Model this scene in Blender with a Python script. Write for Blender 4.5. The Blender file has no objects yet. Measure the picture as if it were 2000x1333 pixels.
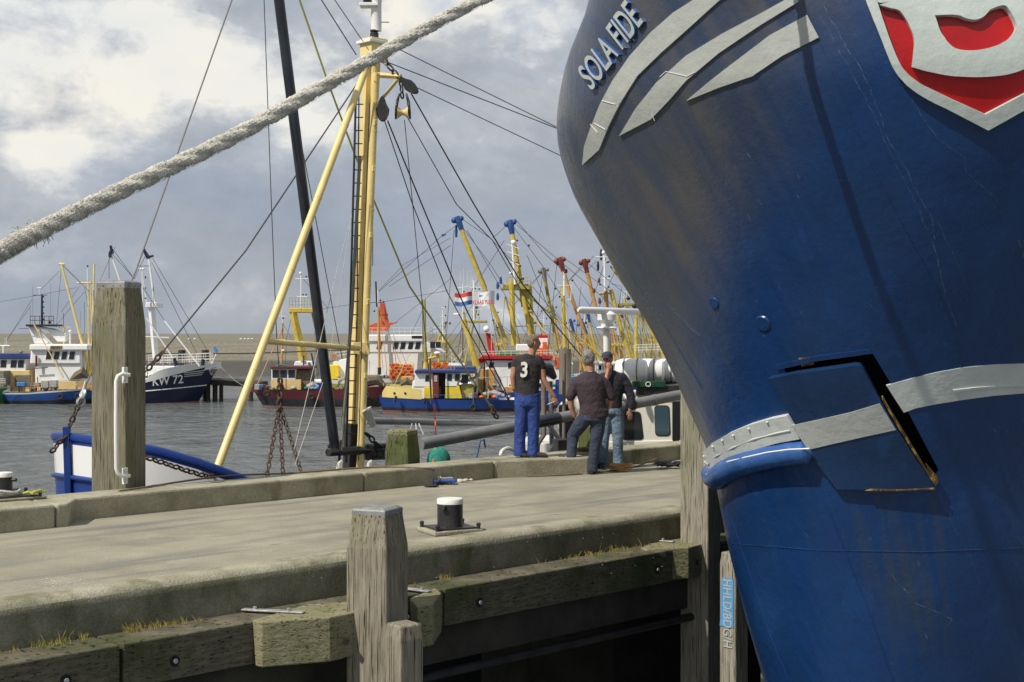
import bpy, bmesh, math, random
from mathutils import Vector, Matrix
from mathutils.bvhtree import BVHTree
random.seed(7)
R = math.radians
SC = bpy.context.scene
COL = SC.collection
F, CH, YH = 2778.0, 2.1, 650.0          # focal length in photo pixels, camera height over the quay, horizon row
WZ = -4.2                               # water level
# ---------------------------------------------------------------- camera
cam = bpy.data.cameras.new('camera'); camo = bpy.data.objects.new('camera', cam); COL.objects.link(camo)
camo.location = (0, 0, CH); camo.rotation_euler = (R(90), 0, 0)
cam.sensor_width = 36; cam.lens = 36*F/2000; cam.shift_y = -(666.5-YH)/2000
cam.clip_start = 0.1; cam.clip_end = 9000
SC.camera = camo
# ---------------------------------------------------------------- light
SUN_AZ = Vector((-0.775, -0.63, 0)).normalized(); SUN_EL = R(48)
sd = Vector((SUN_AZ.x*math.cos(SUN_EL), SUN_AZ.y*math.cos(SUN_EL), math.sin(SUN_EL)))
sl = bpy.data.lights.new('sun', 'SUN'); sl.energy = 4.3; sl.angle = R(0.5); sl.color = (1, .94, .84)
so = bpy.data.objects.new('sun', sl); COL.objects.link(so); so.location = (-40, -30, 60)
so.rotation_euler = sd.to_track_quat('Z', 'Y').to_euler()
W = bpy.data.worlds.new("World"); SC.world = W; W.use_nodes = True
SC.view_settings.view_transform = 'Standard'; SC.view_settings.look = 'None'
SC.view_settings.exposure = 0.0; SC.view_settings.gamma = 1
def world_nodes():
    nt = W.node_tree; nt.nodes.clear(); N = nt.nodes.new; L = nt.links.new
    out = N('ShaderNodeOutputWorld'); bg = N('ShaderNodeBackground'); bg.inputs[1].default_value = 0.1
    sky = N('ShaderNodeTexSky'); sky.sky_type = 'NISHITA'; sky.sun_disc = False
    sky.sun_elevation = SUN_EL; sky.sun_rotation = math.atan2(SUN_AZ.x, SUN_AZ.y)
    sky.air_density = 1.0; sky.dust_density = 1.5
    tc = N('ShaderNodeTexCoord')
    def noise(scale, detail, rough, sz, off=(0, 0, 0), dist=0.0):
        mp = N('ShaderNodeMapping'); mp.inputs['Scale'].default_value = (1, 1, sz); mp.inputs['Location'].default_value = off
        L(tc.outputs['Generated'], mp.inputs[0])
        n = N('ShaderNodeTexNoise'); n.inputs['Scale'].default_value = scale; n.inputs['Detail'].default_value = detail
        n.inputs['Roughness'].default_value = rough; n.inputs['Distortion'].default_value = dist
        L(mp.outputs[0], n.inputs[0]); return n.outputs[0]
    def math_(op, a, b=None, c=None):
        m = N('ShaderNodeMath'); m.operation = op
        for i, v in enumerate((a, b, c)):
            if v is None: continue
            if isinstance(v, (int, float)): m.inputs[i].default_value = v
            else: L(v, m.inputs[i])
        return m.outputs[0]
    def ramp(v, stops):
        r = N('ShaderNodeValToRGB'); e = r.color_ramp.elements
        while len(e) < len(stops): e.new(0.5)
        for k, (p, c) in enumerate(stops): e[k].position = p; e[k].color = (*c, 1)
        L(v, r.inputs[0]); return r.outputs[0]
    def blob(px, py, rad, amp, zs=1.0):        # a soft bump round one direction of the sky
        d = Vector(((px-1000)/F, 1, (YH-py)/F)).normalized()
        s = N('ShaderNodeVectorMath'); s.operation = 'SUBTRACT'; L(tc.outputs['Generated'], s.inputs[0]); s.inputs[1].default_value = d
        m = N('ShaderNodeVectorMath'); m.operation = 'MULTIPLY'; L(s.outputs[0], m.inputs[0]); m.inputs[1].default_value = (1, 1, zs)
        l = N('ShaderNodeVectorMath'); l.operation = 'LENGTH'; L(m.outputs[0], l.inputs[0])
        a = N('ShaderNodeMapRange'); a.interpolation_type = 'SMOOTHSTEP'
        L(l.outputs['Value'], a.inputs[0]); a.inputs[1].default_value = rad; a.inputs[2].default_value = 0
        a.inputs[3].default_value = 0; a.inputs[4].default_value = amp; return a.outputs[0]
    big = noise(9, 9, .58, 1.7, (.3, 0, .55), .25)
    fine = noise(30, 10, .62, 1.4, (.1, .4, 0), .15)
    soft = noise(5, 5, .5, 2.6, (1.3, .2, .1), .3)
    sep = N('ShaderNodeSeparateXYZ'); L(tc.outputs['Generated'], sep.inputs[0])
    v = math_('MULTIPLY_ADD', fine, .29, math_('MULTIPLY', big, .75))
    for b in ((330, 60, .085, .17, 1.0), (60, 70, .10, .15, 1.0), (250, 150, .05, .09, 1.0), (110, 300, .055, .13, 2.2), (470, 130, .05, .07, 1), (820, 30, .05, .10, 1), (1000, -60, .08, .12, 1),
              (245, 95, .028, -.13, 1.4), (90, 200, .07, -.06, 1.0), (1050, 330, .16, -.05, 1.0), (560, 420, .12, -.04, 1.3)):
        v = math_('ADD', v, blob(*b))
    # height over the horizon darkens to a plain grey-blue sheet
    low = N('ShaderNodeMapRange'); low.interpolation_type = 'SMOOTHSTEP'; L(sep.outputs[2], low.inputs[0])
    low.inputs[1].default_value = 0.0; low.inputs[2].default_value = .17; low.inputs[3].default_value = -.12; low.inputs[4].default_value = 0.0
    v = math_('ADD', v, low.outputs[0])
    cl = ramp(v, [(.32, (3.5, 3.85, 4.4)), (.46, (4.0, 4.35, 4.9)), (.55, (4.9, 5.2, 5.65)), (.60, (6.7, 6.8, 6.9)), (.67, (8.8, 8.6, 8.0))])
    tint = ramp(soft, [(.35, (.92, .96, 1.02)), (.65, (1.06, 1.04, 1.0))])
    mul = N('ShaderNodeMix'); mul.data_type = 'RGBA'; mul.blend_type = 'MULTIPLY'; mul.inputs[0].default_value = 1
    L(cl, mul.inputs[6]); L(tint, mul.inputs[7])
    # clear sky shows in a few gaps
    gap = math_('ADD', math_('ADD', blob(860, -10, .03, 1.0), blob(1080, 95, .035, .8)), math_('ADD', blob(560, -40, .06, .45), blob(1030, 30, .03, .6)))
    gapn = math_('MULTIPLY', gap, ramp(noise(14, 8, .6, 1.2, (.7, .1, .3)), [(.42, (0, 0, 0)), (.6, (1, 1, 1))]))
    mx = N('ShaderNodeMix'); mx.data_type = 'RGBA'; L(gapn, mx.inputs[0]); L(mul.outputs[2], mx.inputs[6])
    sk = N('ShaderNodeMix'); sk.data_type = 'RGBA'; sk.blend_type = 'ADD'; sk.inputs[0].default_value = 1
    L(sky.outputs[0], sk.inputs[6]); sk.inputs[7].default_value = (1.6, 1.8, 2.0, 1)
    L(sk.outputs[2], mx.inputs[7])
    L(mx.outputs[2], bg.inputs[0]); L(bg.outputs[0], out.inputs[0])
world_nodes()
# ---------------------------------------------------------------- materials
M = {}
def _nm(name):
    m = bpy.data.materials.new(name); m.use_nodes = True; nt = m.node_tree
    b = nt.nodes['Principled BSDF']; return m, nt, b
def pm(name, c1, c2=None, scale=3.0, rough=.6, bump=.0, bscale=40.0, st=(1, 1, 1), metal=0.0, lo=.4, hi=.62, spot=None, spots=6.0, slo=.58, shi=.66, spec=.5, coord='Object', detail=6, grain=0.0, gs=55.0, bd=.02, streak=None):
    """paint/wood/concrete: two colours mixed by noise, optional third colour in spots, optional bump"""
    m, nt, b = _nm(name); N = nt.nodes.new; L = nt.links.new
    b.inputs['Roughness'].default_value = rough; b.inputs['Metallic'].default_value = metal
    b.inputs['Specular IOR Level'].default_value = spec
    tc = N('ShaderNodeTexCoord'); mp = N('ShaderNodeMapping'); mp.inputs['Scale'].default_value = st
    L(tc.outputs[coord], mp.inputs[0])
    def nz(s, d=detail, r=.6, src=None):
        n = N('ShaderNodeTexNoise'); n.inputs['Scale'].default_value = s; n.inputs['Detail'].default_value = d; n.inputs['Roughness'].default_value = r
        L((src or mp).outputs[0], n.inputs[0]); return n.outputs[0]
    def rp(v, a, c):
        r = N('ShaderNodeMapRange'); L(v, r.inputs[0]); r.inputs[1].default_value = a; r.inputs[2].default_value = c; return r.outputs[0]
    if c2 is None: c2 = tuple(x*.8 for x in c1)
    mx = N('ShaderNodeMix'); mx.data_type = 'RGBA'; L(rp(nz(scale), lo, hi), mx.inputs[0])
    mx.inputs[6].default_value = (*c1, 1); mx.inputs[7].default_value = (*c2, 1); col = mx.outputs[2]
    if spot:
        m2 = N('ShaderNodeMix'); m2.data_type = 'RGBA'
        mp2 = N('ShaderNodeMapping'); mp2.inputs['Scale'].default_value = (1, 1, .4); mp2.inputs['Location'].default_value = (3.3, 1.7, 5.1); L(tc.outputs[coord], mp2.inputs[0])
        L(rp(nz(spots, 8, .65, mp2), slo, shi), m2.inputs[0]); L(col, m2.inputs[6]); m2.inputs[7].default_value = (*spot, 1); col = m2.outputs[2]
    if streak:               # tyre and rope marks running along the quay, and dark stains
        m3 = N('ShaderNodeMapping'); m3.vector_type = 'TEXTURE'; m3.inputs['Rotation'].default_value = (0, 0, R(45)); m3.inputs['Scale'].default_value = (5, .7, 1); L(tc.outputs[coord], m3.inputs[0])
        x3 = N('ShaderNodeMix'); x3.data_type = 'RGBA'; f3 = rp(nz(1.6, 7, .62, m3), .49, .70); L(f3, x3.inputs[0]); L(col, x3.inputs[6]); x3.inputs[7].default_value = (*streak, 1); col = x3.outputs[2]
        x4 = N('ShaderNodeMix'); x4.data_type = 'RGBA'; f4 = rp(nz(7, 3, .5, m3), .68, .73); L(f4, x4.inputs[0]); L(col, x4.inputs[6]); x4.inputs[7].default_value = (.12, .115, .10, 1); col = x4.outputs[2]
    if grain:
        gm = N('ShaderNodeMix'); gm.data_type = 'RGBA'; gm.blend_type = 'MULTIPLY'; gm.inputs[0].default_value = 1
        mr = N('ShaderNodeMapRange'); L(nz(gs, 4, .75), mr.inputs[0]); mr.inputs[1].default_value = .3; mr.inputs[2].default_value = .7; mr.inputs[3].default_value = 1-grain; mr.inputs[4].default_value = 1+grain
        L(col, gm.inputs[6]); L(mr.outputs[0], gm.inputs[7]); col = gm.outputs[2]
    L(col, b.inputs['Base Color'])
    if bump:
        bp = N('ShaderNodeBump'); bp.inputs['Strength'].default_value = bump; bp.inputs['Distance'].default_value = bd
        L(nz(bscale, 8), bp.inputs['Height']); L(bp.outputs[0], b.inputs['Normal'])
    M[name] = m; return m
pm('asphalt', (.325, .30, .222), (.25, .232, .17), .9, .9, .5, 60, spot=(.385, .36, .265), spots=1.3, slo=.52, shi=.75, grain=.16, gs=40, streak=(.17, .165, .15))
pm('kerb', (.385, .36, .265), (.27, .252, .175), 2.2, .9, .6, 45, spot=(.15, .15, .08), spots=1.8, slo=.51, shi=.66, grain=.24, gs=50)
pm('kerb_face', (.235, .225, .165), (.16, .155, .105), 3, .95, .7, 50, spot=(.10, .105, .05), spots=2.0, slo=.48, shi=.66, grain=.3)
def wood(name, c1, c2, green, gl=.52, gh=.68, st=(7, 7, .7)):
    m, nt, b = _nm(name); N = nt.nodes.new; L = nt.links.new
    b.inputs['Roughness'].default_value = .85; b.inputs['Specular IOR Level'].default_value = .25
    tc = N('ShaderNodeTexCoord')
    def nz(scale, st_, d=8, r=.65, off=(0, 0, 0)):
        mp = N('ShaderNodeMapping'); mp.inputs['Scale'].default_value = st_; mp.inputs['Location'].default_value = off
        L(tc.outputs['Object'], mp.inputs[0])
        n = N('ShaderNodeTexNoise'); n.inputs['Scale'].default_value = scale; n.inputs['Detail'].default_value = d; n.inputs['Roughness'].default_value = r
        L(mp.outputs[0], n.inputs[0]); return n.outputs[0]
    def rp(v, a, c):
        r = N('ShaderNodeMapRange'); L(v, r.inputs[0]); r.inputs[1].default_value = a; r.inputs[2].default_value = c; return r.outputs[0]
    grain = nz(4, st); crack = nz(9, tuple(s*1.6 if s > 1 else s*.35 for s in st), 3, .5, (1, 2, 3))
    a = N('ShaderNodeMix'); a.data_type = 'RGBA'; L(rp(grain, .35, .65), a.inputs[0]); a.inputs[6].default_value = (*c1, 1); a.inputs[7].default_value = (*c2, 1)
    g = N('ShaderNodeMix'); g.data_type = 'RGBA'; L(rp(nz(1.7, (1, 1, .55), 5, .6, (4, 1, 2)), gl, gh), g.inputs[0]); L(a.outputs[2], g.inputs[6]); g.inputs[7].default_value = (*green, 1)
    k = N('ShaderNodeMix'); k.data_type = 'RGBA'; k.blend_type = 'MULTIPLY'
    cr = rp(crack, .385, .32); L(cr, k.inputs[0]); L(g.outputs[2], k.inputs[6]); k.inputs[7].default_value = (.25, .22, .18, 1)
    L(k.outputs[2], b.inputs['Base Color'])
    hs = N('ShaderNodeMath'); hs.operation = 'MULTIPLY_ADD'; L(cr, hs.inputs[0]); hs.inputs[1].default_value = -1.2; L(grain, hs.inputs[2])
    bp = N('ShaderNodeBump'); bp.inputs['Strength'].default_value = .9; bp.inputs['Distance'].default_value = .02
    L(hs.outputs[0], bp.inputs['Height']); L(bp.outputs[0], b.inputs['Normal'])
    M[name] = m
wood('post_wood', (.33, .295, .225), (.17, .15, .11), (.20, .20, .11), .56, .74)
wood('post_wood_green', (.20, .185, .125), (.115, .105, .065), (.085, .105, .035), .42, .6)
wood('beam_wood', (.165, .15, .105), (.08, .072, .048), (.06, .07, .026), .46, .66, (1.2, 1.2, 8))
wood('block_wood', (.27, .25, .16), (.19, .18, .10), (.13, .15, .05), .48, .72, (2, 2, 6))
wood('post_wood_dark', (.25, .23, .165), (.155, .14, .10), (.145, .15, .07), .54, .74)
wood('pile_wood', (.37, .34, .275), (.21, .19, .145), (.20, .20, .12), .60, .78)
pm('under_quay', (.055, .052, .04), (.03, .03, .022), 2, .95, .6, 30)  # near-black base puts the shade below the deck into the colour
pm('lead', (.33, .33, .32), (.22, .22, .21), 8, .5, .3, 30, metal=.4)
pm('galv', (.55, .56, .56), (.38, .38, .37), 10, .5, .2, 30, metal=.5)
pm('black_iron', (.018, .018, .02), (.035, .033, .032), 6, .38, .3, 40, spot=(.10, .05, .03), spots=14, slo=.66, shi=.7)
pm('boom_black', (.016, .02, .028), (.03, .034, .042), 3, .32, .1, 20)
pm('white_paint', (.80, .79, .74), (.68, .66, .60), 3, .4, .1, 20, lo=.5, hi=.8)
pm('ship_white', (.80, .80, .78), (.66, .65, .61), 1.2, .45, lo=.5, hi=.85, spot=(.5, .38, .25), spots=5, slo=.70, shi=.78)
pm('white_gloss', (.82, .82, .80), (.74, .74, .71), 3, .22, lo=.5, hi=.8)
pm('mast_yellow', (.80, .64, .27), (.70, .55, .22), 2, .35, .1, 20, spot=(.27, .21, .08), spots=3.2, slo=.66, shi=.70)
pm('trawl_yellow', (.62, .46, .07), (.48, .36, .06), 1.5, .5, spot=(.25, .17, .05), spots=2.5, slo=.62, shi=.7)
pm('olive_yellow', (.42, .36, .08), (.30, .26, .07), 1.5, .5, spot=(.20, .15, .05), spots=2.5, slo=.62, shi=.7)
pm('cream', (.72, .52, .22), (.62, .45, .2), 1.5, .5)
pm('orange_boom', (.60, .33, .09), (.45, .25, .08), 1.5, .5)
pm('yellow', (.80, .60, .04), (.70, .50, .04), 1, .45)
pm('red', (.50, .015, .02), (.38, .02, .02), 2, .4)
pm('orange', (.75, .13, .02), (.6, .1, .02), 3, .5)
pm('orange_mast', (.60, .10, .035), (.50, .09, .035), 1, .5)
pm('dark_red', (.20, .03, .02), (.14, .03, .02), 2, .5)
pm('boot_red', (.38, .11, .07), (.30, .10, .07), 2, .6)
pm('maroon', (.125, .022, .028), (.095, .02, .025), 1.2, .5, spot=(.07, .03, .03), spots=1.5)
pm('navy', (.008, .012, .045), (.014, .018, .05), 1, .35)
pm('black_hull', (.02, .024, .03), (.035, .038, .045), .8, .5, st=(1, 1, .3))
pm('mid_blue', (.02, .085, .30), (.03, .10, .32), .8, .45, st=(1, 1, .3), spot=(.03, .05, .12), spots=1.0)
pm('royal_blue', (.016, .055, .26), (.022, .07, .28), 1, .3)
pm('roof_blue', (.02, .04, .16), (.03, .05, .17), 1, .5)
pm('head_blue', (.02, .08, .26), (.02, .06, .2), 3, .5)
pm('green', (.02, .22, .05), (.02, .18, .05), 1, .4)
pm('dark_green', (.01, .08, .03), (.01, .06, .03), 1, .4)
pm('mast_grey', (.16, .16, .13), (.24, .22, .17), 3, .6)
pm('pipe_grey', (.16, .165, .17), (.21, .21, .205), 3, .35, .1, 30, spot=(.09, .07, .05), spots=4, slo=.64, shi=.7)
pm('exhaust', (.15, .125, .10), (.20, .165, .13), 4, .55, .1, 20)
pm('cable', (.035, .034, .035), (.06, .055, .05), 30, .6)
pm('cable_light', (.25, .23, .19), (.18, .17, .15), 30, .7)
pm('yellow_rope', (.42, .42, .06), (.34, .34, .05), 40, .8)
pm('white_rope', (.6, .58, .5), (.4, .38, .33), 40, .8)
pm('brown_rope', (.24, .18, .10), (.16, .12, .07), 60, .9)
pm('rust', (.10, .055, .038), (.07, .048, .036), 25, .85, .5, 60, spot=(.06, .05, .045), spots=20)
pm('rubber', (.02, .02, .02), (.03, .03, .03), 5, .8)
pm('net_brown', (.20, .17, .12), (.12, .10, .07), 6, .95, 1, 25)
pm('net_green', (.03, .28, .20), (.02, .2, .15), 14, .9, 1, 50)
pm('grey_tarp', (.28, .28, .27), (.2, .2, .19), 4, .9, .8, 10)
pm('crate_grey', (.42, .42, .40), (.30, .30, .28), 6, .7)
pm('crate_blue', (.06, .22, .55), (.05, .18, .45), 3, .6)
pm('skin', (.46, .24, .16), (.40, .20, .13), 10, .5, spec=.3)
pm('hair_grey', (.30, .28, .25), (.17, .155, .14), 40, .8, .8, 90)
pm('hair_blond', (.26, .20, .13), (.14, .11, .075), 40, .8, .8, 90)
pm('shirt_black', (.022, .020, .022), (.03, .027, .028), 5, .85, .6, 9, bd=.07)
pm('shirt_plum', (.040, .027, .036), (.05, .034, .042), 5, .85, .8, 7, bd=.07)
pm('sweater', (.018, .017, .028), (.026, .024, .036), 5, .85, .8, 9, bd=.07)
pm("overall_blue", (.026, .062, .27), (.02, .05, .21), 5, .8, .9, 8, spot=(.10, .13, .24), spots=9, slo=.66, shi=.72, bd=.07)
pm('jeans_dark', (.030, .042, .070), (.042, .056, .09), 6, .85, .9, 9, bd=.07)
pm('jeans_light', (.11, .17, .25), (.19, .26, .34), 5, .85, .9, 9, bd=.07)
pm('leather', (.02, .018, .016), (.04, .035, .03), 10, .5)
pm('cap_blue', (.03, .035, .07), (.04, .045, .08), 5, .8)
pm('letter_grey', (.46, .48, .45), (.39, .41, .385), 3.5, .42, .35, 14, lo=.35, hi=.7)
pm('band_grey', (.60, .63, .61), (.50, .53, .51), 3, .42, .35, 12, lo=.35, hi=.7)
pm('emblem_grey', (.52, .57, .54), (.44, .49, .46), 3, .45, .4, 10, lo=.35, hi=.7)
pm('emblem_red', (.48, .004, .006), (.36, .004, .006), 2, .35, .25, 9)
pm('rusty_edge', (.13, .06, .02), (.07, .04, .02), 30, .85, .6, 60, spot=(.40, .27, .05), spots=16, slo=.5, shi=.6)
pm('void', (.006, .007, .008), (.01, .011, .012), 3, .9)
pm('grass', (.36, .27, .08), (.22, .22, .06), 8, .9)
pm('gull', (.8, .8, .8), (.7, .7, .7), 3, .8)
pm('blue_sticker', (.10, .32, .60), (.08, .27, .52), 12, .55)
pm('scratch', (.20, .27, .36), (.03, .08, .18), 22, .6, lo=.42, hi=.55)
def glass(name, c=(.02, .025, .03), r=.08):
    m, nt, b = _nm(name); b.inputs['Base Color'].default_value = (*c, 1); b.inputs['Roughness'].default_value = r
    b.inputs['Specular IOR Level'].default_value = .6; M[name] = m
glass('glass_dark'); glass('glass_sky', (.05, .09, .12), .05)
FLARE_SHEEN = None
def hull_paint(name, base, base2, streak=False, rough=.24):
    m, nt, b = _nm(name); N = nt.nodes.new; L = nt.links.new
    b.inputs['Specular IOR Level'].default_value = .5
    tc = N('ShaderNodeTexCoord'); ob = tc.outputs['Object']
    def nz(scale, st=(1, 1, 1), d=7, r=.6, off=(0, 0, 0)):
        mp = N('ShaderNodeMapping'); mp.inputs['Scale'].default_value = st; mp.inputs['Location'].default_value = off; L(ob, mp.inputs[0])
        n = N('ShaderNodeTexNoise'); n.inputs['Scale'].default_value = scale; n.inputs['Detail'].default_value = d; n.inputs['Roughness'].default_value = r
        L(mp.outputs[0], n.inputs[0]); return n.outputs[0]
    def rp(v, a, c, lo=0., hi=1., smooth=False):
        r = N('ShaderNodeMapRange'); L(v, r.inputs[0]); r.inputs[1].default_value = a; r.inputs[2].default_value = c
        r.inputs[3].default_value = lo; r.inputs[4].default_value = hi
        if smooth: r.interpolation_type = 'SMOOTHSTEP'
        return r.outputs[0]
    def mix(f, a, c, bt='MIX'):
        x = N('ShaderNodeMix'); x.data_type = 'RGBA'; x.blend_type = bt; L(f, x.inputs[0])
        for i, v in ((6, a), (7, c)):
            if isinstance(v, tuple): x.inputs[i].default_value = (*v, 1)
            else: L(v, x.inputs[i])
        return x.outputs[2]
    def mt(op, a, c, k=None):
        x = N('ShaderNodeMath'); x.operation = op
        for i, v in ((0, a), (1, c), (2, k)):
            if v is None: continue
            if isinstance(v, (int, float)): x.inputs[i].default_value = v
            else: L(v, x.inputs[i])
        return x.outputs[0]
    col = mix(rp(nz(1.2), .35, .65), base, base2)
    # patches of touched-up paint and rubbed grime running with the flow of water
    col = mix(rp(nz(.9, (3, 3, .5), 6, .6, (2, 5, 1)), .50, .70, 0, .35), col, (.012, .036, .085))
    pt = nz(1.1, (1.5, 1.5, 1), 3, .45, (6, 3, 8)); col = mix(rp(pt, .60, .61, 0, .30), col, (.010, .060, .20))      # rolled-on touch-up patches
    col = mix(rp(nz(22, (1, 1, 1), 4, .7, (7, 1, 1)), .70, .74, 0, .35), col, (.10, .14, .18))
    if streak:
        sp = N('ShaderNodeSeparateXYZ'); L(ob, sp.inputs[0])
        xx = mt('MULTIPLY_ADD', sp.outputs[2], .22, sp.outputs[0])     # along the slanting frames
        box = mt('MULTIPLY', mt('MULTIPLY', rp(xx, STK[0], STK[0]+.15, smooth=True), rp(xx, STK[1], STK[1]-.3, smooth=True)),
                 mt('MULTIPLY', rp(sp.outputs[2], STK[2], STK[2]-.08, smooth=True), rp(sp.outputs[2], STK[3], STK[2]-.4, smooth=True)))
        cb = N('ShaderNodeCombineXYZ'); L(xx, cb.inputs[0]); L(mt('MULTIPLY', sp.outputs[2], .10), cb.inputs[2])
        n = N('ShaderNodeTexNoise'); n.inputs['Scale'].default_value = 9; n.inputs['Detail'].default_value = 5; L(cb.outputs[0], n.inputs[0])
        f = mt('MULTIPLY', box, rp(n.outputs[0], .42, .66, 0, .55))
        col = mix(f, col, (.055, .062, .035))
        n2 = nz(40, (1, 1, .5), 4, .6)
        col = mix(mt('MULTIPLY', f, rp(n2, .62, .70, 0, .8)), col, (.14, .06, .02))
    if FLARE_SHEEN and streak:      # grey sheen of the shaded quay-side flare painted into the colour, with chalky streaks
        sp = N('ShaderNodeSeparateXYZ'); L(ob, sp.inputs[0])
        tt = mt('MULTIPLY_ADD', sp.outputs[2], -FLARE_SHEEN[0], mt('SUBTRACT', sp.outputs[0], sp.outputs[1]))
        wob = mt('MULTIPLY_ADD', nz(.8, (1, 1, 1), 6, .6, (9, 2, 4)), FLARE_SHEEN[3], tt)
        reg = mt('MULTIPLY', rp(wob, FLARE_SHEEN[1], FLARE_SHEEN[2], smooth=True), rp(sp.outputs[2], FLARE_SHEEN[4], FLARE_SHEEN[4]+.5, smooth=True))
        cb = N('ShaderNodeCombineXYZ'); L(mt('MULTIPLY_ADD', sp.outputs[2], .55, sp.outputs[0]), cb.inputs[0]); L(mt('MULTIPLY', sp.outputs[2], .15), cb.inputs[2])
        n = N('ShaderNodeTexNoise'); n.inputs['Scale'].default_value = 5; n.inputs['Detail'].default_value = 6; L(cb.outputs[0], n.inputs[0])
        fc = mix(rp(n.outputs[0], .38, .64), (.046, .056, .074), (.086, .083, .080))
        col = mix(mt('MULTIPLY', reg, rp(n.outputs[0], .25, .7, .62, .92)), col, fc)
    L(col, b.inputs['Base Color'])
    L(rp(nz(3, (2, 2, .6)), .3, .7, rough-.04, rough+.14), b.inputs['Roughness'])
    big = nz(2.2, (1, 1, 1), 2, .4); sm = nz(16, (1, 1, 1), 5, .6)
    h = mt('MULTIPLY_ADD', sm, .27, mt('MULTIPLY_ADD', nz(60, (1, 1, 1), 3, .6), .06, big))
    cf = N('ShaderNodeCombineXYZ'); sq = N('ShaderNodeSeparateXYZ'); L(ob, sq.inputs[0]); L(mt('MULTIPLY_ADD', sq.outputs[2], .5, sq.outputs[0]), cf.inputs[0]); L(mt('MULTIPLY', sq.outputs[2], .12), cf.inputs[2])
    nf = N('ShaderNodeTexNoise'); nf.inputs['Scale'].default_value = 4.5; nf.inputs['Detail'].default_value = 2; L(cf.outputs[0], nf.inputs[0])
    h = mt('MULTIPLY_ADD', nf.outputs[0], 1.3, h)
    bp = N('ShaderNodeBump'); bp.inputs['Strength'].default_value = .55; bp.inputs['Distance'].default_value = .035
    L(h, bp.inputs['Height']); L(bp.outputs[0], b.inputs['Normal']); M[name] = m
STK = (0, 0, 0, 0)
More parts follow.
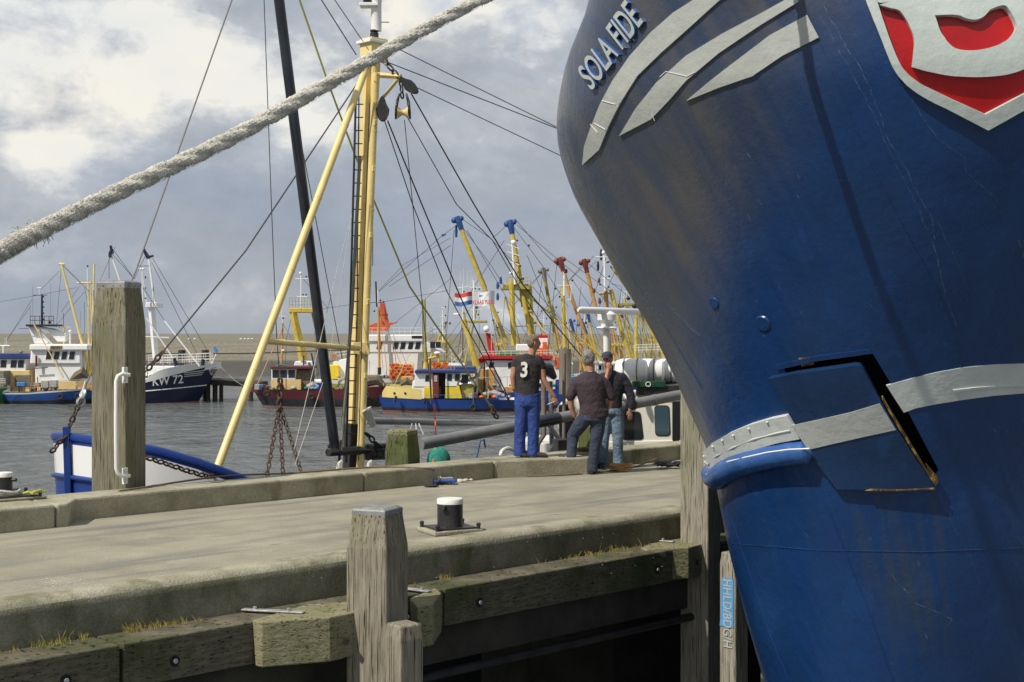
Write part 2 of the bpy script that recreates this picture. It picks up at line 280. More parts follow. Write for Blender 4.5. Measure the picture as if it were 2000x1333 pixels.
# ---------------------------------------------------------------- mesh builder
OFF = {}
def tag(o, label=None, cat=None, group=None, kind=None):
    if label: o['label'] = label
    if cat: o['category'] = cat
    if group: o['group'] = group
    if kind: o['kind'] = kind
    return o
def empty(name, loc, label, cat, group=None):
    o = bpy.data.objects.new(name, None); COL.objects.link(o); o.location = loc; o.empty_display_size = .3
    OFF[o] = Vector(loc); return tag(o, label, cat, group)
class MB:
    def __init__(s): s.v = []; s.f = []; s.m = []; s.mi = 0
    def add(s, vs, fs):
        b = len(s.v); s.v += [Vector(v) for v in vs]
        for f in fs: s.f.append([b+i for i in f]); s.m.append(s.mi)
        return s
    def box(s, c, d, rot=0.0, tilt=None):
        c = Vector(c); hx, hy, hz = d[0]/2, d[1]/2, d[2]/2
        mt = Matrix.Rotation(rot, 3, 'Z')
        if tilt is not None: mt = mt @ tilt
        vs = [c + mt @ Vector((x*hx, y*hy, z*hz)) for z in (-1, 1) for x, y in ((-1, -1), (1, -1), (1, 1), (-1, 1))]
        return s.add(vs, [(3, 2, 1, 0), (4, 5, 6, 7), (0, 1, 5, 4), (1, 2, 6, 5), (2, 3, 7, 6), (3, 0, 4, 7)])
    def prism(s, poly, z0, z1):           # polygon in plan (x, y), straight up; counter-clockwise
        n = len(poly)
        f0 = (lambda i: z0[i]) if isinstance(z0, (list, tuple)) else (lambda i: z0)
        f1 = (lambda i: z1[i]) if isinstance(z1, (list, tuple)) else (lambda i: z1)
        vs = [(p[0], p[1], f0(i)) for i, p in enumerate(poly)] + [(p[0], p[1], f1(i)) for i, p in enumerate(poly)]
        return s.add(vs, [tuple(range(n-1, -1, -1)), tuple(range(n, 2*n))] + [(i, (i+1) % n, n+(i+1) % n, n+i) for i in range(n)])
    def slab(s, poly, d):                 # any 3-D polygon thickened along vector d
        n = len(poly); d = Vector(d); vs = [Vector(p) for p in poly] + [Vector(p)+d for p in poly]
        return s.add(vs, [tuple(range(n-1, -1, -1)), tuple(range(n, 2*n))] + [(i, (i+1) % n, n+(i+1) % n, n+i) for i in range(n)])
    def tube(s, pts, r, n=8, cap=True, side=None, closed=False):
        pts = [Vector(p) for p in pts]; k = len(pts)
        rr = r if isinstance(r, (list, tuple)) else [r]*k
        rings = []
        nrm = None
        for i, p in enumerate(pts):
            if closed: t = pts[(i+1) % k]-pts[i-1]
            else: t = pts[min(i+1, k-1)]-pts[max(i-1, 0)]
            if t.length < 1e-9: t = Vector((0, 0, 1))
            t.normalize()
            if side is not None: a = Vector(side)
            elif nrm is None: a = Vector((0, 0, 1)) if abs(t.z) < .9 else Vector((1, 0, 0)); a = a.cross(t)
            else: a = nrm
            a = a - t*a.dot(t)
            if a.length < 1e-6: a = t.orthogonal()
            a.normalize(); nrm = a; b = t.cross(a)
            q = rr[i]; ra, rb = q if isinstance(q, (list, tuple)) else (q, q)
            rings.append([p + a*ra*math.cos(2*math.pi*j/n) + b*rb*math.sin(2*math.pi*j/n) for j in range(n)])
        vs = [v for rg in rings for v in rg]; fs = []
        for i in range(k if closed else k-1):
            i2 = (i+1) % k
            for j in range(n): fs.append((i*n+j, i*n+(j+1) % n, i2*n+(j+1) % n, i2*n+j))
        if cap and not closed: fs += [tuple(range(n-1, -1, -1)), tuple((k-1)*n+j for j in range(n))]
        return s.add(vs, fs)
    def ball(s, c, r, n=10, m=7):
        c = Vector(c); r = r if isinstance(r, (list, tuple)) else (r, r, r)
        vs = [c+Vector((0, 0, r[2]))]
        for i in range(1, m):
            a = math.pi*i/m
            for j in range(n):
                p = 2*math.pi*j/n; vs.append(c+Vector((r[0]*math.sin(a)*math.cos(p), r[1]*math.sin(a)*math.sin(p), r[2]*math.cos(a))))
        vs.append(c-Vector((0, 0, r[2]))); L = len(vs)-1; fs = [(0, 1+j, 1+(j+1) % n) for j in range(n)]
        for i in range(m-2):
            for j in range(n): fs.append((1+i*n+j, 1+(i+1)*n+j, 1+(i+1)*n+(j+1) % n, 1+i*n+(j+1) % n))
        fs += [(1+(m-2)*n+(j+1) % n, 1+(m-2)*n+j, L) for j in range(n)]
        return s.add(vs, fs)
    def lathe(s, c, prof, n=24):          # prof: (radius, z) from bottom to top, closed at both ends
        c = Vector(c); vs = []; k = len(prof)
        for r, z in prof: vs += [c+Vector((r*math.cos(2*math.pi*j/n), r*math.sin(2*math.pi*j/n), z)) for j in range(n)]
        fs = [(i*n+j, i*n+(j+1) % n, (i+1)*n+(j+1) % n, (i+1)*n+j) for i in range(k-1) for j in range(n)]
        fs += [tuple(range(n-1, -1, -1)), tuple((k-1)*n+j for j in range(n))]
        return s.add(vs, fs)
    def chain(s, pts, L=.11, r=.012, w=.028):    # chain links along a polyline
        pts = [Vector(p) for p in pts]; step = L*.72; d = 0; k = 0
        for a, b in zip(pts[:-1], pts[1:]):
            t = (b-a); ln = t.length; t.normalize(); q = t.orthogonal().normalized(); e = t.cross(q)
            while d < ln:
                c = a+t*d; sd_ = q if k % 2 else e; k += 1
                ring = []
                for j in range(10):
                    an = 2*math.pi*j/10; ring.append(c+t*(math.cos(an)*(L/2-r))+sd_*(math.sin(an)*w))
                s.tube(ring, r, 5, closed=True); d += step
            d -= ln
        return s
    def build(s, name, mat, parent=None, smooth=False, bevel=0, label=None, remesh=0, smoothit=0, bseg=2):
        off = Vector((0, 0, 0)); p = parent
        if p is not None: off = OFF[p]
        me = bpy.data.meshes.new(name)
        me.from_pydata([tuple(v-off) for v in s.v], [], s.f)
        mats = mat if isinstance(mat, (list, tuple)) else [mat]
        for q in mats: me.materials.append(M[q])
        if len(mats) > 1:
            for i, pl in enumerate(me.polygons): pl.material_index = s.m[i]
        me.validate()
        o = bpy.data.objects.new(name, me); COL.objects.link(o); OFF[o] = off
        if parent is not None: o.parent = parent
        if bevel or remesh:
            if remesh:
                md = o.modifiers.new('r', 'REMESH'); md.mode = 'VOXEL'; md.voxel_size = remesh; md.use_smooth_shade = True
                if smoothit: sm = o.modifiers.new('s', 'SMOOTH'); sm.factor = .5; sm.iterations = smoothit
            if bevel:
                bv = o.modifiers.new('b', 'BEVEL'); bv.width = bevel; bv.segments = bseg; bv.limit_method = 'ANGLE'; bv.angle_limit = R(35)
            apply(o)
            me = o.data
        if smooth:
            for pl in me.polygons: pl.use_smooth = True
            me.set_sharp_from_angle(angle=R(40))
        if label: o['label'] = label
        return o
def apply(o):
    dg = bpy.context.evaluated_depsgraph_get(); dg.update()
    me = bpy.data.meshes.new_from_object(o.evaluated_get(dg)); old = o.data; nm = old.name
    o.modifiers.clear(); o.data = me; bpy.data.meshes.remove(old); me.name = nm
def P(px, py, Y): return Vector(((px-1000)/F*Y, Y, CH-(py-YH)/F*Y))         # a point of the photo at distance Y
def G(px, py, z): return P(px, py, F*(CH-z)/(py-YH))                          # a point of the photo at height z
S2 = math.sqrt(.5)
def UV(u, v, z=0.0): return Vector(((u-v)*S2, (u+v)*S2, z))                    # quay frame: u along it, v across it
def VP(px, py, v):                                                             # a point of the photo on the plane v = const
    k = (px-1000)/F; return P(px, py, v/S2/(1-k))
def text_mesh(txt, shear=0.0, off=0.0):
    cu = bpy.data.curves.new('t', 'FONT'); cu.body = txt; cu.shear = shear; cu.offset = off
    o = bpy.data.objects.new('t', cu); COL.objects.link(o)
    dg = bpy.context.evaluated_depsgraph_get(); dg.update()
    me = bpy.data.meshes.new_from_object(o.evaluated_get(dg))
    vs = [v.co.copy() for v in me.vertices]; fs = [list(p.vertices) for p in me.polygons]
    bpy.data.objects.remove(o); bpy.data.curves.remove(cu); bpy.data.meshes.remove(me)
    x0 = min(v.x for v in vs); x1 = max(v.x for v in vs); y0 = min(v.y for v in vs); y1 = max(v.y for v in vs)
    return [((v.x-x0)/(x1-x0), (v.y-y0)/(y1-y0)) for v in vs], fs
def flat_text(txt, bl, br, tl, name, mat, parent, th=.01, off=.0):             # raised flat lettering on the plane of three points
    uv, fs = text_mesh(txt, 0, off); bl, br, tl = Vector(bl), Vector(br), Vector(tl)
    n = (br-bl).cross(tl-bl).normalized()
    if n.dot(Vector((0, 0, CH))-bl) < 0: n = -n
    mb = MB(); a = [bl+(br-bl)*u+(tl-bl)*v for u, v in uv]
    mb.add([p+n*th for p in a], fs)
    cnt = {}
    for f in fs:
        for i in range(len(f)): e = (f[i], f[(i+1) % len(f)]); cnt[e] = 1
    side = [e for e in cnt if (e[1], e[0]) not in cnt]
    mb.add(a+[p+n*th for p in a], [(e[0], e[1], e[1]+len(a), e[0]+len(a)) for e in side])
    return mb.build(name, mat, parent)
def struct(o): return tag(o, kind='structure')

# ================================================================ WATER, DIKE, QUAY
def water():
    m, nt, b = _nm('water'); N = nt.nodes.new; L = nt.links.new
    b.inputs['Base Color'].default_value = (.125, .14, .138, 1); b.inputs['Roughness'].default_value = .12; b.inputs['IOR'].default_value = 1.33
    tc = N('ShaderNodeTexCoord')
    def nz(sc, st, d, off):
        mp = N('ShaderNodeMapping'); mp.inputs['Scale'].default_value = st; mp.inputs['Location'].default_value = off; L(tc.outputs['Object'], mp.inputs[0])
        n = N('ShaderNodeTexNoise'); n.inputs['Scale'].default_value = sc; n.inputs['Detail'].default_value = d; n.inputs['Roughness'].default_value = .55; n.inputs['Distortion'].default_value = .4
        L(mp.outputs[0], n.inputs[0]); return n.outputs[0]
    a = nz(.85, (1, .55, 1), 6, (0, 0, 0)); c = nz(.25, (.7, .6, 1), 3, (5, 3, 0))
    s = N('ShaderNodeMath'); s.operation = 'MULTIPLY_ADD'; L(c, s.inputs[0]); s.inputs[1].default_value = 1.6; L(a, s.inputs[2])
    bp = N('ShaderNodeBump'); bp.inputs['Strength'].default_value = 1; bp.inputs['Distance'].default_value = .9
    L(s.outputs[0], bp.inputs['Height']); L(bp.outputs[0], b.inputs['Normal']); M['water'] = m
    o = MB().add([(-1500, -200, WZ), (1500, -200, WZ), (1500, 215, WZ), (-1500, 215, WZ)], [(0, 1, 2, 3)]).build('water', 'water'); struct(o)
water()
def dike():
    m, nt, b = _nm('dike'); N = nt.nodes.new; L = nt.links.new; b.inputs['Roughness'].default_value = .95
    tc = N('ShaderNodeTexCoord'); mp = N('ShaderNodeMapping'); mp.inputs['Scale'].default_value = (.05, .4, 2.2); L(tc.outputs['Object'], mp.inputs[0])
    n = N('ShaderNodeTexNoise'); n.inputs['Scale'].default_value = 1.5; n.inputs['Detail'].default_value = 8; L(mp.outputs[0], n.inputs[0])
    n2 = N('ShaderNodeTexNoise'); n2.inputs['Scale'].default_value = 2.0; n2.inputs['Detail'].default_value = 8; L(tc.outputs['Object'], n2.inputs[0])
    ad = N('ShaderNodeMath'); ad.operation = 'ADD'; L(n.outputs[0], ad.inputs[0]); L(n2.outputs[0], ad.inputs[1])
    r = N('ShaderNodeValToRGB'); L(ad.outputs[0], r.inputs[0])
    r2 = N('ShaderNodeMath'); r2.operation = 'MULTIPLY'; r2.inputs[1].default_value = .5; L(ad.outputs[0], r2.inputs[0]); L(r2.outputs[0], r.inputs[0])
    e = r.color_ramp.elements; e[0].position = .38; e[0].color = (.135, .122, .09, 1); e[1].position = .62; e[1].color = (.215, .195, .15, 1)
    sp = N('ShaderNodeSeparateXYZ'); L(tc.outputs['Object'], sp.inputs[0])
    mr = N('ShaderNodeMapRange'); L(sp.outputs[2], mr.inputs[0]); mr.inputs[1].default_value = -2.2; mr.inputs[2].default_value = -1.9
    mx = N('ShaderNodeMix'); mx.data_type = 'RGBA'; L(mr.outputs[0], mx.inputs[0]); mx.inputs[6].default_value = (.075, .072, .064, 1); L(r.outputs[0], mx.inputs[7])
    L(mx.outputs[2], b.inputs['Base Color']); M['dike'] = m
    prof = [(203, WZ-.6), (207, WZ+.3), (210, -2.0), (213, -1.9), (222, .55), (225, .95), (232, .95), (250, -.5), (4000, -1.0)]
    mb = MB(); xs = list(range(-1500, 1501, 60))
    vs = [(x, y, z+(random.uniform(-.06, .06) if 0 < i < 8 else 0)) for x in xs for i, (y, z) in enumerate(prof)]
    n_ = len(prof)
    mb.add(vs, [(i*n_+j, (i+1)*n_+j, (i+1)*n_+j+1, i*n_+j+1) for i in range(len(xs)-1) for j in range(n_-1)])
    struct(mb.build('sea_dike', 'dike'))
dike()
NV = 10.29                     # near edge of the quay
def strip(prof, u0, u1, name, mats, mi=None, bevel=0, step=2.0):   # a profile (v, z) swept along the quay
    us = [u0]
    while us[-1]+step < u1: us.append(us[-1]+step)
    us.append(u1); n = len(prof); mb = MB()
    vs = [UV(u, v, z) for u in us for v, z in prof]
    b = 0
    for i in range(len(us)-1):
        for j in range(n):
            mb.mi = mi[j] if mi else 0
            if i == 0 and j == 0: mb.add(vs, [])
            mb.f.append([i*n+j, (i+1)*n+j, (i+1)*n+(j+1) % n, i*n+(j+1) % n]); mb.m.append(mb.mi)
    mb.f.append(list(range(n))); mb.m.append(0); mb.f.append([(len(us)-1)*n+j for j in range(n-1, -1, -1)]); mb.m.append(0)
    o = mb.build(name, mats); return o
U0, U1 = -25, 60
def quay():
    o = MB().add([UV(U0, NV+.33, 0), UV(U1, NV+.33, 0), UV(U1, 14.9, 0), UV(U0, 14.9, 0),
                  UV(U0, NV+.33, -.5), UV(U1, NV+.33, -.5), UV(U1, 14.9, -.5), UV(U0, 14.9, -.5)],
                 [(0, 1, 2, 3), (7, 6, 5, 4), (0, 4, 5, 1), (2, 6, 7, 3), (1, 5, 6, 2), (0, 3, 7, 4)]).build('quay_deck', 'asphalt'); struct(o)
    # near edge beams: segments with open joints and a rounded nose
    u = -26.0; k = 0
    while u < 58:
        L_ = 13.9; nose = [(NV+.34, .045), (NV+.14, .055)]
        for a in range(0, 91, 15): nose.append((NV+.10-.10*math.sin(R(a)), -.045+.10*math.cos(R(a))))
        nose += [(NV, -.34), (NV+.34, -.34)]
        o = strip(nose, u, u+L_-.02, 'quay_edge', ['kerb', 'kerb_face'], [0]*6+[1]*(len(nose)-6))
        for pl in o.data.polygons: pl.use_smooth = len(pl.vertices) == 4
        o.data.set_sharp_from_angle(angle=R(30))
        struct(o); u += L_; k += 1
    # far kerb, in cast lengths
    runs = [(-24, -12.6), (-12.58, -.6), (-.58, 7.35)]
    def kerb(poly):
        o = MB().prism([UV(a, b)[:2] for a, b in poly], -.3, .25).build('far_kerb', 'kerb', None, bevel=.025); struct(o)
    for a, b in runs: kerb([(a, 14.3), (b, 14.3), (b, 15.2), (a, 15.2)])
    kerb([(7.37, 14.3), (7.5, 14.3), (7.8, 14.67), (11.9, 14.67), (11.9, 15.2), (7.37, 15.2)])
    kerb([(11.92, 14.67), (14.3, 14.67), (14.3, 15.2), (11.92, 15.2)])
    kerb([(14.32, 14.67), (15.7, 14.1), (15.95, 14.2), (15.95, 15.2), (14.32, 15.2)])
    kerb([(15.97, 14.62), (20, 14.67), (20, 15.2), (15.97, 15.2)])
    kerb([(20.02, 14.67), (38, 14.67), (38, 15.2), (20.02, 15.2)])
    # underside: cross heads, piles and the dark back wall of the pier
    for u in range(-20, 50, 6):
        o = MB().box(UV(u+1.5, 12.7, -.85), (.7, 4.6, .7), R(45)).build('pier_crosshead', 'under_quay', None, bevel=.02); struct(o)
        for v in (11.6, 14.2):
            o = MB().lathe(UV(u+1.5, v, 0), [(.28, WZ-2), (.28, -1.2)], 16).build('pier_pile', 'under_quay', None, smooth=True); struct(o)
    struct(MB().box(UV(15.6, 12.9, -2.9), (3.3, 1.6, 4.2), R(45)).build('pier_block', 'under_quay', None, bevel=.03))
quay()
# timber walings on the near face
def waling(ua, ub, label, z1=-.30, z0=-.65, v0=9.86):
    r = empty('timber_beam', UV((ua+ub)/2, v0, z0), label, 'timber beam', 'timber beams along the quay face')
    b = MB().prism([UV(a, b_)[:2] for a, b_ in ((ua, v0), (ub, v0), (ub, NV-.012), (ua, NV-.012))], z0, z1).build('beam', 'beam_wood', r, bevel=.012)
    n = max(2, int((ub-ua)/1.2))
    for i in range(n):
        u = ua+.45+i*(ub-ua-.9)/(n-1)
        z = (z0+z1)/2+random.uniform(-.03, .03)
        c = UV(u, v0, z); d = UV(0, -1, 0)
        MB().tube([c+d*.001, c+d*.006], .045, 14).build('bolt_recess', 'void', r)
        MB().tube([c+d*.006, c+d*.022], .020, 6).build('bolt', 'galv', r)
    return r
waling(-6.0, 5.6, 'near left stretch of mossy timber beam along the quay, running out of the picture')
waling(5.63, 8.95, 'mossy timber beam between the left joint and the near wooden post')
waling(8.97, 12.55, 'dark timber beam between the near wooden post and the right wooden post')
waling(12.57, 18, 'timber beam behind the right wooden post beside the blue ship')
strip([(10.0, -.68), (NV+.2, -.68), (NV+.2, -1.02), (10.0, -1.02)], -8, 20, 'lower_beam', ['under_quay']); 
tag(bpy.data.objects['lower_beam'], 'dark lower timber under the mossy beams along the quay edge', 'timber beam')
o = MB().tube([UV(-8, 9.96, -1.12), UV(20, 9.96, -1.12)], .045, 10).build('pipe', 'black_iron', None, smooth=True)
tag(o, 'thin dark pipe running beneath the quay timbers', 'pipe')
def fender_block(top, z1, z0, label, holes, plate=None):
    pts = [G(px, py, z1) for px, py in top]
    c = sum(pts, Vector())/len(pts)
    r = empty('timber_block', (c.x, c.y, z0), label, 'timber block', 'timber blocks bolted to the quay beam')
    n = len(pts); bot = [Vector((p.x, p.y, z0)) for p in pts]
    # left end is cut back towards its foot
    bot[0] = bot[0].lerp(bot[1], .35); 
    mb = MB().add([Vector((p.x, p.y, z1)) for p in pts]+bot, [tuple(range(n)), tuple(range(2*n-1, n-1, -1))]+[(i, n+i, n+(i+1) % n, (i+1) % n) for i in range(n)])
    mb.build('block', 'block_wood', r, bevel=.012)
    for px, py, Y, rad in holes:
        q = P(px, py, Y); d = Vector((0.1, -1, 0)).normalized()
        MB().tube([q-d*.03, q+d*.012], [rad, rad*.95], 14).build('bolt_hole', 'void', r, label=None)
    return r
BV = NV-.5
fender_block([(492, 1211), (511, 1216), (644, 1206), (713, 1192), (735, 1172), (600, 1180)], -.285, -.66, 'green tinged timber block left of the near wooden post', [(557, 1236, 11.84, .028), (676, 1254, 12.0, .024)])
fender_block([(800, 1168), (815, 1186), (846, 1180), (862, 1158), (850, 1148)], -.285, -.65, 'short timber block just right of the near wooden post', [(822, 1200, 12.45, .02)])
fender_block([(1251, 1070), (1262, 1074), (1345, 1070), (1388, 1058), (1375, 1048), (1290, 1052)], -.285, -.63, 'timber block against the right wooden post below the men', [(1296, 1084, 15.55, .03), (1364, 1100, 15.9, .022)])
def strap(p0, p1, label):
    a, b = Vector(p0), Vector(p1); d = (b-a).normalized(); ang = math.atan2(d.y, d.x)
    r = empty('steel_strap', (a+b)/2, label, 'steel strap', 'steel straps over the timber')
    MB().box((a+b)/2+Vector((0, 0, .012)), ((b-a).length, .07, .012), ang).build('strap', 'galv', r, bevel=.003)
    for t in (.2, .75):
        c = a.lerp(b, t)+Vector((0, 0, .018)); MB().tube([c, c+Vector((0, 0, .022))], .017, 6).build('nut', 'galv', r)
strap(G(474, 1193, -.285), G(594, 1199, -.285), 'pale steel strap lying over the timber left of the near post')
strap(G(775, 1150, -.285), G(840, 1158, -.285), 'short pale steel strap just right of the near wooden post')
strap(G(1233, 1054, -.285), G(1316, 1060, -.285), 'pale steel strap on the timber block by the right post')
# ---- posts
def post(px_l, px_c, px_r, Y, ztop, zbot, label, mat='post_wood', neck=.0, cap=True, taper=None, facing=None, capmat='lead', group='wooden mooring posts'):
    """square pile; left face from px_l to px_c, right face px_c to px_r, front corner at distance Y"""
    C = P(px_c, 650, Y); k = F/Y
    view = Vector((C.x, C.y)).normalized()
    wl = (px_c-px_l)/k; wr = (px_r-px_c)/k; w = math.hypot(wl, wr); a = math.atan2(wl, wr)
    rgt = Vector((view.y, -view.x))
    dl = -rgt*math.sin(a)+view*math.cos(a); dr = rgt*math.cos(a)+view*math.sin(a)
    c2 = Vector((C.x, C.y)); cen = c2+(dl+dr)*w/2
    r = empty('mooring_post', (cen.x, cen.y, zbot), label, 'mooring post', group)
    corners = [c2, c2+dr*w, c2+(dr+dl)*w, c2+dl*w]
    lv = [(zbot, 1.0), (ztop-.5, 1.0)] if not taper else [(zbot, 1.0), (ztop-taper[0], 1.0)]
    lv += [(ztop, taper[1] if taper else .9)]
    vs = []; segs = 3
    for z, s in lv:
        for i in range(4):
            p = cen+(corners[i]-cen)*s
            vs.append((p.x, p.y, z))
    n = 4; fs = [(3, 2, 1, 0), tuple(range((len(lv)-1)*4, len(lv)*4))]
    for i in range(len(lv)-1):
        for j in range(4): fs.append((i*4+j, i*4+(j+1) % 4, (i+1)*4+(j+1) % 4, (i+1)*4+j))
    MB().add(vs, fs).build('post', mat, r, bevel=.018, bseg=3)
    if cap:
        s = (taper[1] if taper else .9)*1.03; ch = .075
        cv = [(cen.x+(q.x-cen.x)*s, cen.y+(q.y-cen.y)*s) for q in corners]
        ct = [(cen.x+(q.x-cen.x)*s*.8, cen.y+(q.y-cen.y)*s*.8) for q in corners]
        mb = MB(); vs = [(x, y, ztop-ch) for x, y in cv]+[(x, y, ztop+.006) for x, y in cv]+[(x, y, ztop+.025) for x, y in ct]
        mb.add(vs, [(3, 2, 1, 0), (8, 9, 10, 11)]+[(i+k, (i+1) % 4+k, (i+1) % 4+k+4, i+k+4) for k in (0, 4) for i in range(4)])
        cpo = mb.build('cap', capmat, r, bevel=.008)
        for j in range(2):
            for t in (.25, .6, .85):
                q0, q1 = Vector(cv[(3, 0)[j]]), Vector(cv[(0, 1)[j]]); q = q0.lerp(q1, t); nn = (q-cen).normalized()
                MB().ball((q.x, q.y, ztop-ch*.55), .008, 6, 4).build('nail', 'black_iron', r)
    return r, cen, dl, dr, w, c2
p1 = post(675, 755, 799, 12.0, .58, WZ-1, 'weathered wooden post with a grey metal cap at the near quay edge', taper=(.32, .80))
o = post(750, 782, 828, 11.45, -.27, WZ-1, 'short pale wooden pile in front of the near capped post', cap=False, taper=(.12, .92), group='short rubbing piles')
pL = post(180, 246, 285, 16.9, 2.70, -1.0, 'tall wooden post with white handle at the left of the quay', 'post_wood_dark', taper=(.52, .80), capmat='lead')
pS = post(751, 797, 821, 20.0, .70, -1, 'short mossy wooden stump beside the yellow mast', 'post_wood_green', taper=(.3, .84), capmat='block_wood')
pS2 = post(1128, 1153, 1181, 21.9, .72, -1, 'squat green stained stump behind the men on the quay', 'post_wood_green', taper=(.2, .9), capmat='block_wood')
pR = post(1328, 1383, 1408, 16.0, 1.95, WZ-1, 'tall pale wooden pile between the quay and the blue ship', 'pile_wood', cap=False, taper=(.3, .95))
pT = post(1405, 1436, 1462, 14.9, -.22, WZ-1, 'slim pile with a blue painted mark beside the ship bow', 'pile_wood', cap=False, taper=(.12, .9), group='short rubbing piles')
# white handle on the left post
r_, cen, dl, dr, w, c2 = pL
def hnd():
    e = c2+dr*w*.35; out = -Vector((dl.x, dl.y)).normalized()
    k = 16.9; zt = P(0, 733, k).z; zb = P(0, 928, k).z
    a = P(247, 733, 16.82); b = P(227, 745, 16.72); c = P(227, 915, 16.72); d = P(247, 930, 16.82)
    pts = [a, P(238, 731, 16.75), P(230, 735, 16.73), b, P(226.5, 830, 16.72), c, P(230, 925, 16.73), P(238, 930, 16.75), d]
    pts = [Vector(q) for q in pts]
    h = MB().tube([pts[0]+Vector((.03, .02, 0))]+pts[1:-1]+[pts[-1]+Vector((.03, .02, 0))], .024, 12).build('handle', 'white_gloss', r_, smooth=True)
    for py in (733, 930):
        q = P(244, py, 16.84)
        MB().box(q, (.09, .03, .19), math.atan2(dr.y, dr.x)).build('bracket', 'white_gloss', h, bevel=.004)
        for s in (-.06, .06): MB().ball(q+Vector((.0, -.025, s)), .014, 8, 5).build('bolt', 'galv', h)
hnd()
# sticker with stencilled letters on the slim pile
r_, cen, dl, dr, w, c2 = pT
def mark():
    n = Vector((-dr.x, -dr.y, 0)).normalized()       # left face looks along -dr
    base = Vector((c2.x, c2.y, 0)); al = Vector((dl.x, dl.y, 0))
    def q(t, py): 
        z = CH-(py-YH)/F*14.9; return base+al*(w*t)+Vector((0, 0, z))+n*.004
    MB().slab([q(.08, 1228), q(.08, 1132), q(.75, 1132), q(.88, 1150), q(.88, 1205), q(.95, 1228)], n*.004).build('painted_mark', 'blue_sticker', r_)
    flat_text('HHLD/BDG/H', q(.72, 1135)+n*.005, q(.72, 1268)+n*.005, q(.18, 1135)+n*.005, 'lettering', 'letter_grey', r_, .002, .01)
mark()
# ---- bollards
def bollard(c, zb, label, r=.135, h=.31, pad=None, rot=R(27), name='bollard'):
    c = Vector((c[0], c[1], zb)); t = empty(name, c, label, 'bollard', 'black bollards with white tops')
    ph = 0
    if pad:
        MB().box(c+Vector((0, 0, pad[2]/2)), pad, rot).build('concrete_pad', 'kerb', t, bevel=.012); ph = pad[2]
        MB().box(c+Vector((0, 0, ph+.01)), (pad[0]*.8, pad[1]*.8, .02), rot).build('base_plate', 'black_iron', t, bevel=.004)
        for sx in (-1, 1):
            for sy in (-1, 1):
                q = c+Matrix.Rotation(rot, 3, 'Z') @ Vector((sx*pad[0]*.42, sy*pad[1]*.42, ph))
                MB().lathe(q, [(.02, 0), (.02, .035), (.024, .037), (.024, .055), (.012, .065)], 10).build('bolt', 'black_iron', t, smooth=True)
    MB().lathe(c, [(r*1.02, ph), (r*1.02, ph+.02), (r, ph+.03), (r, ph+h*.82)], 36).build('drum', 'black_iron', t, smooth=True)
    MB().lathe(c, [(r*1.005, ph+h*.82), (r*1.03, ph+h*.83), (r*1.03, ph+h*.97), (r*.98, ph+h), (r*.3, ph+h+.004)], 36).build('cap', 'white_paint', t, smooth=True)
    return t, c
t, c = bollard(G(879, 1040, 0), 0.002, 'black bollard with a white top on its own pad on the open quay', pad=(.56, .48, .045))
d = Vector((-.4, -.91, 0)); MB().tube([c+Vector((0, 0, .27))+d*.10, c+Vector((0, 0, .275))+d*.18], .028, 10).build('horn', 'black_iron', t, smooth=True)
t2, c2_ = bollard(G(6, 976, .25), .25, 'black bollard with white top standing on the kerb at the left edge of the picture', r=.10, h=.27, pad=(.8, .5, .03), rot=R(40))
MB().tube([c2_+Vector((.08, -.02, .22)), c2_+Vector((.16, -.04, .222))], .02, 10).build('horn', 'black_iron', t2, smooth=True)
# frayed rope scraps round the left bollard
mb = MB()
for k in range(3):
    ring = [c2_+Vector((.17*math.cos(a)+.01*k, .14*math.sin(a)-.01*k, .05+.025*k+.01*math.sin(3*a))) for a in [2*math.pi*j/24 for j in range(24)]]
    mb.tube(ring, .016, 6, closed=True)
tag(mb.build('rope_coil', 'white_rope', None, smooth=True), 'pale rope coiled round the foot of the left edge bollard', 'rope')
mb = MB(); q = c2_+Vector((.2, 0, .06))
for k in range(4): mb.tube([q, q+Vector((.08+.03*k, random.uniform(-.05, .05), .03)), q+Vector((.17+.03*k, random.uniform(-.1, .1), -.0+random.uniform(0, .05)))], .012, 6)
tag(mb.build('rope_end', 'yellow_rope', None, smooth=True), 'yellow frayed rope end lying beside the left edge bollard', 'rope')

# ================================================================ THE BLUE SHIP
ZS = [-4.5, -3, -2, -1.2, -.6, 0, .5, .9, 1.3, 1.7, 2.1, 2.6, 3.0, 3.4, 3.8, 4.2, 4.6, 4.9, 5.2, 5.6]
BS = [0.417, 0.867, 1.117, 1.317, 1.473, 1.589, 1.609, 1.61, 1.822, 2.021, 2.271, 2.782, 3.093, 3.45, 3.543, 3.373, 2.916, 2.20, 1.9, 1.75]
def interp(x, xs, ys):
    if x <= xs[0]: return ys[0]
    for i in range(1, len(xs)):
        if x <= xs[i]: t = (x-xs[i-1])/(xs[i]-xs[i-1]); return ys[i-1]+(ys[i]-ys[i-1])*t
    return ys[-1]
def Bz(z):                                  # lightly smoothed half-breadth
    return (interp(z-.12, ZS, BS)+interp(z, ZS, BS)*2+interp(z+.12, ZS, BS))/4
def s0z(z): return 8.7+interp(z, [-4.5, -1, 1, 4, 5.6], [3.0, 1.95, 1.35, .1, -.2])
TC = -6.9
def ship_pt(z, th):                         # th: +90 deg = quay side, -90 deg = sea side
    b = Bz(z); L_ = b*1.05+.3; return s0z(z)+L_*(1-math.cos(th)), TC-b*math.sin(th)
def st(s, t, z): return Vector(((s+t)*S2, (s-t)*S2, z))
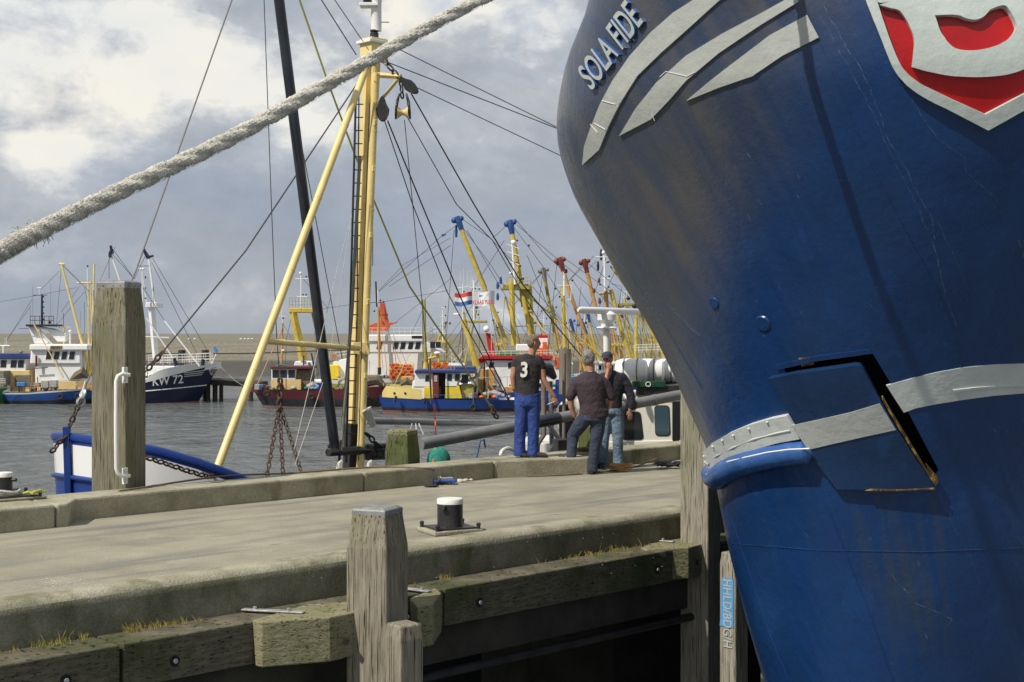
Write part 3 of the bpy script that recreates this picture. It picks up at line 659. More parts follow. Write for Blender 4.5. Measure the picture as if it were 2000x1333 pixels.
def ship():
    global STK
    root = empty('fishing_ship', st(12, TC, WZ), 'huge blue steel fishing ship with grey stripes, its bow filling the right of the picture', 'ship')
    zl = [-4.5+i*(5.6+4.5)/84 for i in range(85)]
    nth = 64; aft = [.5, 1, 1.6, 2.4, 3.3, 4.4, 5.6, 7, 9, 12, 16, 20]
    full = lambda z: interp(z, [-4.5, 0, 1.8, 3.2, 6], [1.9, 2.35, 2.5, 3.35, 3.3])
    rings = []
    for z in zl:
        b = Bz(z); ring = []
        base = s0z(z)+(b*1.05+.3)
        def wid(d):
            k = min(1, d/8); k = k*k*(3-2*k); return b+(full(z)-b)*k if full(z) > b else b
        for d in reversed(aft): ring.append(st(base+d, TC+wid(d), z))
        for i in range(nth+1):
            th = -math.pi/2+math.pi*i/nth; s, t = ship_pt(z, th); ring.append(st(s, t, z))
        for d in aft: ring.append(st(base+d, TC-wid(d), z))
        rings.append(ring)
    n = len(rings[0]); vs = [v for r in rings for v in r]; fs = []
    for i in range(len(rings)-1):
        for j in range(n): fs.append((i*n+j, i*n+(j+1) % n, (i+1)*n+(j+1) % n, (i+1)*n+j))
    fs += [tuple(range(n-1, -1, -1)), tuple((len(rings)-1)*n+j for j in range(n))]
    me = bpy.data.meshes.new('tmp'); me.from_pydata([tuple(v) for v in vs], [], fs)
    bm = bmesh.new(); bm.from_mesh(me); bmesh.ops.recalc_face_normals(bm, faces=bm.faces); bmesh.ops.triangulate(bm, faces=bm.faces)
    bvh = BVHTree.FromBMesh(bm); bm.free(); bpy.data.meshes.remove(me)
    O = Vector((0, 0, CH))
    def hit(px, py):
        d = (P(px, py, 10)-O).normalized()
        for k in range(14):
            h = bvh.ray_cast(O, d)
            if h[0] is not None: 
                nn = h[1]
                if nn.dot(d) > 0: nn = -nn
                return h[0], nn
            px += 3; d = (P(px, py, 10)-O).normalized()
        raise ValueError((px, py))
    def lift(co2, faces, th, name, mat, parent, base=0.0, label=None, side_mat=None):
        pts = [hit(x, y) for x, y in co2]
        # a smooth normal: average over the neighbouring faces
        acc = [Vector() for _ in pts]
        for f in faces:
            nn = sum((pts[i][1] for i in f), Vector())
            for i in f: acc[i] += nn
        nm = [(a.normalized() if a.length > 0 else p[1]) for a, p in zip(acc, pts)]
        top = [p[0]+q*(base+th) for p, q in zip(pts, nm)]; bot = [p[0]+q*(base-.012) for p, q in zip(pts, nm)]
        k = len(pts); mb = MB(); fl = []
        for f in faces:
            a, b_, c = (top[f[0]], top[f[1]], top[f[2]]); g = list(f)
            if (b_-a).cross(c-a).dot(nm[f[0]]) < 0: g.reverse()
            fl.append(g)
        e = {}
        for f in fl:
            for i in range(len(f)): e[(f[i], f[(i+1) % len(f)])] = 1
        side = [(b_, a, a+k, b_+k) for (a, b_) in e if (b_, a) not in e]
        mb.add(top+bot, fl); mb.mi = 1 if side_mat else 0; mb.add(top+bot, side)
        o = mb.build(name, [mat, side_mat] if side_mat else mat, parent, smooth=True, label=label); return o
    def poly2d(loops, grid=16):
        bm = bmesh.new()
        es = []
        for lp in loops:
            v = [bm.verts.new((x, y, 0)) for x, y in lp]
            es += [bm.edges.new((v[i], v[(i+1) % len(v)])) for i in range(len(v))]
        bmesh.ops.triangle_fill(bm, edges=es, use_beauty=True, use_dissolve=False)
        return cut(bm, grid)
    def cut(bm, grid):
        xs = [v.co.x for v in bm.verts]; ys = [v.co.y for v in bm.verts]
        for ax, lo, hi in ((0, min(xs), max(xs)), (1, min(ys), max(ys))):
            g = math.ceil(lo/grid)*grid
            while g < hi:
                co = (g+.013, 0, 0) if ax == 0 else (0, g+.013, 0); no = (1, 0, 0) if ax == 0 else (0, 1, 0)
                bmesh.ops.bisect_plane(bm, geom=bm.verts[:]+bm.edges[:]+bm.faces[:], plane_co=co, plane_no=no, dist=1e-4); g += grid
        bm.verts.index_update(); c = [(v.co.x, v.co.y) for v in bm.verts]; f = [[v.index for v in q.verts] for q in bm.faces]; bm.free(); return c, f
    def decal(loops, th, name, mat, parent, base=0.0, label=None, grid=16):
        c, f = poly2d(loops, grid); return lift(c, f, th, name, mat, parent, base, label)
    # rust run below the anchor plate, measured on the hull itself
    a, b_ = hit(1655, 960)[0], hit(1860, 960)[0]; lowp = hit(1800, 1330)[0]
    l0, l1, l2 = (q-OFF[root] for q in (a, b_, lowp))
    STK = (l0.x+.22*l0.z-.05, l1.x+.22*l1.z, l0.z+.05, l2.z-.4)
    global FLARE_SHEEN
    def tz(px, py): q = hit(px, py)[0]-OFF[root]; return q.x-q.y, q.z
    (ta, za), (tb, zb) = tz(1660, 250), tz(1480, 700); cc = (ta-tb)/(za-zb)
    fe = ta-cc*za; fi = tz(1380, 350); FLARE_SHEEN = (cc, fe+.15+.3, (fi[0]-cc*fi[1])+.05, .8, tz(1450, 850)[1]-.3)
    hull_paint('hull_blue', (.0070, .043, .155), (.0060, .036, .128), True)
    hull_paint('hull_plain', (.0070, .043, .155), (.0060, .036, .128), False)
    hull_paint('plate_blue', (.009, .038, .115), (.007, .028, .085), False, .32)
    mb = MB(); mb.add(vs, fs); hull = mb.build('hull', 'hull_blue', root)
    bm = bmesh.new(); bm.from_mesh(hull.data); bmesh.ops.recalc_face_normals(bm, faces=bm.faces); bm.to_mesh(hull.data); bm.free()
    # anchor recess cut into the shell
    rec = [(1530, 716), (1640, 700), (1704, 690), (1774, 806), (1833, 918), (1818, 938), (1700, 900), (1600, 860), (1552, 770)]
    f0, f1 = [], []
    for x, y in rec: h_, nn = hit(x, y); f0.append(h_-(h_-O).normalized()*.3); f1.append(h_+(h_-O).normalized()*.42)
    k = len(rec); cm = bpy.data.meshes.new('cut'); cm.from_pydata([tuple(v-OFF[root]) for v in f0+f1], [], [tuple(range(k)), tuple(range(2*k-1, k-1, -1))]+[(i, k+i, k+(i+1) % k, (i+1) % k) for i in range(k)])
    bm = bmesh.new(); bm.from_mesh(cm); bmesh.ops.recalc_face_normals(bm, faces=bm.faces); bm.to_mesh(cm); bm.free()
    cm.materials.append(M['void']); hull.data.materials.append(M['void'])
    co = bpy.data.objects.new('cut', cm); COL.objects.link(co); co.location = OFF[root]
    md = hull.modifiers.new('b', 'BOOLEAN'); md.operation = 'DIFFERENCE'; md.object = co; md.solver = 'EXACT'; md.material_mode = 'TRANSFER'
    bpy.context.view_layer.update(); apply(hull); bpy.data.objects.remove(co)
    for pl in hull.data.polygons: pl.use_smooth = True
    hull.data.set_sharp_from_angle(angle=R(35))
    # painted and raised marks
    S1 = [(1140, 322), (1144, 285), (1157, 247), (1174, 205), (1199, 158), (1233, 109), (1273, 64), (1317, 25), (1362, -4), (1410, -34), (1460, -60), (1520, -60), (1460, -32), (1406, 2), (1340, 62), (1293, 104), (1248, 148), (1213, 203), (1191, 247), (1173, 292)]
    S2_ = [(1212, 265), (1243, 213), (1283, 163), (1342, 109), (1416, 64), (1481, 30), (1535, 0), (1552, -6), (1561, 4), (1486, 50), (1406, 104), (1342, 158), (1307, 198), (1273, 233)]
    S3 = [(1342, 197), (1382, 163), (1446, 114), (1505, 69), (1577, 30), (1600, 74), (1530, 109), (1471, 149), (1406, 171)]
    for s in (S1, S2_, S3): decal([s], .018, 'stripe', 'letter_grey', root)
    # the ship's name, letters raised from the plating
    uv, fc = text_mesh('SOLA FIDE', 0, .012)
    bm = bmesh.new(); bl, br, tl, tr = [Vector(q) for q in ((1163, 178), (1263, 43), (1134, 137), (1227, -2))]
    vv = []
    for u, v in uv: q = bl*(1-u)*(1-v)+br*u*(1-v)+tl*(1-u)*v+tr*u*v; vv.append(bm.verts.new((q.x, q.y, 0)))
    for f in fc:
        try: bm.faces.new([vv[i] for i in f])
        except ValueError: pass
    bmesh.ops.remove_doubles(bm, verts=bm.verts[:], dist=.02)
    c, f = cut(bm, 20); lift(c, f, .035, 'name_lettering', 'letter_grey', root, side_mat='strake_blue')
    # shield
    out = [(1668, -70), (1690, 0), (1718, 70), (1742, 128), (1765, 160), (1800, 187), (1855, 215), (1928, 253), (2000, 213), (2060, 185), (2105, 140), (2135, 60), (2150, -70)]
    inn = [(1694, -70), (1708, -10), (1735, 70), (1760, 128), (1790, 158), (1835, 182), (1922, 222), (2000, 181), (2050, 157), (2085, 115), (2108, 50), (2122, -70)]
    def cm(lp, keep=(), n_=5):
        o_ = []; m_ = len(lp)
        for i in range(m_):
            a, b_, c_, d_ = [Vector((*lp[(i+j) % m_], 0)) for j in (-1, 0, 1, 2)]
            if i in keep: a = b_*2-c_ if False else b_
            if (i+1) % m_ in keep: d_ = c_
            for k_ in range(n_):
                t = k_/n_; q = .5*((2*b_)+(c_-a)*t+(2*a-5*b_+4*c_-d_)*t*t+(3*b_-a-3*c_+d_)*t**3); o_.append((q.x, q.y))
        return o_
    out = cm(out, (0, 7, 12)); inn = cm(inn, (0, 6, 11)); 
    decal([inn], .008, 'shield_field', 'emblem_red', root)
    decal([out, inn], .045, 'shield_border', 'emblem_grey', root)
    g = [(1704, -70), (1706, -20), (1714, 8), (1735, 8), (1717, 14), (1738, 20), (1756, 26), (1775, 55), (1784, 80), (1783, 105), (1780, 131), (1840, 146), (1900, 151), (1960, 147), (2005, 132), (2050, 108), (2080, 60), (2090, 0), (2096, -70)]
    hole = [(1823, 35), (1850, 34), (1871, 36), (1885, 42), (1902, 44), (1917, 38), (1928, 26), (1954, 18), (1966, 28), (1977, 48), (1979, 62), (1965, 80), (1940, 93), (1905, 101), (1868, 99), (1848, 85), (1833, 62)]
    decal([cm(g, (0, 3, 4, 10, 18)), cm(hole, (0, 2, 6))], .060, 'shield_letter', 'emblem_grey', root)
    # rubbing band, right of the recess
    top = [(1731, 753), (1780, 739), (1830, 727), (1880, 718), (1940, 712), (2000, 710), (2100, 712)]
    bot = [(2100, 770), (2000, 768), (1940, 773), (1880, 781), (1830, 789), (1790, 797), (1765, 806)]
    decal([top+bot], .006, 'band', 'band_grey', root)
    decal([[(1860, 761), (1900, 756), (1960, 751), (2000, 750), (2100, 751), (2100, 755), (2000, 754), (1960, 755), (1900, 760), (1862, 766)]], .016, 'weld_seam', 'band_grey', root)
    # anchor plate hung over the recess
    pl = decal([[(1506, 735), (1560, 724), (1620, 716), (1672, 708), (1680, 709), (1688, 718), (1718, 775), (1754, 838), (1789, 895), (1822, 944), (1818, 951), (1740, 953), (1636, 951), (1600, 900), (1560, 828), (1530, 775)]], .060, 'anchor_plate', 'plate_blue', root, .0, label='anchor plate with rusty yellow right edge')
    decal([[(1552, 825), (1600, 814), (1660, 800), (1718, 782), (1748, 833), (1690, 846), (1640, 858), (1583, 872)]], .066, 'plate_band', 'letter_grey', pl, .0)
    decal([[(1722, 775), (1724, 774), (1759, 832), (1824, 940), (1822, 944), (1817, 937), (1755, 834)]], .070, 'rusty_edge', 'rusty_edge', pl, .0)
    decal([[(1700, 950), (1760, 951), (1821, 948), (1820, 951), (1740, 954), (1690, 953)]], .069, 'rusty_edge', 'rusty_edge', pl, .0)
    decal([[(1808, 905), (1826, 925), (1829, 938), (1822, 944)]], .05, 'rust_patch', 'rusty_edge', root)
    decal([[(1560, 700), (1582, 698), (1590, 712), (1566, 716)]], .004, 'rust_patch', 'rusty_edge', root)
    decal([[(1515, 712), (1600, 694), (1698, 682), (1704, 690), (1640, 699), (1600, 704), (1520, 722)]], .012, 'recess_lip', 'hull_plain', root)
    # rubbing strake: grey doubler plate and a half-round bar running round the side
    decal([[(1378, 884), (1400, 861), (1430, 843), (1470, 826), (1510, 814), (1540, 808), (1553, 825), (1566, 853), (1520, 862), (1470, 877), (1430, 894), (1405, 912), (1392, 925), (1384, 916)]], .05, 'doubler_plate', 'band_grey', root, grid=10)
    def run(pts, off, rad, name, mat, wrap=True, taper=True, n=14):
        cp = []
        for x, y in pts: h_, nn = hit(x, y); cp.append(h_+nn*off)
        if wrap:
            last = cp[-1]; z = last.z
            s_l = (last.x+last.y)*S2; t_l = -(last.y-last.x)*S2
            b = Bz(z); th = math.asin(max(-1, min(1, (TC-t_l)/b*.97)))
            for i in range(1, 9):
                a_ = th+(math.pi/2-th)*i/8; s, t = ship_pt(z-.004*i, a_); nn = Vector((-math.cos(a_), 0)); s_, t_ = s-off*math.cos(a_), t-off*math.sin(a_); cp.append(st(s_, t_, z-.004*i))
            for d in (1, 2.5, 4): s, t = ship_pt(z-.03, math.pi/2); cp.append(st(s+d, t-off-interp(d, [0, 8], [0, .35]), z-.03))
        # resample evenly
        rr = [rad]*len(cp)
        if taper: rr[0] = rad*.35; cp.insert(1, cp[0].lerp(cp[1], .35)); rr.insert(1, rad)
        o = MB().tube(cp, rr, n).build(name, mat, root, smooth=True); return o
    run([(1592, 878), (1550, 882), (1510, 889), (1470, 899), (1440, 909), (1418, 921), (1404, 934)], .02, .105, 'rubbing_bar', 'strake_blue')
    run([(1588, 866), (1550, 868), (1510, 874), (1470, 884), (1440, 894), (1416, 908), (1400, 922)], .099, .007, 'white_line', 'white_paint', True, False, 6)
    run([(1548, 836), (1520, 842), (1480, 853), (1440, 870), (1410, 887), (1394, 905)], .05, .009, 'weld_seam', 'band_grey', True, False, 6)
    for x, y in ((1505, 820), (1470, 833), (1441, 846), (1420, 856), (1402, 868), (1386, 888), (1388, 900)):
        h_, nn = hit(x, y); MB().ball(h_+nn*.055, .012, 8, 5).build('rivet', 'band_grey', root)
    # plate seams, welds and scratches
    def ribbon(pts, w_, th, mb):
        pp = []
        for (x0, y0), (x1, y1) in zip(pts[:-1], pts[1:]):
            k_ = max(1, int(math.hypot(x1-x0, y1-y0)/14))
            for i in range(k_):
                t = i/k_; pp.append((x0+(x1-x0)*t, y0+(y1-y0)*t))
        pp.append(pts[-1]); cp = []
        for x, y in pp: h_, nn = hit(x, y); cp.append(h_+nn*th*.3)
        mb.tube(cp, [(w_, w_)]*len(cp), 5)
    mb = MB()
    for q in ([(1556, -30), (1600, 80), (1650, 200), (1706, 330), (1770, 450), (1830, 560), (1862, 640), (1885, 760)],
              [(1428, 1010), (1500, 1230), (1540, 1330)], [(1620, 1000), (1700, 1200), (1745, 1333)], [(1492, 1010), (1560, 1200), (1610, 1333)],
              [(1430, 1062), (1600, 1075), (1800, 1078), (2000, 1070)], [(1180, 470), (1300, 640), (1372, 760)]):
        mb = MB(); ribbon(q, .0045, .004, mb); mb.build('plate_seam', 'hull_blue', root, smooth=True)
    def jag(pts, amp=3):
        o_ = []
        for (x0, y0), (x1, y1) in zip(pts[:-1], pts[1:]):
            k_ = max(1, int(math.hypot(x1-x0, y1-y0)/12))
            for i in range(k_): t = i/k_; o_.append((x0+(x1-x0)*t+random.uniform(-amp, amp), y0+(y1-y0)*t+random.uniform(-amp, amp)*.4))
        return o_+[pts[-1]]
    random.seed(5)
    for q, w_ in (([(1605, 5), (1640, 70), (1690, 150), (1725, 240), (1728, 258), (1790, 370), (1822, 430), (1826, 480), (1850, 590), (1870, 640)], .0013),
                  ([(1603, 30), (1650, 120), (1700, 210), (1740, 300), (1790, 400), (1830, 500)], .0011),
                  ([(1780, 195), (1830, 270), (1885, 310), (1890, 338), (1945, 390), (1960, 425)], .0011), ([(1990, 470), (2000, 510), (2010, 540)], .0015),
                  ([(1830, 430), (1880, 540), (1900, 580)], .0008), ([(1735, 1115), (1790, 1180), (1860, 1210), (1850, 1225)], .0012),
                  ([(1380, 690), (1370, 660), (1310, 600)], .0008), ([(1610, 790), (1640, 800), (1665, 830)], .0011), ([(1830, 960), (1900, 1100), (1915, 1150)], .0007)):
        mb = MB(); ribbon(jag(q, 2.2), w_, .004, mb); mb.build('scratch', 'scratch', root)
    mb = MB()
    for k_ in range(46):                      # small nicks low and high on the plating
        x = random.uniform(1430, 1990); y = random.uniform(260, 1300)
        if 1500 < x < 1840 and 680 < y < 960: continue
        if y > 900 and x < 1520: continue
        L_ = random.uniform(4, 18); a_ = random.uniform(.8, 1.4)
        ribbon([(x, y), (x+L_*math.cos(a_), y+L_*math.sin(a_))], random.uniform(.0008, .0018), .004, mb)
    tag(mb.build('paint_nicks', 'scratch', root), kind='stuff')
    # pale scuffs on the grey stripes
    mb = MB(); random.seed(9)
    for q in ([(1157, 242), (1172, 258), (1166, 240), (1186, 252)], [(1275, 222), (1282, 235)], [(1292, 150), (1305, 140), (1345, 150), (1360, 141)], [(1180, 196), (1205, 203)]):
        mb = MB(); qq = jag(q, 1.5); cp = [hit(x, y) for x, y in qq]; mb.tube([h_+nn*.021 for h_, nn in cp], .003, 5); mb.build('paint_scuff', 'white_paint', root)
    # hull dents, built as small raised knobs
    for x, y, rr in ((1395, 592, .045), (1490, 632, .06)):
        h_, nn = hit(x, y); MB().tube([h_-nn*.02, h_+nn*.012], [rr*1.4, rr], 16).build('dent_knob', 'hull_plain', root, smooth=True)
    # deck rail and a fairlead above the picture edge, for views from the side
    rl = MB()
    zt = 5.6
    pts = [st(*ship_pt(zt, -math.pi/2+math.pi*i/24), zt) for i in range(25)]
    for h_ in (.45, .9): rl.tube([p+Vector((0, 0, h_)) for p in pts], .02, 6)
    for p in pts[::3]: rl.tube([p, p+Vector((0, 0, .9))], .02, 6)
    rl.build('railing', 'white_paint', root, smooth=True)
    return root, hit
hull_paint('strake_blue', (.04, .12, .34), (.03, .09, .27), False, .22)
SHIP, HIT = ship()
# ---- thick mooring rope
def twisted(pts, r, name, mat, label, fr=0, tw=9.0, lobes=3, seg=None):
    pts = [Vector(p) for p in pts]; L_ = sum((b-a).length for a, b in zip(pts[:-1], pts[1:])); n = seg or int(L_/(r*.28))
    def at(t):
        t *= len(pts)-1; i = min(int(t), len(pts)-2); return pts[i].lerp(pts[i+1], t-i)
    mb = MB(); k = 18; vs = []; rnd = random.Random(3)
    t0 = (pts[-1]-pts[0]).normalized(); a = t0.orthogonal().normalized(); b = t0.cross(a)
    for i in range(n+1):
        c = at(i/n); ph = i/n*L_*tw
        for j in range(k):
            an = 2*math.pi*j/k; s = abs(math.cos(lobes*(an-ph)/2)); rr = r*(.64+.40*s**.8)*(1+rnd.uniform(-.09, .09))
            vs.append(c+a*(rr*math.cos(an))+b*(rr*math.sin(an)))
    fs = [(i*k+j, i*k+(j+1) % k, (i+1)*k+(j+1) % k, (i+1)*k+j) for i in range(n) for j in range(k)]
    mb.add(vs, fs+[tuple(range(k-1, -1, -1)), tuple(n*k+j for j in range(k))])
    for i in range(fr):                       # loose fibres
        t = rnd.random(); c = at(t); an = rnd.uniform(0, 6.28); d = a*math.cos(an)+b*math.sin(an); p = c+d*r*.92
        q = p+d*r*rnd.uniform(.05, .30)+t0*r*rnd.uniform(-.7, .7)+Vector((0, 0, -r*rnd.uniform(0, .15))); e = t0.cross(d)*r*.03
        mb.add([p-e, p+e, q], [(0, 1, 2)])
    o = mb.build(name, mat, None, smooth=False)
    return tag(o, label, 'rope')
pm('hawser', (.66, .63, .55), (.48, .455, .39), 30, .95, .6, 120, spot=(.75, .72, .64), spots=60)
A_ = P(-260, 640, 4.6); B_ = P(0, 493, 5.0); C_ = P(470, 260, 6.4); D_ = P(950, -6, 8.0); E_ = P(1550, -240, 10.5)
def rope_pts(ps, n=10):
    # Catmull-Rom through the given points
    ps = [ps[0]*2-ps[1]]+ps+[ps[-1]*2-ps[-2]]; out = []
    for i in range(1, len(ps)-2):
        for k in range(n):
            t = k/n; a, b, c, d = ps[i-1:i+3]
            out.append(.5*((2*b)+(c-a)*t+(2*a-5*b+4*c-d)*t*t+(3*b-a-3*c+d)*t**3))
    return out+[ps[-2]]
rp_ = rope_pts([A_, P(-120, 562, 4.8), B_, P(60, 460, 5.2), P(230, 375, 5.7), C_, P(700, 130, 7.15), D_, P(1250, -140, 9.25), E_])
twisted(rp_, .0345, 'mooring_rope', 'hawser', 'thick frayed off-white mooring rope slung across the sky', 26000, 11)
mb = MB(); c = P(68, 452, 5.3)
for k in range(160):
    d = Vector((random.gauss(0, 1), random.gauss(0, 1), random.gauss(0, 1))).normalized(); q = c+Vector((random.gauss(0, .03), 0, random.gauss(0, .015)))
    mb.tube([q, q+d*.02, q+d*.035+Vector((0, 0, -.008))], .0015, 3)
tag(mb.build('rope_fray', 'hawser'), 'frayed tuft of pale yarn on the thick rope at the left', 'rope')
# ================================================================ THE YELLOW-MASTED CUTTER BEHIND THE QUAY
CV = 17.8                                  # centreline of the cutter in the quay frame
def CP(px, py, dv=0.0): return VP(px, py, CV+dv)
def cutter():
    root = empty('fishing_cutter', UV(18, CV, WZ), 'white and blue cutter with pale yellow mast moored behind the quay', 'fishing boat')
    u0, u1 = 9.36, 28.0; us = [0, .05, .15, .35, .6, 1, 1.5, 2.2, 3, 4, 5.5, 7.5, 10, 13, 16, 18.76]
    def hb(d): 
        b = 2.0*max(0, 1-(1-min(d, 3.2)/3.2)**2)**.40 
        if d > 14: b *= 1-.25*((d-14)/4.8)**2
        return max(b, .03)
    def sh(d): return interp(d, [0, .5, .8, 1.1, 1.5, 2.2, 3.5, 6, 10, 19], [.68, .56, .46, .34, .16, -.2, -.55, -.8, -.85, -.6])
    rows = [(0, 1.0), (.09, 1.0), (.50, .97), (.57, .965), (1.6, .90), (3.2, .75), (5.6, .30)]
    mats = ['boat_blue', 'white_gloss', 'boat_blue', 'boat_blue', 'black_hull', 'black_hull']
    rows_m = [0, 1, 2, 3, 4, 5]
    mb = MB(); n = len(rows); idx = {}
    for sgn in (1, -1):
        st_ = len(mb.v)
        vs = []
        for d in us:
            for k, (dz, w) in enumerate(rows):
                z = sh(d)-dz; rake = .03*dz*max(0, 1-d/3)
                vs.append(UV(u0+d+rake, CV+sgn*hb(d)*w, z))
        mb.add(vs, [])
        for i in range(len(us)-1):
            for k in range(n-1):
                mb.mi = rows_m[k]; f = [st_+i*n+k, st_+(i+1)*n+k, st_+(i+1)*n+k+1, st_+i*n+k+1]
                mb.f.append(f); mb.m.append(mb.mi)
    # inner bulwark, deck and transom
    vs = []
    for d in us:
        b = max(.0, hb(d)-.09); b2 = max(0, hb(d)*.88-.1); uu = u0+d+.12; u2 = u0+d+.5*max(0, 1-d/3)+.12
        vs += [UV(uu, CV-b, sh(d)), UV(u2, CV-b2, sh(d)-.75), UV(u2, CV+b2, sh(d)-.75), UV(uu, CV+b, sh(d))]
    b0 = len(mb.v); mb.add(vs, [])
    for i in range(len(us)-1):
        for k in range(3): mb.mi = 1 if k != 1 else 4; mb.f.append([b0+i*4+k, b0+i*4+k+1, b0+(i+1)*4+k+1, b0+(i+1)*4+k]); mb.m.append(mb.mi)
    hull = mb.build('hull', mats, root, smooth=True)
    for sgn in (1, -1):                     # blue rails
        pts = [UV(u0+d+.0, CV+sgn*(hb(d)), sh(d)+.01) for d in us]
        MB().tube(pts, [(.055, .035)]*len(pts), 8, side=(0, 0, 1)).build('rail', 'boat_blue', root, smooth=True)
        pts = [UV(u0+d, CV+sgn*(hb(d)*.965+.01), sh(d)-.53) for d in us]
        MB().tube(pts, .035, 8).build('rubbing_strake', 'boat_blue', root, smooth=True)
    a = UV(u0-.05, CV, .84); b = UV(u0+.09, CV, -3.4)
    MB().tube([a, a.lerp(b, .2), b], [(.062, .062)]*3, 4, side=(-.7, .7, 0)).build('stem_post', 'boat_blue', root, bevel=.008)
    # mast: two round yellow columns with plates, black lower part
    def cp(px, py, dv=0.0): return CP(px, py, dv)
    Yk = 122.0
    MB().tube([cp(703, 925), cp(719, 500), cp(735, 112)], .062, 16).build('mast_column', 'mast_yellow', root, smooth=True)
    MB().tube([cp(683, 925, .25), cp(687, 828, .25)], .12, 4, side=(1, 0, 0)).build('mast_foot', 'black_iron', root, bevel=.01)
    MB().tube([cp(688, 828, .2), cp(702, 500, .2), cp(718, 122, .2)], .082, 4, side=(1, 0, 0)).build('mast_column', 'mast_yellow', root, bevel=.01)
    MB().box(cp(730, 95), (.34, .3, .30), R(45)).build('mast_head', 'mast_yellow', root, bevel=.01)
    MB().box(cp(726, 84), (.36, .36, .05), R(45)).build('mast_platform', 'white_gloss', root, bevel=.008)
    t = cp(731, 80); s_ = .0082
    MB().lathe(t, [(.05, 0), (.07, .02), (.07, .12), (.05, .14), (.07, .15), (.07, .17)], 20).build('lamp', 'black_iron', root, smooth=True)
    MB().lathe(t+Vector((.03, .02, .0)), [(.085, .16), (.085, .62), (.09, .63), (.10, .80), (.09, .82)], 24).build('light_tower', 'white_gloss', root, smooth=True)
    MB().box(t+Vector((-.08, 0, .57)), (.30, .24, .05)).build('lamp_bracket', 'white_gloss', root, bevel=.006)
    MB().lathe(t+Vector((-.11, -.02, .6)), [(.06, 0), (.07, .02), (.07, .16), (.05, .2)], 18).build('lamp', 'glass_dark', root, smooth=True)
    MB().tube([t+Vector((.1, 0, .30)), t+Vector((.24, 0, .30))], .008, 5).build('aerial', 'black_iron', root)
    # side legs and cross bar
    leg_n = [cp(720, 120, -.1), CP(567, 540, -1.0), P(421, 925, 19.2)]
    MB().tube([leg_n[0], leg_n[2]], .058, 16).build('mast_leg', 'mast_yellow', root, smooth=True)
    MB().tube([leg_n[0]+Vector((.1, .2, 0)), UV(15.8, CV+1.9, -.4)], .072, 16).build('mast_leg', 'mast_yellow', root, smooth=True)
    L0 = leg_n[0].lerp(leg_n[2], .715)
    MB().tube([L0, cp(700, 681, -.05)], .042, 14).build('cross_bar', 'mast_yellow', root, smooth=True)
    MB().box(cp(706, 681, -.02), (.26, .05, .20), R(10)).build('gusset', 'mast_yellow', root, bevel=.006)
    # arm carrying the blocks
    MB().tube([cp(738, 147, -.1), cp(782, 150, -.55)], .045, 4, side=(0, 0, 1)).build('mast_arm', 'mast_yellow', root, bevel=.005)
    MB().tube([cp(740, 200, -.1), cp(778, 155, -.5)], .035, 4, side=(0, 0, 1)).build('arm_brace', 'mast_yellow', root, bevel=.004)
    MB().box(cp(750, 117, -.1), (.12, .08, .1)).build('bracket', 'mast_yellow', root, bevel=.01)
    for a_, b_, r_ in ((leg_n[0], leg_n[2], .061), (cp(735, 112), cp(703, 925), .066), (L0, cp(700, 681, -.05), .046)):
        for t_ in (.18, .37, .55, .78, .93):
            q = a_.lerp(b_, t_); d_ = (b_-a_).normalized(); MB().tube([q-d_*.012, q+d_*.012], r_, 16).build('collar', 'mast_yellow', root, smooth=True)
    for py in (240, 330, 460, 590, 735): MB().box(cp(738-(py-112)*.039, py, -.06), (.05, .05, .09), R(30)).build('bracket', 'mast_yellow', root, bevel=.006)
    MB().tube([cp(722, 200, -.12), cp(709, 560, -.12), cp(700, 900, -.12)], .008, 5).build('cable_run', 'cable', root)
    # ladder
    lm = MB(); la, lb = cp(695, 190, -.1), cp(676, 905, -.1)
    lm.tube([la, lb], .018, 8); lc, ld = cp(707, 190, -.05), cp(690, 905, -.05)
    for k in range(27):
        tt = .02+k*.036; lm.tube([la.lerp(lb, tt), lc.lerp(ld, tt)+Vector((.02, 0, 0))], .011, 6)
    lm.build('ladder', 'black_iron', root, smooth=True)
    MB().tube([cp(703, 305, -.2), cp(688, 600, -.2), cp(666, 880, -.2)], .028, 10).build('pipe', 'mast_grey', root, smooth=True)
    MB().tube([cp(666, 860, -.2), cp(660, 925, -.2)], .022, 8).build('pipe', 'black_iron', root, smooth=True)
    MB().tube([cp(701, 185, .05), cp(697, 640, .05), cp(692, 830, .05)], .012, 6).build('conduit', 'rust', root, smooth=True)
    # pulley blocks
    def block(c, w, h, name='pulley_block', tilt=0.0, dv=0):
        c = Vector(c); rt = Matrix.Rotation(tilt, 3, 'Y'); b = None
        for i, off in enumerate((-.055, .055)):
            m_ = MB(); pr = []
            for k in range(14):
                a = 2*math.pi*k/14; x = math.cos(a)*w/2*(.62 if math.sin(a) > .3 else 1); z = math.sin(a)*h/2; pr.append(c+rt @ Vector((x, off*(1 if tilt else 1), z)))
            m_.slab(pr, rt @ Vector((0, .022, 0)))
            o_ = m_.build(name if b is None else 'cheek', 'black_iron', root if b is None else b, bevel=.005)
            if b is None: b = o_
        q = c+rt @ Vector((0, 0, -h*.22)); dy = rt @ Vector((0, .05, 0))
        MB().tube([q-dy, q-dy*.2, q+dy*.2, q+dy], [w*.42, w*.3, w*.3, w*.42], 18).build('sheave', 'cream', b, smooth=True)
        return b
    block(cp(747, 213, -.3), .21, .40)
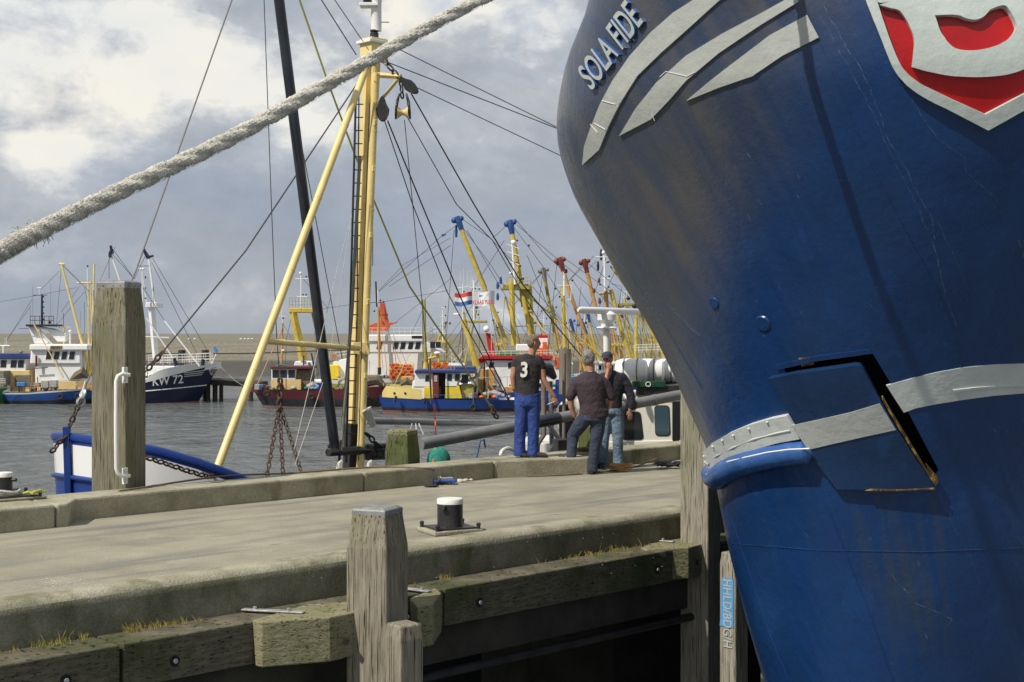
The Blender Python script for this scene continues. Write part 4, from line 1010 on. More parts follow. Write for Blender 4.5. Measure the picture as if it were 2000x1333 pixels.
    def openblock(c):
        m_ = MB(); b = None
        for s in (-1, 1):
            pr = []
            for k in range(16):
                a = 2*math.pi*k/16; pr.append(Vector(c)+Vector((s*(.085-.05*max(0, math.sin(a))**2)+s*.012*(math.sin(a) < 0), math.cos(a)*.09*(.6 if math.sin(a) > .2 else 1), math.sin(a)*.21)))
            o_ = MB().slab(pr, (s*.03, 0, 0)).build('pulley_block' if b is None else 'cheek', 'black_iron', root if b is None else b, bevel=.005); b = b or o_
        q = Vector(c)+Vector((0, 0, -.10)); MB().tube([q-Vector((.085, 0, 0)), q-Vector((.02, 0, 0)), q+Vector((.02, 0, 0)), q+Vector((.085, 0, 0))], [.10, .045, .045, .10], 18).build('sheave', 'cream', b, smooth=True)
    openblock(cp(787, 208, -.5))
    MB().chain([cp(782, 152, -.5), cp(786, 192, -.5)], .13, .014, .03).build('shackle', 'black_iron', root, smooth=True)
    MB().chain([cp(752, 120, -.3), cp(775, 148, -.5)], .2, .016, .045).build('chain', 'black_iron', root, smooth=True)
    block(cp(797, 166, -.6), .17, .40, tilt=R(-52))
    # black boom standing at the mast, heel fitting
    MB().tube([CP(538, -40, -.1), CP(545, 0, -.1), cp(655, 884, -.1)], .080, 18).build('boom', 'boom_black', root, smooth=True)
    MB().tube([cp(652, 868, -.1)-Vector((.0, 0, 0)), cp(654, 886, -.1)], .10, 14).build('boom_heel', 'black_iron', root, smooth=True)
    MB().tube([cp(641, 884, -.2), cp(700, 880, 0), cp(756, 882, 0)], [(.07, .07), (.1, .08), (.07, .07)], 6).build('boom_hinge', 'black_iron', root, bevel=.01)
    MB().box(cp(735, 882, 0), (.42, .3, .26), R(20)).build('winch', 'black_iron', root, bevel=.03)
    MB().lathe(cp(744, 896, -.2), [(.11, 0), (.11, .02), (.07, .04), (.07, .12), (.11, .14), (.11, .16)], 16).build('winch_drum', 'black_iron', root, smooth=True)
    MB().chain([cp(718, 850, -.2), cp(732, 864, -.2), cp(752, 884, -.2)], .16, .018, .04).build('chain', 'black_iron', root, smooth=True)
    # grey booms lying along the boat
    MB().tube([cp(714, 822, .3), cp(870, 826, .8), cp(1004, 826, 1.6)], .058, 12).build('boom', 'pipe_grey', root, smooth=True)
    a, b = cp(822, 868, -1.5), CP(1340, 770, -2.2)
    MB().tube([a, a.lerp(b, .5), b], .092, 16).build('boom', 'pipe_grey', root, smooth=True)
    for px, r_, l_, mt_ in ((1000, .104, .0, 'boom_black'), (1045, .099, .3, 'boom_black'), (1218, .112, .10, 'boom_black'), (1276, .10, .02, 'pipe_grey')):
        q = a.lerp(b, (px-822)/(518)*.985); d = (b-a).normalized(); MB().tube([q-d*(.02+l_), q+d*(.02+l_)], r_, 16).build('boom_sleeve', mt_, root, smooth=True)
    MB().tube([cp(716, 800, -.1), cp(729, 832, -.1)], [.10, .06], 4).build('canvas_wrap', 'white_rope', root)
    # wheelhouse: built in the quay frame
    def wall(pts, v, th, name, mat, par=root, bv=.012, seg=2): return MB().slab([P(x, y, 25.6+(v-wv)) for x, y in pts], Vector((.10, .99, 0))*th).build(name, mat, par, bevel=bv, bseg=seg)
    wv = CV-1.15
    base = wall([(1010, 905), (1010, 868), (1400, 858), (1400, 905)], wv-.02, 2.2, 'deckhouse', 'cream_white')
    wh = wall([(1078, 868), (1086, 800), (1096, 783), (1120, 777), (1400, 762), (1400, 900), (1078, 900)], wv, 2.1, 'wheelhouse', 'cream_white', bv=.09, seg=4)
    def win(px0, py0, px1, py1, sk=0, name='window', mat='glass_dark'):
        r = 6; pts = []
        for (cx, cy, a0) in ((px1-r, py0+r, 0), (px0+r, py0+r, 90), (px0+r, py1-r, 180), (px1-r, py1-r, 270)):
            for da in (0, 30, 60, 90): an = R(a0+da); pts.append((cx+r*math.cos(an)+sk*(cy-py0)/(py1-py0), cy-r*math.sin(an)))
        fr = []; cx0, cy0 = (px0+px1)/2, (py0+py1)/2
        for x, y in pts: fr.append((cx0+(x-cx0)*1.10, cy0+(y-cy0)*1.07))
        f = MB().slab([P(x, y, 25.588) for x, y in fr], (0, .03, 0)).build(name, 'rubber', wh, bevel=.003)
        MB().slab([P(x, y, 25.582) for x, y in pts], (0, .03, 0)).build('pane', mat, f)
    win(1210, 806, 1249, 858, 6); win(1279, 794, 1306, 850, 2, mat='glass_sky'); win(1092, 793, 1120, 870, 2)
    wall([(1313, 785), (1328, 784), (1328, 873), (1313, 873)], wv-.02, .04, 'door', 'void', wh)
    # black casing with green board, liferafts, radar
    wall([(1241, 772), (1243, 757), (1330, 752), (1330, 768)], wv-.1, 1.6, 'casing', 'black_iron')
    wall([(1234, 757), (1234, 745), (1300, 744), (1300, 757)], wv-.15, .05, 'side_light_board', 'dark_green')
    q = P(1266, 751, 25.44); ring = [q+Vector((.045*math.cos(a), 0, .04*math.sin(a))) for a in [2*math.pi*k/14 for k in range(14)]]
    MB().tube(ring, .008, 6, closed=True).build('lettering', 'white_gloss', root)
    for px in (1233, 1266, 1300):
        c = VP(px, 726, wv+.1); ax = Vector((.5, .86, 0)).normalized()
        t = empty('liferaft', c, {1233: 'left', 1266: 'middle', 1300: 'right'}[px]+'most of the three white liferaft drums on the cutter', 'liferaft', 'white liferaft drums')
        d = Vector((.98, -.2, .0)).normalized()
        MB().tube([c-d*.30, c-d*.27, c-d*.16, c, c+d*.16, c+d*.27, c+d*.30], [.10, .20, .235, .24, .235, .20, .10], 20).build('drum', 'white_gloss', t, smooth=True)
        for s in (-.12, .12): MB().tube([c+d*(s-.012), c+d*(s+.012)], .243, 20).build('strap', 'mast_grey', t)
        MB().tube([c-d*.31, c+d*.31], .0, 3) if 0 else None
        MB().tube([c+Vector((0, 0, -.24)), c+Vector((0, 0, -.42))], .02, 6).build('cradle', 'galv', t)
    q = VP(1186, 690, wv)
    MB().tube([VP(1186, 800, wv), VP(1184, 640, wv)], .055, 12).build('radar_mast', 'white_gloss', root, smooth=True)
    q = VP(1185, 641, wv)
    rd = MB().lathe(q, [(.17, -.02), (.19, 0), (.17, .02), (.10, .03), (.12, .10), (.17, .14), (.17, .24), (.12, .28), (.07, .31), (.07, .33)], 20).build('radar', 'white_gloss', root, smooth=True)
    a, b = VP(1129, 606, wv-.15), VP(1250, 610, wv+.1)
    MB().tube([a, a.lerp(b, .04), a.lerp(b, .5), a.lerp(b, .96), b], [(.03, .02), (.06, .045), (.062, .05), (.06, .045), (.03, .02)], 12, side=(0, 0, 1)).build('scanner', 'white_gloss', rd, smooth=True)
    # exhausts, pole, funnel in front of it
    MB().tube([CP(1062, 726, -.9), CP(1062, 850, -.9), CP(1050, 868, -.9), CP(1048, 900, -.9)], .045, 12).build('exhaust_pipe', 'exhaust', root, smooth=True)
    MB().tube([CP(1075, 745, -.8), CP(1078, 890, -.8)], .040, 12).build('exhaust_pipe', 'pipe_grey', root, smooth=True)
    MB().tube([CP(1092, 858, -.9), CP(1066, 822, -.9)], .04, 10).build('exhaust_pipe', 'galv', root, smooth=True)
    MB().tube([CP(1082, 868, -.9), CP(1062, 896, -.9)], .03, 10).build('stay_pipe', 'galv', root, smooth=True)
    MB().tube([CP(1050, 718, -.9), CP(1070, 722, -.9), CP(1084, 738, -.9)], [(.08, .10), (.13, .12), (.04, .05)], 10).build('exhaust_cowl', 'black_iron', root, smooth=True)
    MB().tube([CP(1102, 690, -1.0), CP(1101, 876, -1.0)], .032, 10).build('pole', 'exhaust', root, smooth=True)
    MB().tube([CP(1104, 682, .6), CP(1104, 770, .6)], .12, 18).build('funnel', 'exhaust', root, smooth=True)
    MB().box(CP(1100, 882, -1.2), (.30, .28, .42), R(20)).build('deck_box', 'black_iron', root, bevel=.015)
    ring = [CP(978+14-14*math.cos(a), 890-14*math.sin(a), -1.5) for a in [math.pi*k/12*.8 for k in range(13)]]
    MB().tube(ring, .03, 8).build('vent_pipe', 'cream_white', root, smooth=True)
    MB().tube([CP(930, 898, -1.5), CP(938, 862, -1.5), CP(945, 858, -1.5), CP(948, 875, -1.5)], .014, 6).build('hose', 'mid_blue', root, smooth=True)
    # rigging of the cutter
    def stay(pts, r=.008, mat='cable', name='stay'): MB().tube([Vector(q) for q in pts], r, 5).build(name, mat, root)
    head = cp(716, 135, -.1)
    stay([cp(712, 142, -.1), CP(480, 490, .1), CP(316, 690, 0)], .012); 
    MB().chain([CP(316, 690, 0), CP(288, 722, 0)], .13, .016, .035).build('chain', 'rust', root, smooth=True)
    stay([CP(288, 722, 0), CP(200, 830, 0), UV(u0+.9, CV-.6, .35)], .012)
    stay([CP(460, -20, 0), CP(265, 530, 0), CP(162, 765, 0)], .012, 'cable_light')
    MB().tube([CP(168, 745, 0), CP(160, 778, 0)], [.02, .035], 8).build('socket', 'galv', root, smooth=True)
    MB().chain([CP(162, 770, 0), CP(156, 792, 0)], .16, .022, .05).build('shackle', 'galv', root, smooth=True)
    MB().chain([CP(156, 785, 0), CP(128, 850, 0), CP(118, 862, 0), CP(100, 884, .15)], .12, .015, .033).build('chain', 'rust', root, smooth=True)
    gun = [UV(u0+d, CV-hb(d)+.0, sh(d)+.07) for d in (.9, 1.3, 1.7, 2.1, 2.5, 2.9)]
    gp = [CP(283, 893, -1.95), CP(330, 908, -1.95), CP(372, 922, -1.95), CP(405, 931, -1.95), P(420, 930, 19.1)]
    MB().chain(gp, .11, .014, .032).build('chain', 'rust', root, smooth=True)
    MB().chain([P(402, 932, 19), P(424, 922, 19.1)], .2, .018, .05).build('shackle', 'galv', root, smooth=True)
    MB().tube([P(425, 928, 19.1), P(444, 930, 19.2)], .03, 8).build('turnbuckle', 'cream', root, smooth=True)
    MB().tube([UV(u0+.8, CV, .25), CP(182, 862, .3)], .03, 8).build('spar', 'mast_yellow', root, smooth=True)
    stay([CP(515, -20, 0), CP(530, 400, 0), CP(540, 650, 0), CP(548, 770, 0)], .007)
    for q in ((520, 938), (553, 938), (592, 934)): MB().chain([CP(546, 790, 0), CP(*q, -.9 if q[0] < 600 else 0)], .13, .012, .030).build('chain', 'rust', root, smooth=True)
    MB().chain([CP(547, 745, 0), CP(547, 800, 0)], .15, .02, .05).build('chain', 'rust', root, smooth=True)
    stay([CP(571, 190, .1), CP(600, 340, .1), CP(668, 700, .1)], .007)
    stay([CP(578, -20, .1), CP(640, 160, .1), CP(692, 300, .2), CP(800, 560, .4), CP(962, 800, .6)], .016, 'yellow_rope', 'rope')
    MB().chain([CP(960, 796, .6), CP(970, 816, .6)], .14, .02, .05).build('hook', 'rust', root, smooth=True)
    stay([CP(615, -20, 0), CP(696, 108, 0)], .009); stay([CP(640, -20, 0), CP(708, 80, 0)], .008, 'cable_light')
    stay([CP(720, 300, .3), CP(660, 520, .2), CP(560, 940, -1.4)], .005, 'white_rope'); stay([CP(690, 400, .3), CP(640, 720, .1), CP(566, 938, -1.4)], .005, 'white_rope')
    stay([CP(728, 410, .1), CP(728, 520, .1)], .007); 
    stay([CP(790, 235, -.5), CP(806, 400, -.3), CP(842, 776, 0)], .007, 'rust')
    stay([CP(751, 236, -.3), CP(806, 400, -.3), CP(873, 570, -.2), CP(906, 632, 0), CP(1000, 795, .3)], .009)
    stay([CP(757, 236, -.3), CP(824, 400, -.3), CP(898, 578, -.2), CP(944, 674, 0), CP(1006, 806, .3)], .012)
    stay([CP(803, 183, -.6), CP(926, 400, -.5), CP(1020, 555, -.4), CP(1175, 745, -.2)], .012)
    stay([CP(797, 232, -.5), CP(892, 400, -.4), CP(962, 470, -.4), CP(1060, 640, -.3)], .008)
    stay([CP(752, 120, 0), CP(1090, 252, 0), CP(1400, 370, 0)], .009); stay([CP(770, 92, 0), CP(1090, 250, 0), CP(1400, 400, 0)], .009, 'cable_light')
    stay([CP(790, 160, 0), CP(1090, 302, 0), CP(1400, 450, 0)], .008, 'rust')
    # lashed gear on the side deck
    MB().ball(CP(857, 902, -1.2), (.19, .16, .24), 12, 8).build('net_bundle', 'net_green', root, smooth=True)
    MB().tube([CP(846, 905, -1.25), CP(852, 872, -1.2), CP(866, 892, -1.25)], .018, 6).build('lashing', 'orange', root)
    MB().tube([CP(848, 790, 0), CP(850, 820, 0), CP(851, 850, -.2)], .012, 5).build('lashing', 'orange', root)
    for px in (664, 722): MB().tube([CP(px-3, 925, -.8), CP(px, 905, -.8), CP(px+4, 900, -.8)], [.06, .04, .02], 6).build('rag', 'white_rope', root)
    for px in (805, 812, 818): MB().tube([CP(px, 828, .4), CP(px-6+(px-805)*1.2, 850, .2)], .012, 5).build('strut', 'galv', root)
pm('boat_blue', (.012, .045, .24), (.012, .04, .2), 2, .35, .1, 20)
pm('cream_white', (.80, .77, .68), (.74, .70, .60), 2, .3, lo=.5, hi=.8)
cutter()

# ================================================================ BOATS ACROSS THE HARBOUR
ALLB = []
class Boat:
    def __init__(s, name, label, cat, px, wl, group='fishing boats across the harbour'):
        s.Y = F*(CH-WZ)/(wl-YH); s.wl = wl
        s.root = empty(name, P(px, wl, s.Y), label, cat, group); s.k = s.Y/F
    def p(s, px, py, dy=0.0): return P(px, py, s.Y+dy)
    def hull(s, stern, bow, sheer, beam, rows, rake=14, mats=None, stern_rake=0, yaw=0.0):
        sg = 1 if bow > stern else -1; L_ = abs(bow-stern); k = s.k; n = 22; cols = []
        rows = list(rows); half = beam/2
        def ring(f):
            px = stern+(bow-stern)*f; top = interp(f, [q[0] for q in sheer], [q[1] for q in sheer])
            e = max(0, (f-.52)/.48); b = half*(1-e**2.3)*(1-.22*max(0, (.2-f)/.2)**2); bw = half*.92*(1-max(0, (f-.42)/.58)**1.8)*(1-.35*max(0, (.2-f)/.2)**2)
            out = []
            for q, m_ in rows+[(1.12, None)]:
                w = (b*(1-q)**1.3+bw*(1-(1-q)**1.3)) if q < 1 else bw*.9
                w = max(w, .02)
                py = top+(s.wl-top)*q
                dx = -sg*rake*min(1, q)*max(0, (f-.5)/.5)**1.5+sg*stern_rake*min(1, q)*max(0, (.25-f)/.25)
                out.append((px+dx, py, w))
            return out
        cols = [ring(i/n) for i in range(n+1)]; m = len(rows)+1; mb = MB(); ml = []
        for q, mm in rows:
            if mm not in ml: ml.append(mm)
        mid = half
        def W(px, py, w, side): base = P(px, py, s.Y+half); return base+Vector((0, side*w, 0))
        for side in (-1, 1):
            st_ = len(mb.v); mb.add([W(*c, side) for col in cols for c in col], [])
            for i in range(n):
                for j in range(m-1):
                    mb.f.append([st_+i*m+j, st_+(i+1)*m+j, st_+(i+1)*m+j+1, st_+i*m+j+1]); mb.m.append(ml.index(rows[j][1]))
        t0 = 0; t1 = (n+1)*m
        for j in range(m-1): mb.f.append([t0+j, t0+j+1, t1+j+1, t1+j]); mb.m.append(ml.index(rows[j][1]))
        # inner bulwark and deck
        vs = []
        for col in cols:
            px, py, w = col[0]; w2 = max(w-.12, .01); w3 = max(w*.84-.12, .005); d = .6/k
            vs += [W(px, py, w2, -1), W(px, py+d, w3, -1), W(px, py+d, w3, 1), W(px, py, w2, 1)]
        b0 = len(mb.v); mb.add(vs, [])
        for i in range(n):
            for j in range(3): mb.f.append([b0+i*4+j, b0+(i+1)*4+j, b0+(i+1)*4+j+1, b0+i*4+j+1]); mb.m.append(ml.index(rows[0][1]))
        def on(px, py, o_=0.0):
            f = (px-stern)/(bow-stern)
            for _ in range(6):
                top = interp(f, [q[0] for q in sheer], [q[1] for q in sheer]); q = (py-top)/(s.wl-top); qq = min(1, max(0, q))
                dx = -sg*rake*qq*max(0, (f-.5)/.5)**1.5+sg*stern_rake*qq*max(0, (.25-f)/.25); f = min(1, max(0, (px-dx-stern)/(bow-stern)))
            e = max(0, (f-.52)/.48); b = half*(1-e**2.3)*(1-.22*max(0, (.2-f)/.2)**2); bw = half*.92*(1-max(0, (f-.42)/.58)**1.8)*(1-.35*max(0, (.2-f)/.2)**2)
            w = b*(1-qq)**1.3+bw*(1-(1-qq)**1.3); return P(px, py, s.Y+half)+Vector((0, -max(w, .02)-o_, 0))
        s.on = on
        s.sheer = lambda px: interp((px-stern)/(bow-stern), [q[0] for q in sheer], [q[1] for q in sheer])
        s.beam = beam
        return mb.build('hull', ml, s.root, smooth=True)
    def text(s, txt, bl, br, tl, name, mat, off=.08, fat=.015):
        uv, fs = text_mesh(txt, 0, fat); v = [s.on(bl[0]+(br[0]-bl[0])*a+(tl[0]-bl[0])*c, bl[1]+(br[1]-bl[1])*a+(tl[1]-bl[1])*c, off) for a, c in uv]
        return MB().add(v, fs).build(name, mat, s.root)
    def box(s, name, mat, x0, y0, x1, y1, dy=.6, d=None, bv=.04, sl=0, sr=0, par=None, label=None):
        """block from pixel corners; sl / sr lean the top corners in pixels"""
        d = d or s.beam-2*dy
        pts = [s.p(x0, y1, dy), s.p(x1, y1, dy), s.p(x1+sr, y0, dy), s.p(x0+sl, y0, dy)]
        return MB().slab(pts, (0, d, 0)).build(name, mat, par or s.root, bevel=bv, bseg=1, label=label)
    def wins(s, par, xs, y0, y1, w, dy, mat='glass_dark', name='window', sl=0, frame=None):
        for x in xs:
            if frame:
                f = MB().slab([s.p(x-1, y1+1, dy-.03), s.p(x+w+1, y1+1, dy-.03), s.p(x+w+1+sl, y0-1, dy-.03), s.p(x-1+sl, y0-1, dy-.03)], (0, .06, 0)).build(name, frame, par)
                MB().slab([s.p(x, y1, dy-.05), s.p(x+w, y1, dy-.05), s.p(x+w+sl, y0, dy-.05), s.p(x+sl, y0, dy-.05)], (0, .04, 0)).build('pane', mat, f)
            else: MB().slab([s.p(x, y1, dy-.04), s.p(x+w, y1, dy-.04), s.p(x+w+sl, y0, dy-.04), s.p(x+sl, y0, dy-.04)], (0, .06, 0)).build(name, mat, par)
    def pole(s, name, mat, pts, r, n=8, par=None):
        pts = [s.p(*(q if len(q) == 3 else (q[0], q[1], 1.5))) for q in pts]
        if isinstance(r, (list, tuple)): r = [x*s.k for x in r]
        else: r = r*s.k
        return MB().tube(pts, r, n).build(name, mat, par or s.root, smooth=True)
    def stay(s, pts, w=.35, mat='cable', dy=1.5): return s.pole('stay', mat, [(a, b, dy) for a, b in pts], w, 4)
    def rail(s, x0, y0, x1, y1, h, n, dy=.1, mat='white_paint', w=.45, bars=3):
        mb = MB()
        for i in range(n+1):
            t = i/n; x = x0+(x1-x0)*t; y = y0+(y1-y0)*t; mb.tube([s.p(x, y, dy), s.p(x, y-h, dy)], w*s.k, 5)
        for b in range(bars): hh = h*(b+1)/bars; mb.tube([s.p(x0, y0-hh, dy), s.p(x1, y1-hh, dy)], w*s.k, 5)
        return mb.build('railing', mat, s.root)
    def ball(s, name, mat, px, py, r, dy=1.5, par=None, sq=1.0): return MB().ball(s.p(px, py, dy), (r*s.k, r*s.k, r*s.k*sq), 12, 8).build(name, mat, par or s.root, smooth=True)
    def tyre(s, px, py, r, label):
        c = s.p(px, py, -.12 if s.beam else 0); ring = [c+Vector((r*s.k*.72*math.cos(a), 0, r*s.k*.72*math.sin(a))) for a in [2*math.pi*j/16 for j in range(16)]]
        t = MB().tube(ring, r*s.k*.3, 8, closed=True).build('tyre_fender', 'rubber', None, smooth=True)
        return tag(t, label, 'tyre fender', 'tyre fenders on the far boats')
    def lattice(s, px, y0, y1, w, mat='mast_grey', arms=(), dy=1.6):
        o = s.pole('antenna_mast', mat, [(px, y1, dy), (px, y0, dy)], [w, w*.6], 8)
        for (y, a, b) in arms: s.pole('yard', mat, [(px-a, y, dy), (px+b, y, dy)], w*.5, 5, o)
        return o
def block_(b, px, py, mat, w=5, h=9, dy=1.4, tilt=0):
    c = b.p(px, py, dy); MB().tube([c+Vector((0, 0, h*b.k*.5)), c, c-Vector((0, 0, h*b.k*.5))], [(w*b.k*.3, .1), (w*b.k*.5, .16), (w*b.k*.35, .12)], 10).build('pulley_block', mat, b.root, smooth=True)

# --- green boat, cut by the left edge
b = Boat('fishing_boat', 'green hulled boat cut off by the left edge of the picture', 'fishing boat', -20, 791)
b.hull(-90, 20, [(0, 755), (.7, 757), (1, 752)], 4.2, [(0, 'white_gloss'), (.12, 'green'), (.9, 'boot_red')], 8)
b.box('wheelhouse', 'mast_grey', -40, 725, 8, 757, 1.0); b.rail(-60, 755, 10, 752, 12, 6)
# --- cream wheelhouse boat
b = Boat('fishing_boat', 'small grey hulled boat with cream wheelhouse and dark blue roof at far left', 'fishing boat', 20, 789)
b.hull(-80, 70, [(0, 765), (.6, 764), (1, 762)], 4.2, [(0, 'white_gloss'), (.10, 'crate_grey'), (.45, 'black_hull'), (.93, 'black_hull')], 6)
ALLB.append((b, 0, 66, 764, 10, 2))
w = b.box('wheelhouse', 'cream', -30, 724, 58, 766, .8); u = b.box('wheelhouse_top', 'white_paint', -30, 701, 50, 725, .9, sr=2)
rf = b.box('roof', 'roof_blue', -34, 691, 60, 701, .6, sr=-8)
b.wins(u, (0, 20, 34), 704, 718, 11, .9, sl=2); b.box('side_wall', 'net_brown', 28, 733, 60, 756, .74, .1)
r = b.pole('radar', 'white_gloss', [(-6, 676, 1), (19, 676, 1)], 1.7); b.pole('radar_post', 'white_gloss', [(7, 690, 1), (7, 677, 1)], 2.2, par=r)
for x in (10, 13): b.pole('aerial', 'white_gloss', [(x, 675, 1), (x, 660, 1)], .4)
b.stay([(14, 664), (58, 601)]); b.rail(0, 764, 60, 764, 16, 5, mat='mast_grey')
b.ball('cowl', 'mast_grey', 41, 688, 3.5)
# --- blue hulled trawler with swept white mast
b = Boat('trawler', 'blue trawler with white wheelhouse, swept white mast and thin black aerial tower', 'trawler', 120, 790)
b.hull(20, 250, [(0, 766), (.25, 765), (.7, 757), (1, 748)], 6, [(0, 'ship_white'), (.10, 'mid_blue'), (.62, 'black_hull')], 14)
ALLB.append((b, 64, 182, 763, 30, 1))
w = b.box('wheelhouse', 'ship_white', 68, 706, 160, 760, 1.0, bv=.12); u = b.box('wheelhouse_top', 'ship_white', 58, 678, 158, 712, .8, bv=.12, sl=2)
ed = b.box('roof', 'white_gloss', 57, 673, 172, 685, .5, bv=.1)
b.wins(u, (89, 104, 119, 134), 687, 702, 10, .8, sl=3, frame='white_gloss')
b.box('name_board', 'rusty_edge', 97, 676, 119, 682, .42, .06, .01, sl=2, sr=2)
# swept mast fin
fin = [(55, 638), (68, 636), (98, 672), (67, 672)]
MB().slab([b.p(x, y, 1.6) for x, y in fin], (0, .8, 0)).build('mast_fin', 'ship_white', b.root, bevel=.05)
MB().slab([b.p(x, y, 1.5) for x, y in [(62, 636), (100, 642), (128, 652), (128, 668), (112, 668), (92, 646), (75, 642)]], (0, 1.0, 0)).build('mast_fin', 'ship_white', b.root, bevel=.05)
b.pole('mast_brace', 'ship_white', [(67, 636, 1.2), (104, 675, 1.2)], 1.2)
dk = b.box('mast_platform', 'black_iron', 50, 634, 110, 638, 1.0, 1.8, .02)
b.rail(59, 634, 105, 634, 16, 5, 1.1, 'black_iron', .6, 2); b.pole('aerial_tower', 'navy', [(82, 636, 2), (82, 575, 2)], [2.4, 1.8], 6)
b.pole('yard', 'navy', [(64, 577), (92, 577)], .7); b.pole('radar_post', 'white_gloss', [(77, 576), (77, 564)], .6); b.pole('radar', 'white_gloss', [(72, 563), (80, 563)], [1, 1.2])
for y in (580, 590, 600, 612, 624): b.ball('lamp', 'navy', 85, y, 1.7)
b.ball('lamp', 'black_iron', 97, 630, 3)
b.pole('yard', 'black_iron', [(37, 642, 1.2), (56, 642, 1.2)], .5)
for x, y in ((59, 597), (64, 560), (99, 555), (101, 616), (157, 608), (5, 640)): b.pole('aerial', 'mast_grey', [(x, 640), (x, y)], .3, 4)
b.lattice(125, 640, 745, 2.6, 'cream', [(640, 10, 12)]); b.pole('topmast', 'black_iron', [(124, 640), (124, 612)], .5); b.pole('mast_foot', 'black_iron', [(126, 748), (126, 733)], 3.4)
b.ball('search_light', 'white_gloss', 137, 648, 3.6); b.pole('light_post', 'white_gloss', [(137, 672), (137, 650)], 1.6)
b.pole('boom', 'cream', [(66, 633, .8), (124, 738, .2)], 1.3)
b.pole('derrick', 'mast_yellow', [(120, 516, 1.4), (171, 712, 1.4)], [2.4, 3.0]); b.pole('derrick_head', 'mast_yellow', [(116, 516), (126, 517)], 2.6)
for x0, x1 in ((173, 174), (184, 180)): b.pole('mast', 'mast_yellow', [(x0, 552 if x0 == 173 else 516, 1.8), (x1, 735, 1.8)], 2.2)
b.pole('mast_yard', 'mast_yellow', [(150, 553, 1.8), (184, 553, 1.8)], 1.7); b.pole('topmast', 'white_gloss', [(171, 552), (171, 525)], 1.1); b.ball('lamp', 'black_iron', 171, 520, 2)
b.pole('mast_foot', 'yellow', [(172, 740), (172, 712)], [6, 3]); b.pole('mast_brace', 'mast_yellow', [(176, 560), (181, 640), (176, 735)], 1.2)
for q in ([(80, 566), (116, 530)], [(120, 520), (110, 640)], [(123, 520), (165, 560), (172, 600)], [(190, 560), (225, 482)], [(165, 570), (106, 640)], [(155, 560), (120, 610)], [(0, 590), (80, 576), (150, 562)],
          [(165, 590), (165, 650)], [(165, 650), (140, 690)], [(100, 660), (78, 700)], [(125, 520), (180, 575)], [(63, 585), (14, 664)]): b.stay(q)
b.rail(60, 762, 180, 752, 13, 16, .1, 'crate_grey', .4, 3)
for i, (x, y) in enumerate(((80, 744), (96, 743))):
    b.box('cage', 'crate_grey', x, y, x+14, y+14, .5, 1.2, .02)
b.box('deck_board', 'cream', 114, 745, 148, 761, .03, .06, .01); b.box('deck_board', 'orange_boom', 150, 747, 176, 758, .03, .06, .01)
b.pole('net_pile', 'net_brown', [(138, 742, 1), (150, 735, 1), (162, 728, 1), (172, 738, 1)], [3, 9, 11, 4], 8)
b.pole('net_pile', 'grey_tarp', [(84, 748, 1.5), (100, 738, 1.5), (118, 744, 1.5)], [3, 7, 3], 8)
b.pole('post', 'dark_red', [(71, 716, .6), (71, 695, .6)], 2.2, 6); b.pole('rail_bar', 'net_brown', [(64, 720, .6), (93, 718, .6)], 1.2)
b.tyre(118, 775, 6.5, 'tyre hanging on the blue trawler hull at left'); b.tyre(152, 774, 6.5, 'tyre on the blue hull next to the tall wooden post')
for x, y, m_, nm in ((32, 747, 'crate_blue', 'blue crate standing on the small grey boat at left'), (66, 748, 'orange_boom', 'orange tub on the bow of the blue trawler at left')):
    t = b.box('crate', m_, x, y, x+(16 if 'blue' in m_ else 10), y+8, .5, .7, .03); 
    wl_ = t.matrix_world.copy(); t.parent = None; t.location = OFF[b.root]; tag(t, nm, 'crate')
# --- KW 72
b = Boat('trawler', 'dark navy trawler lettered KW 72 with white bulwark top and bow to the right', 'trawler', 330, 789)
b.hull(192, 432, [(0, 751), (.38, 746), (.46, 740), (.55, 724), (.62, 718), (.78, 711), (1, 707)], 7, [(0, 'white_gloss'), (.05, 'navy'), (.93, 'boot_red')], 46)
ALLB.append((b, 286, 330, 738, 5, 3))
# white whaleback on the bow, following the shell
xs_ = [284+6*i for i in range(25)]; top_ = [b.on(x, b.sheer(x)+.5, .05) for x in xs_]
bot_ = [b.on(x, interp(x, [284, 300, 320, 340, 380, 428], [747, 746, 741, 735, 724, 712]), .05) for x in xs_]
m_ = len(xs_); mb = MB(); mb.add(top_+bot_+[q+Vector((0, .06, 0)) for q in top_+bot_], [(i, i+1, m_+i+1, m_+i) for i in range(m_-1)]+[(i, 2*m_+i, 2*m_+i+1, i+1) for i in range(m_-1)]+[(m_+i, m_+i+1, 3*m_+i+1, 3*m_+i) for i in range(m_-1)])
mb.build('whaleback', 'white_gloss', b.root, smooth=True)
b.box('forecastle', 'ship_white', 262, 716, 350, 752, 2.2, 2.5)
b.text('KW 72', (317, 752), (370, 747), (318, 735), 'lettering', 'white_paint', .16)
for i in range(3): MB().tube([b.on(372+(x-376), 727.5+i*3.4-(x-376)*(.13-.01*i), .04) for x in (376, 388, 400, 410-i*3)], .05, 5).build('stripe', 'letter_grey', b.root)
MB().tube([b.on(x, 763-(x-284)*.088, .03) for x in range(284, 405, 12)], .055, 5).build('stripe', 'white_paint', b.root)
em = MB().tube([b.on(x, y, .10) for x, y in [(414, 731), (413, 724), (417, 719), (425, 717), (423, 725), (418, 733)]], .10, 5, closed=True).build('bow_emblem', 'letter_grey', b.root)
MB().slab([b.on(x, y, .08) for x, y in [(415, 730), (415, 724), (418, 720), (424, 718), (422, 726), (418, 732)]], (0, .05, 0)).build('emblem_field', 'red', em)
MB().tube([b.on(x, y, .15) for x, y in [(417, 728), (417.6, 722), (419.5, 725.5), (421, 720.5), (421.5, 726)]], .06, 5).build('emblem_mark', 'letter_grey', em)
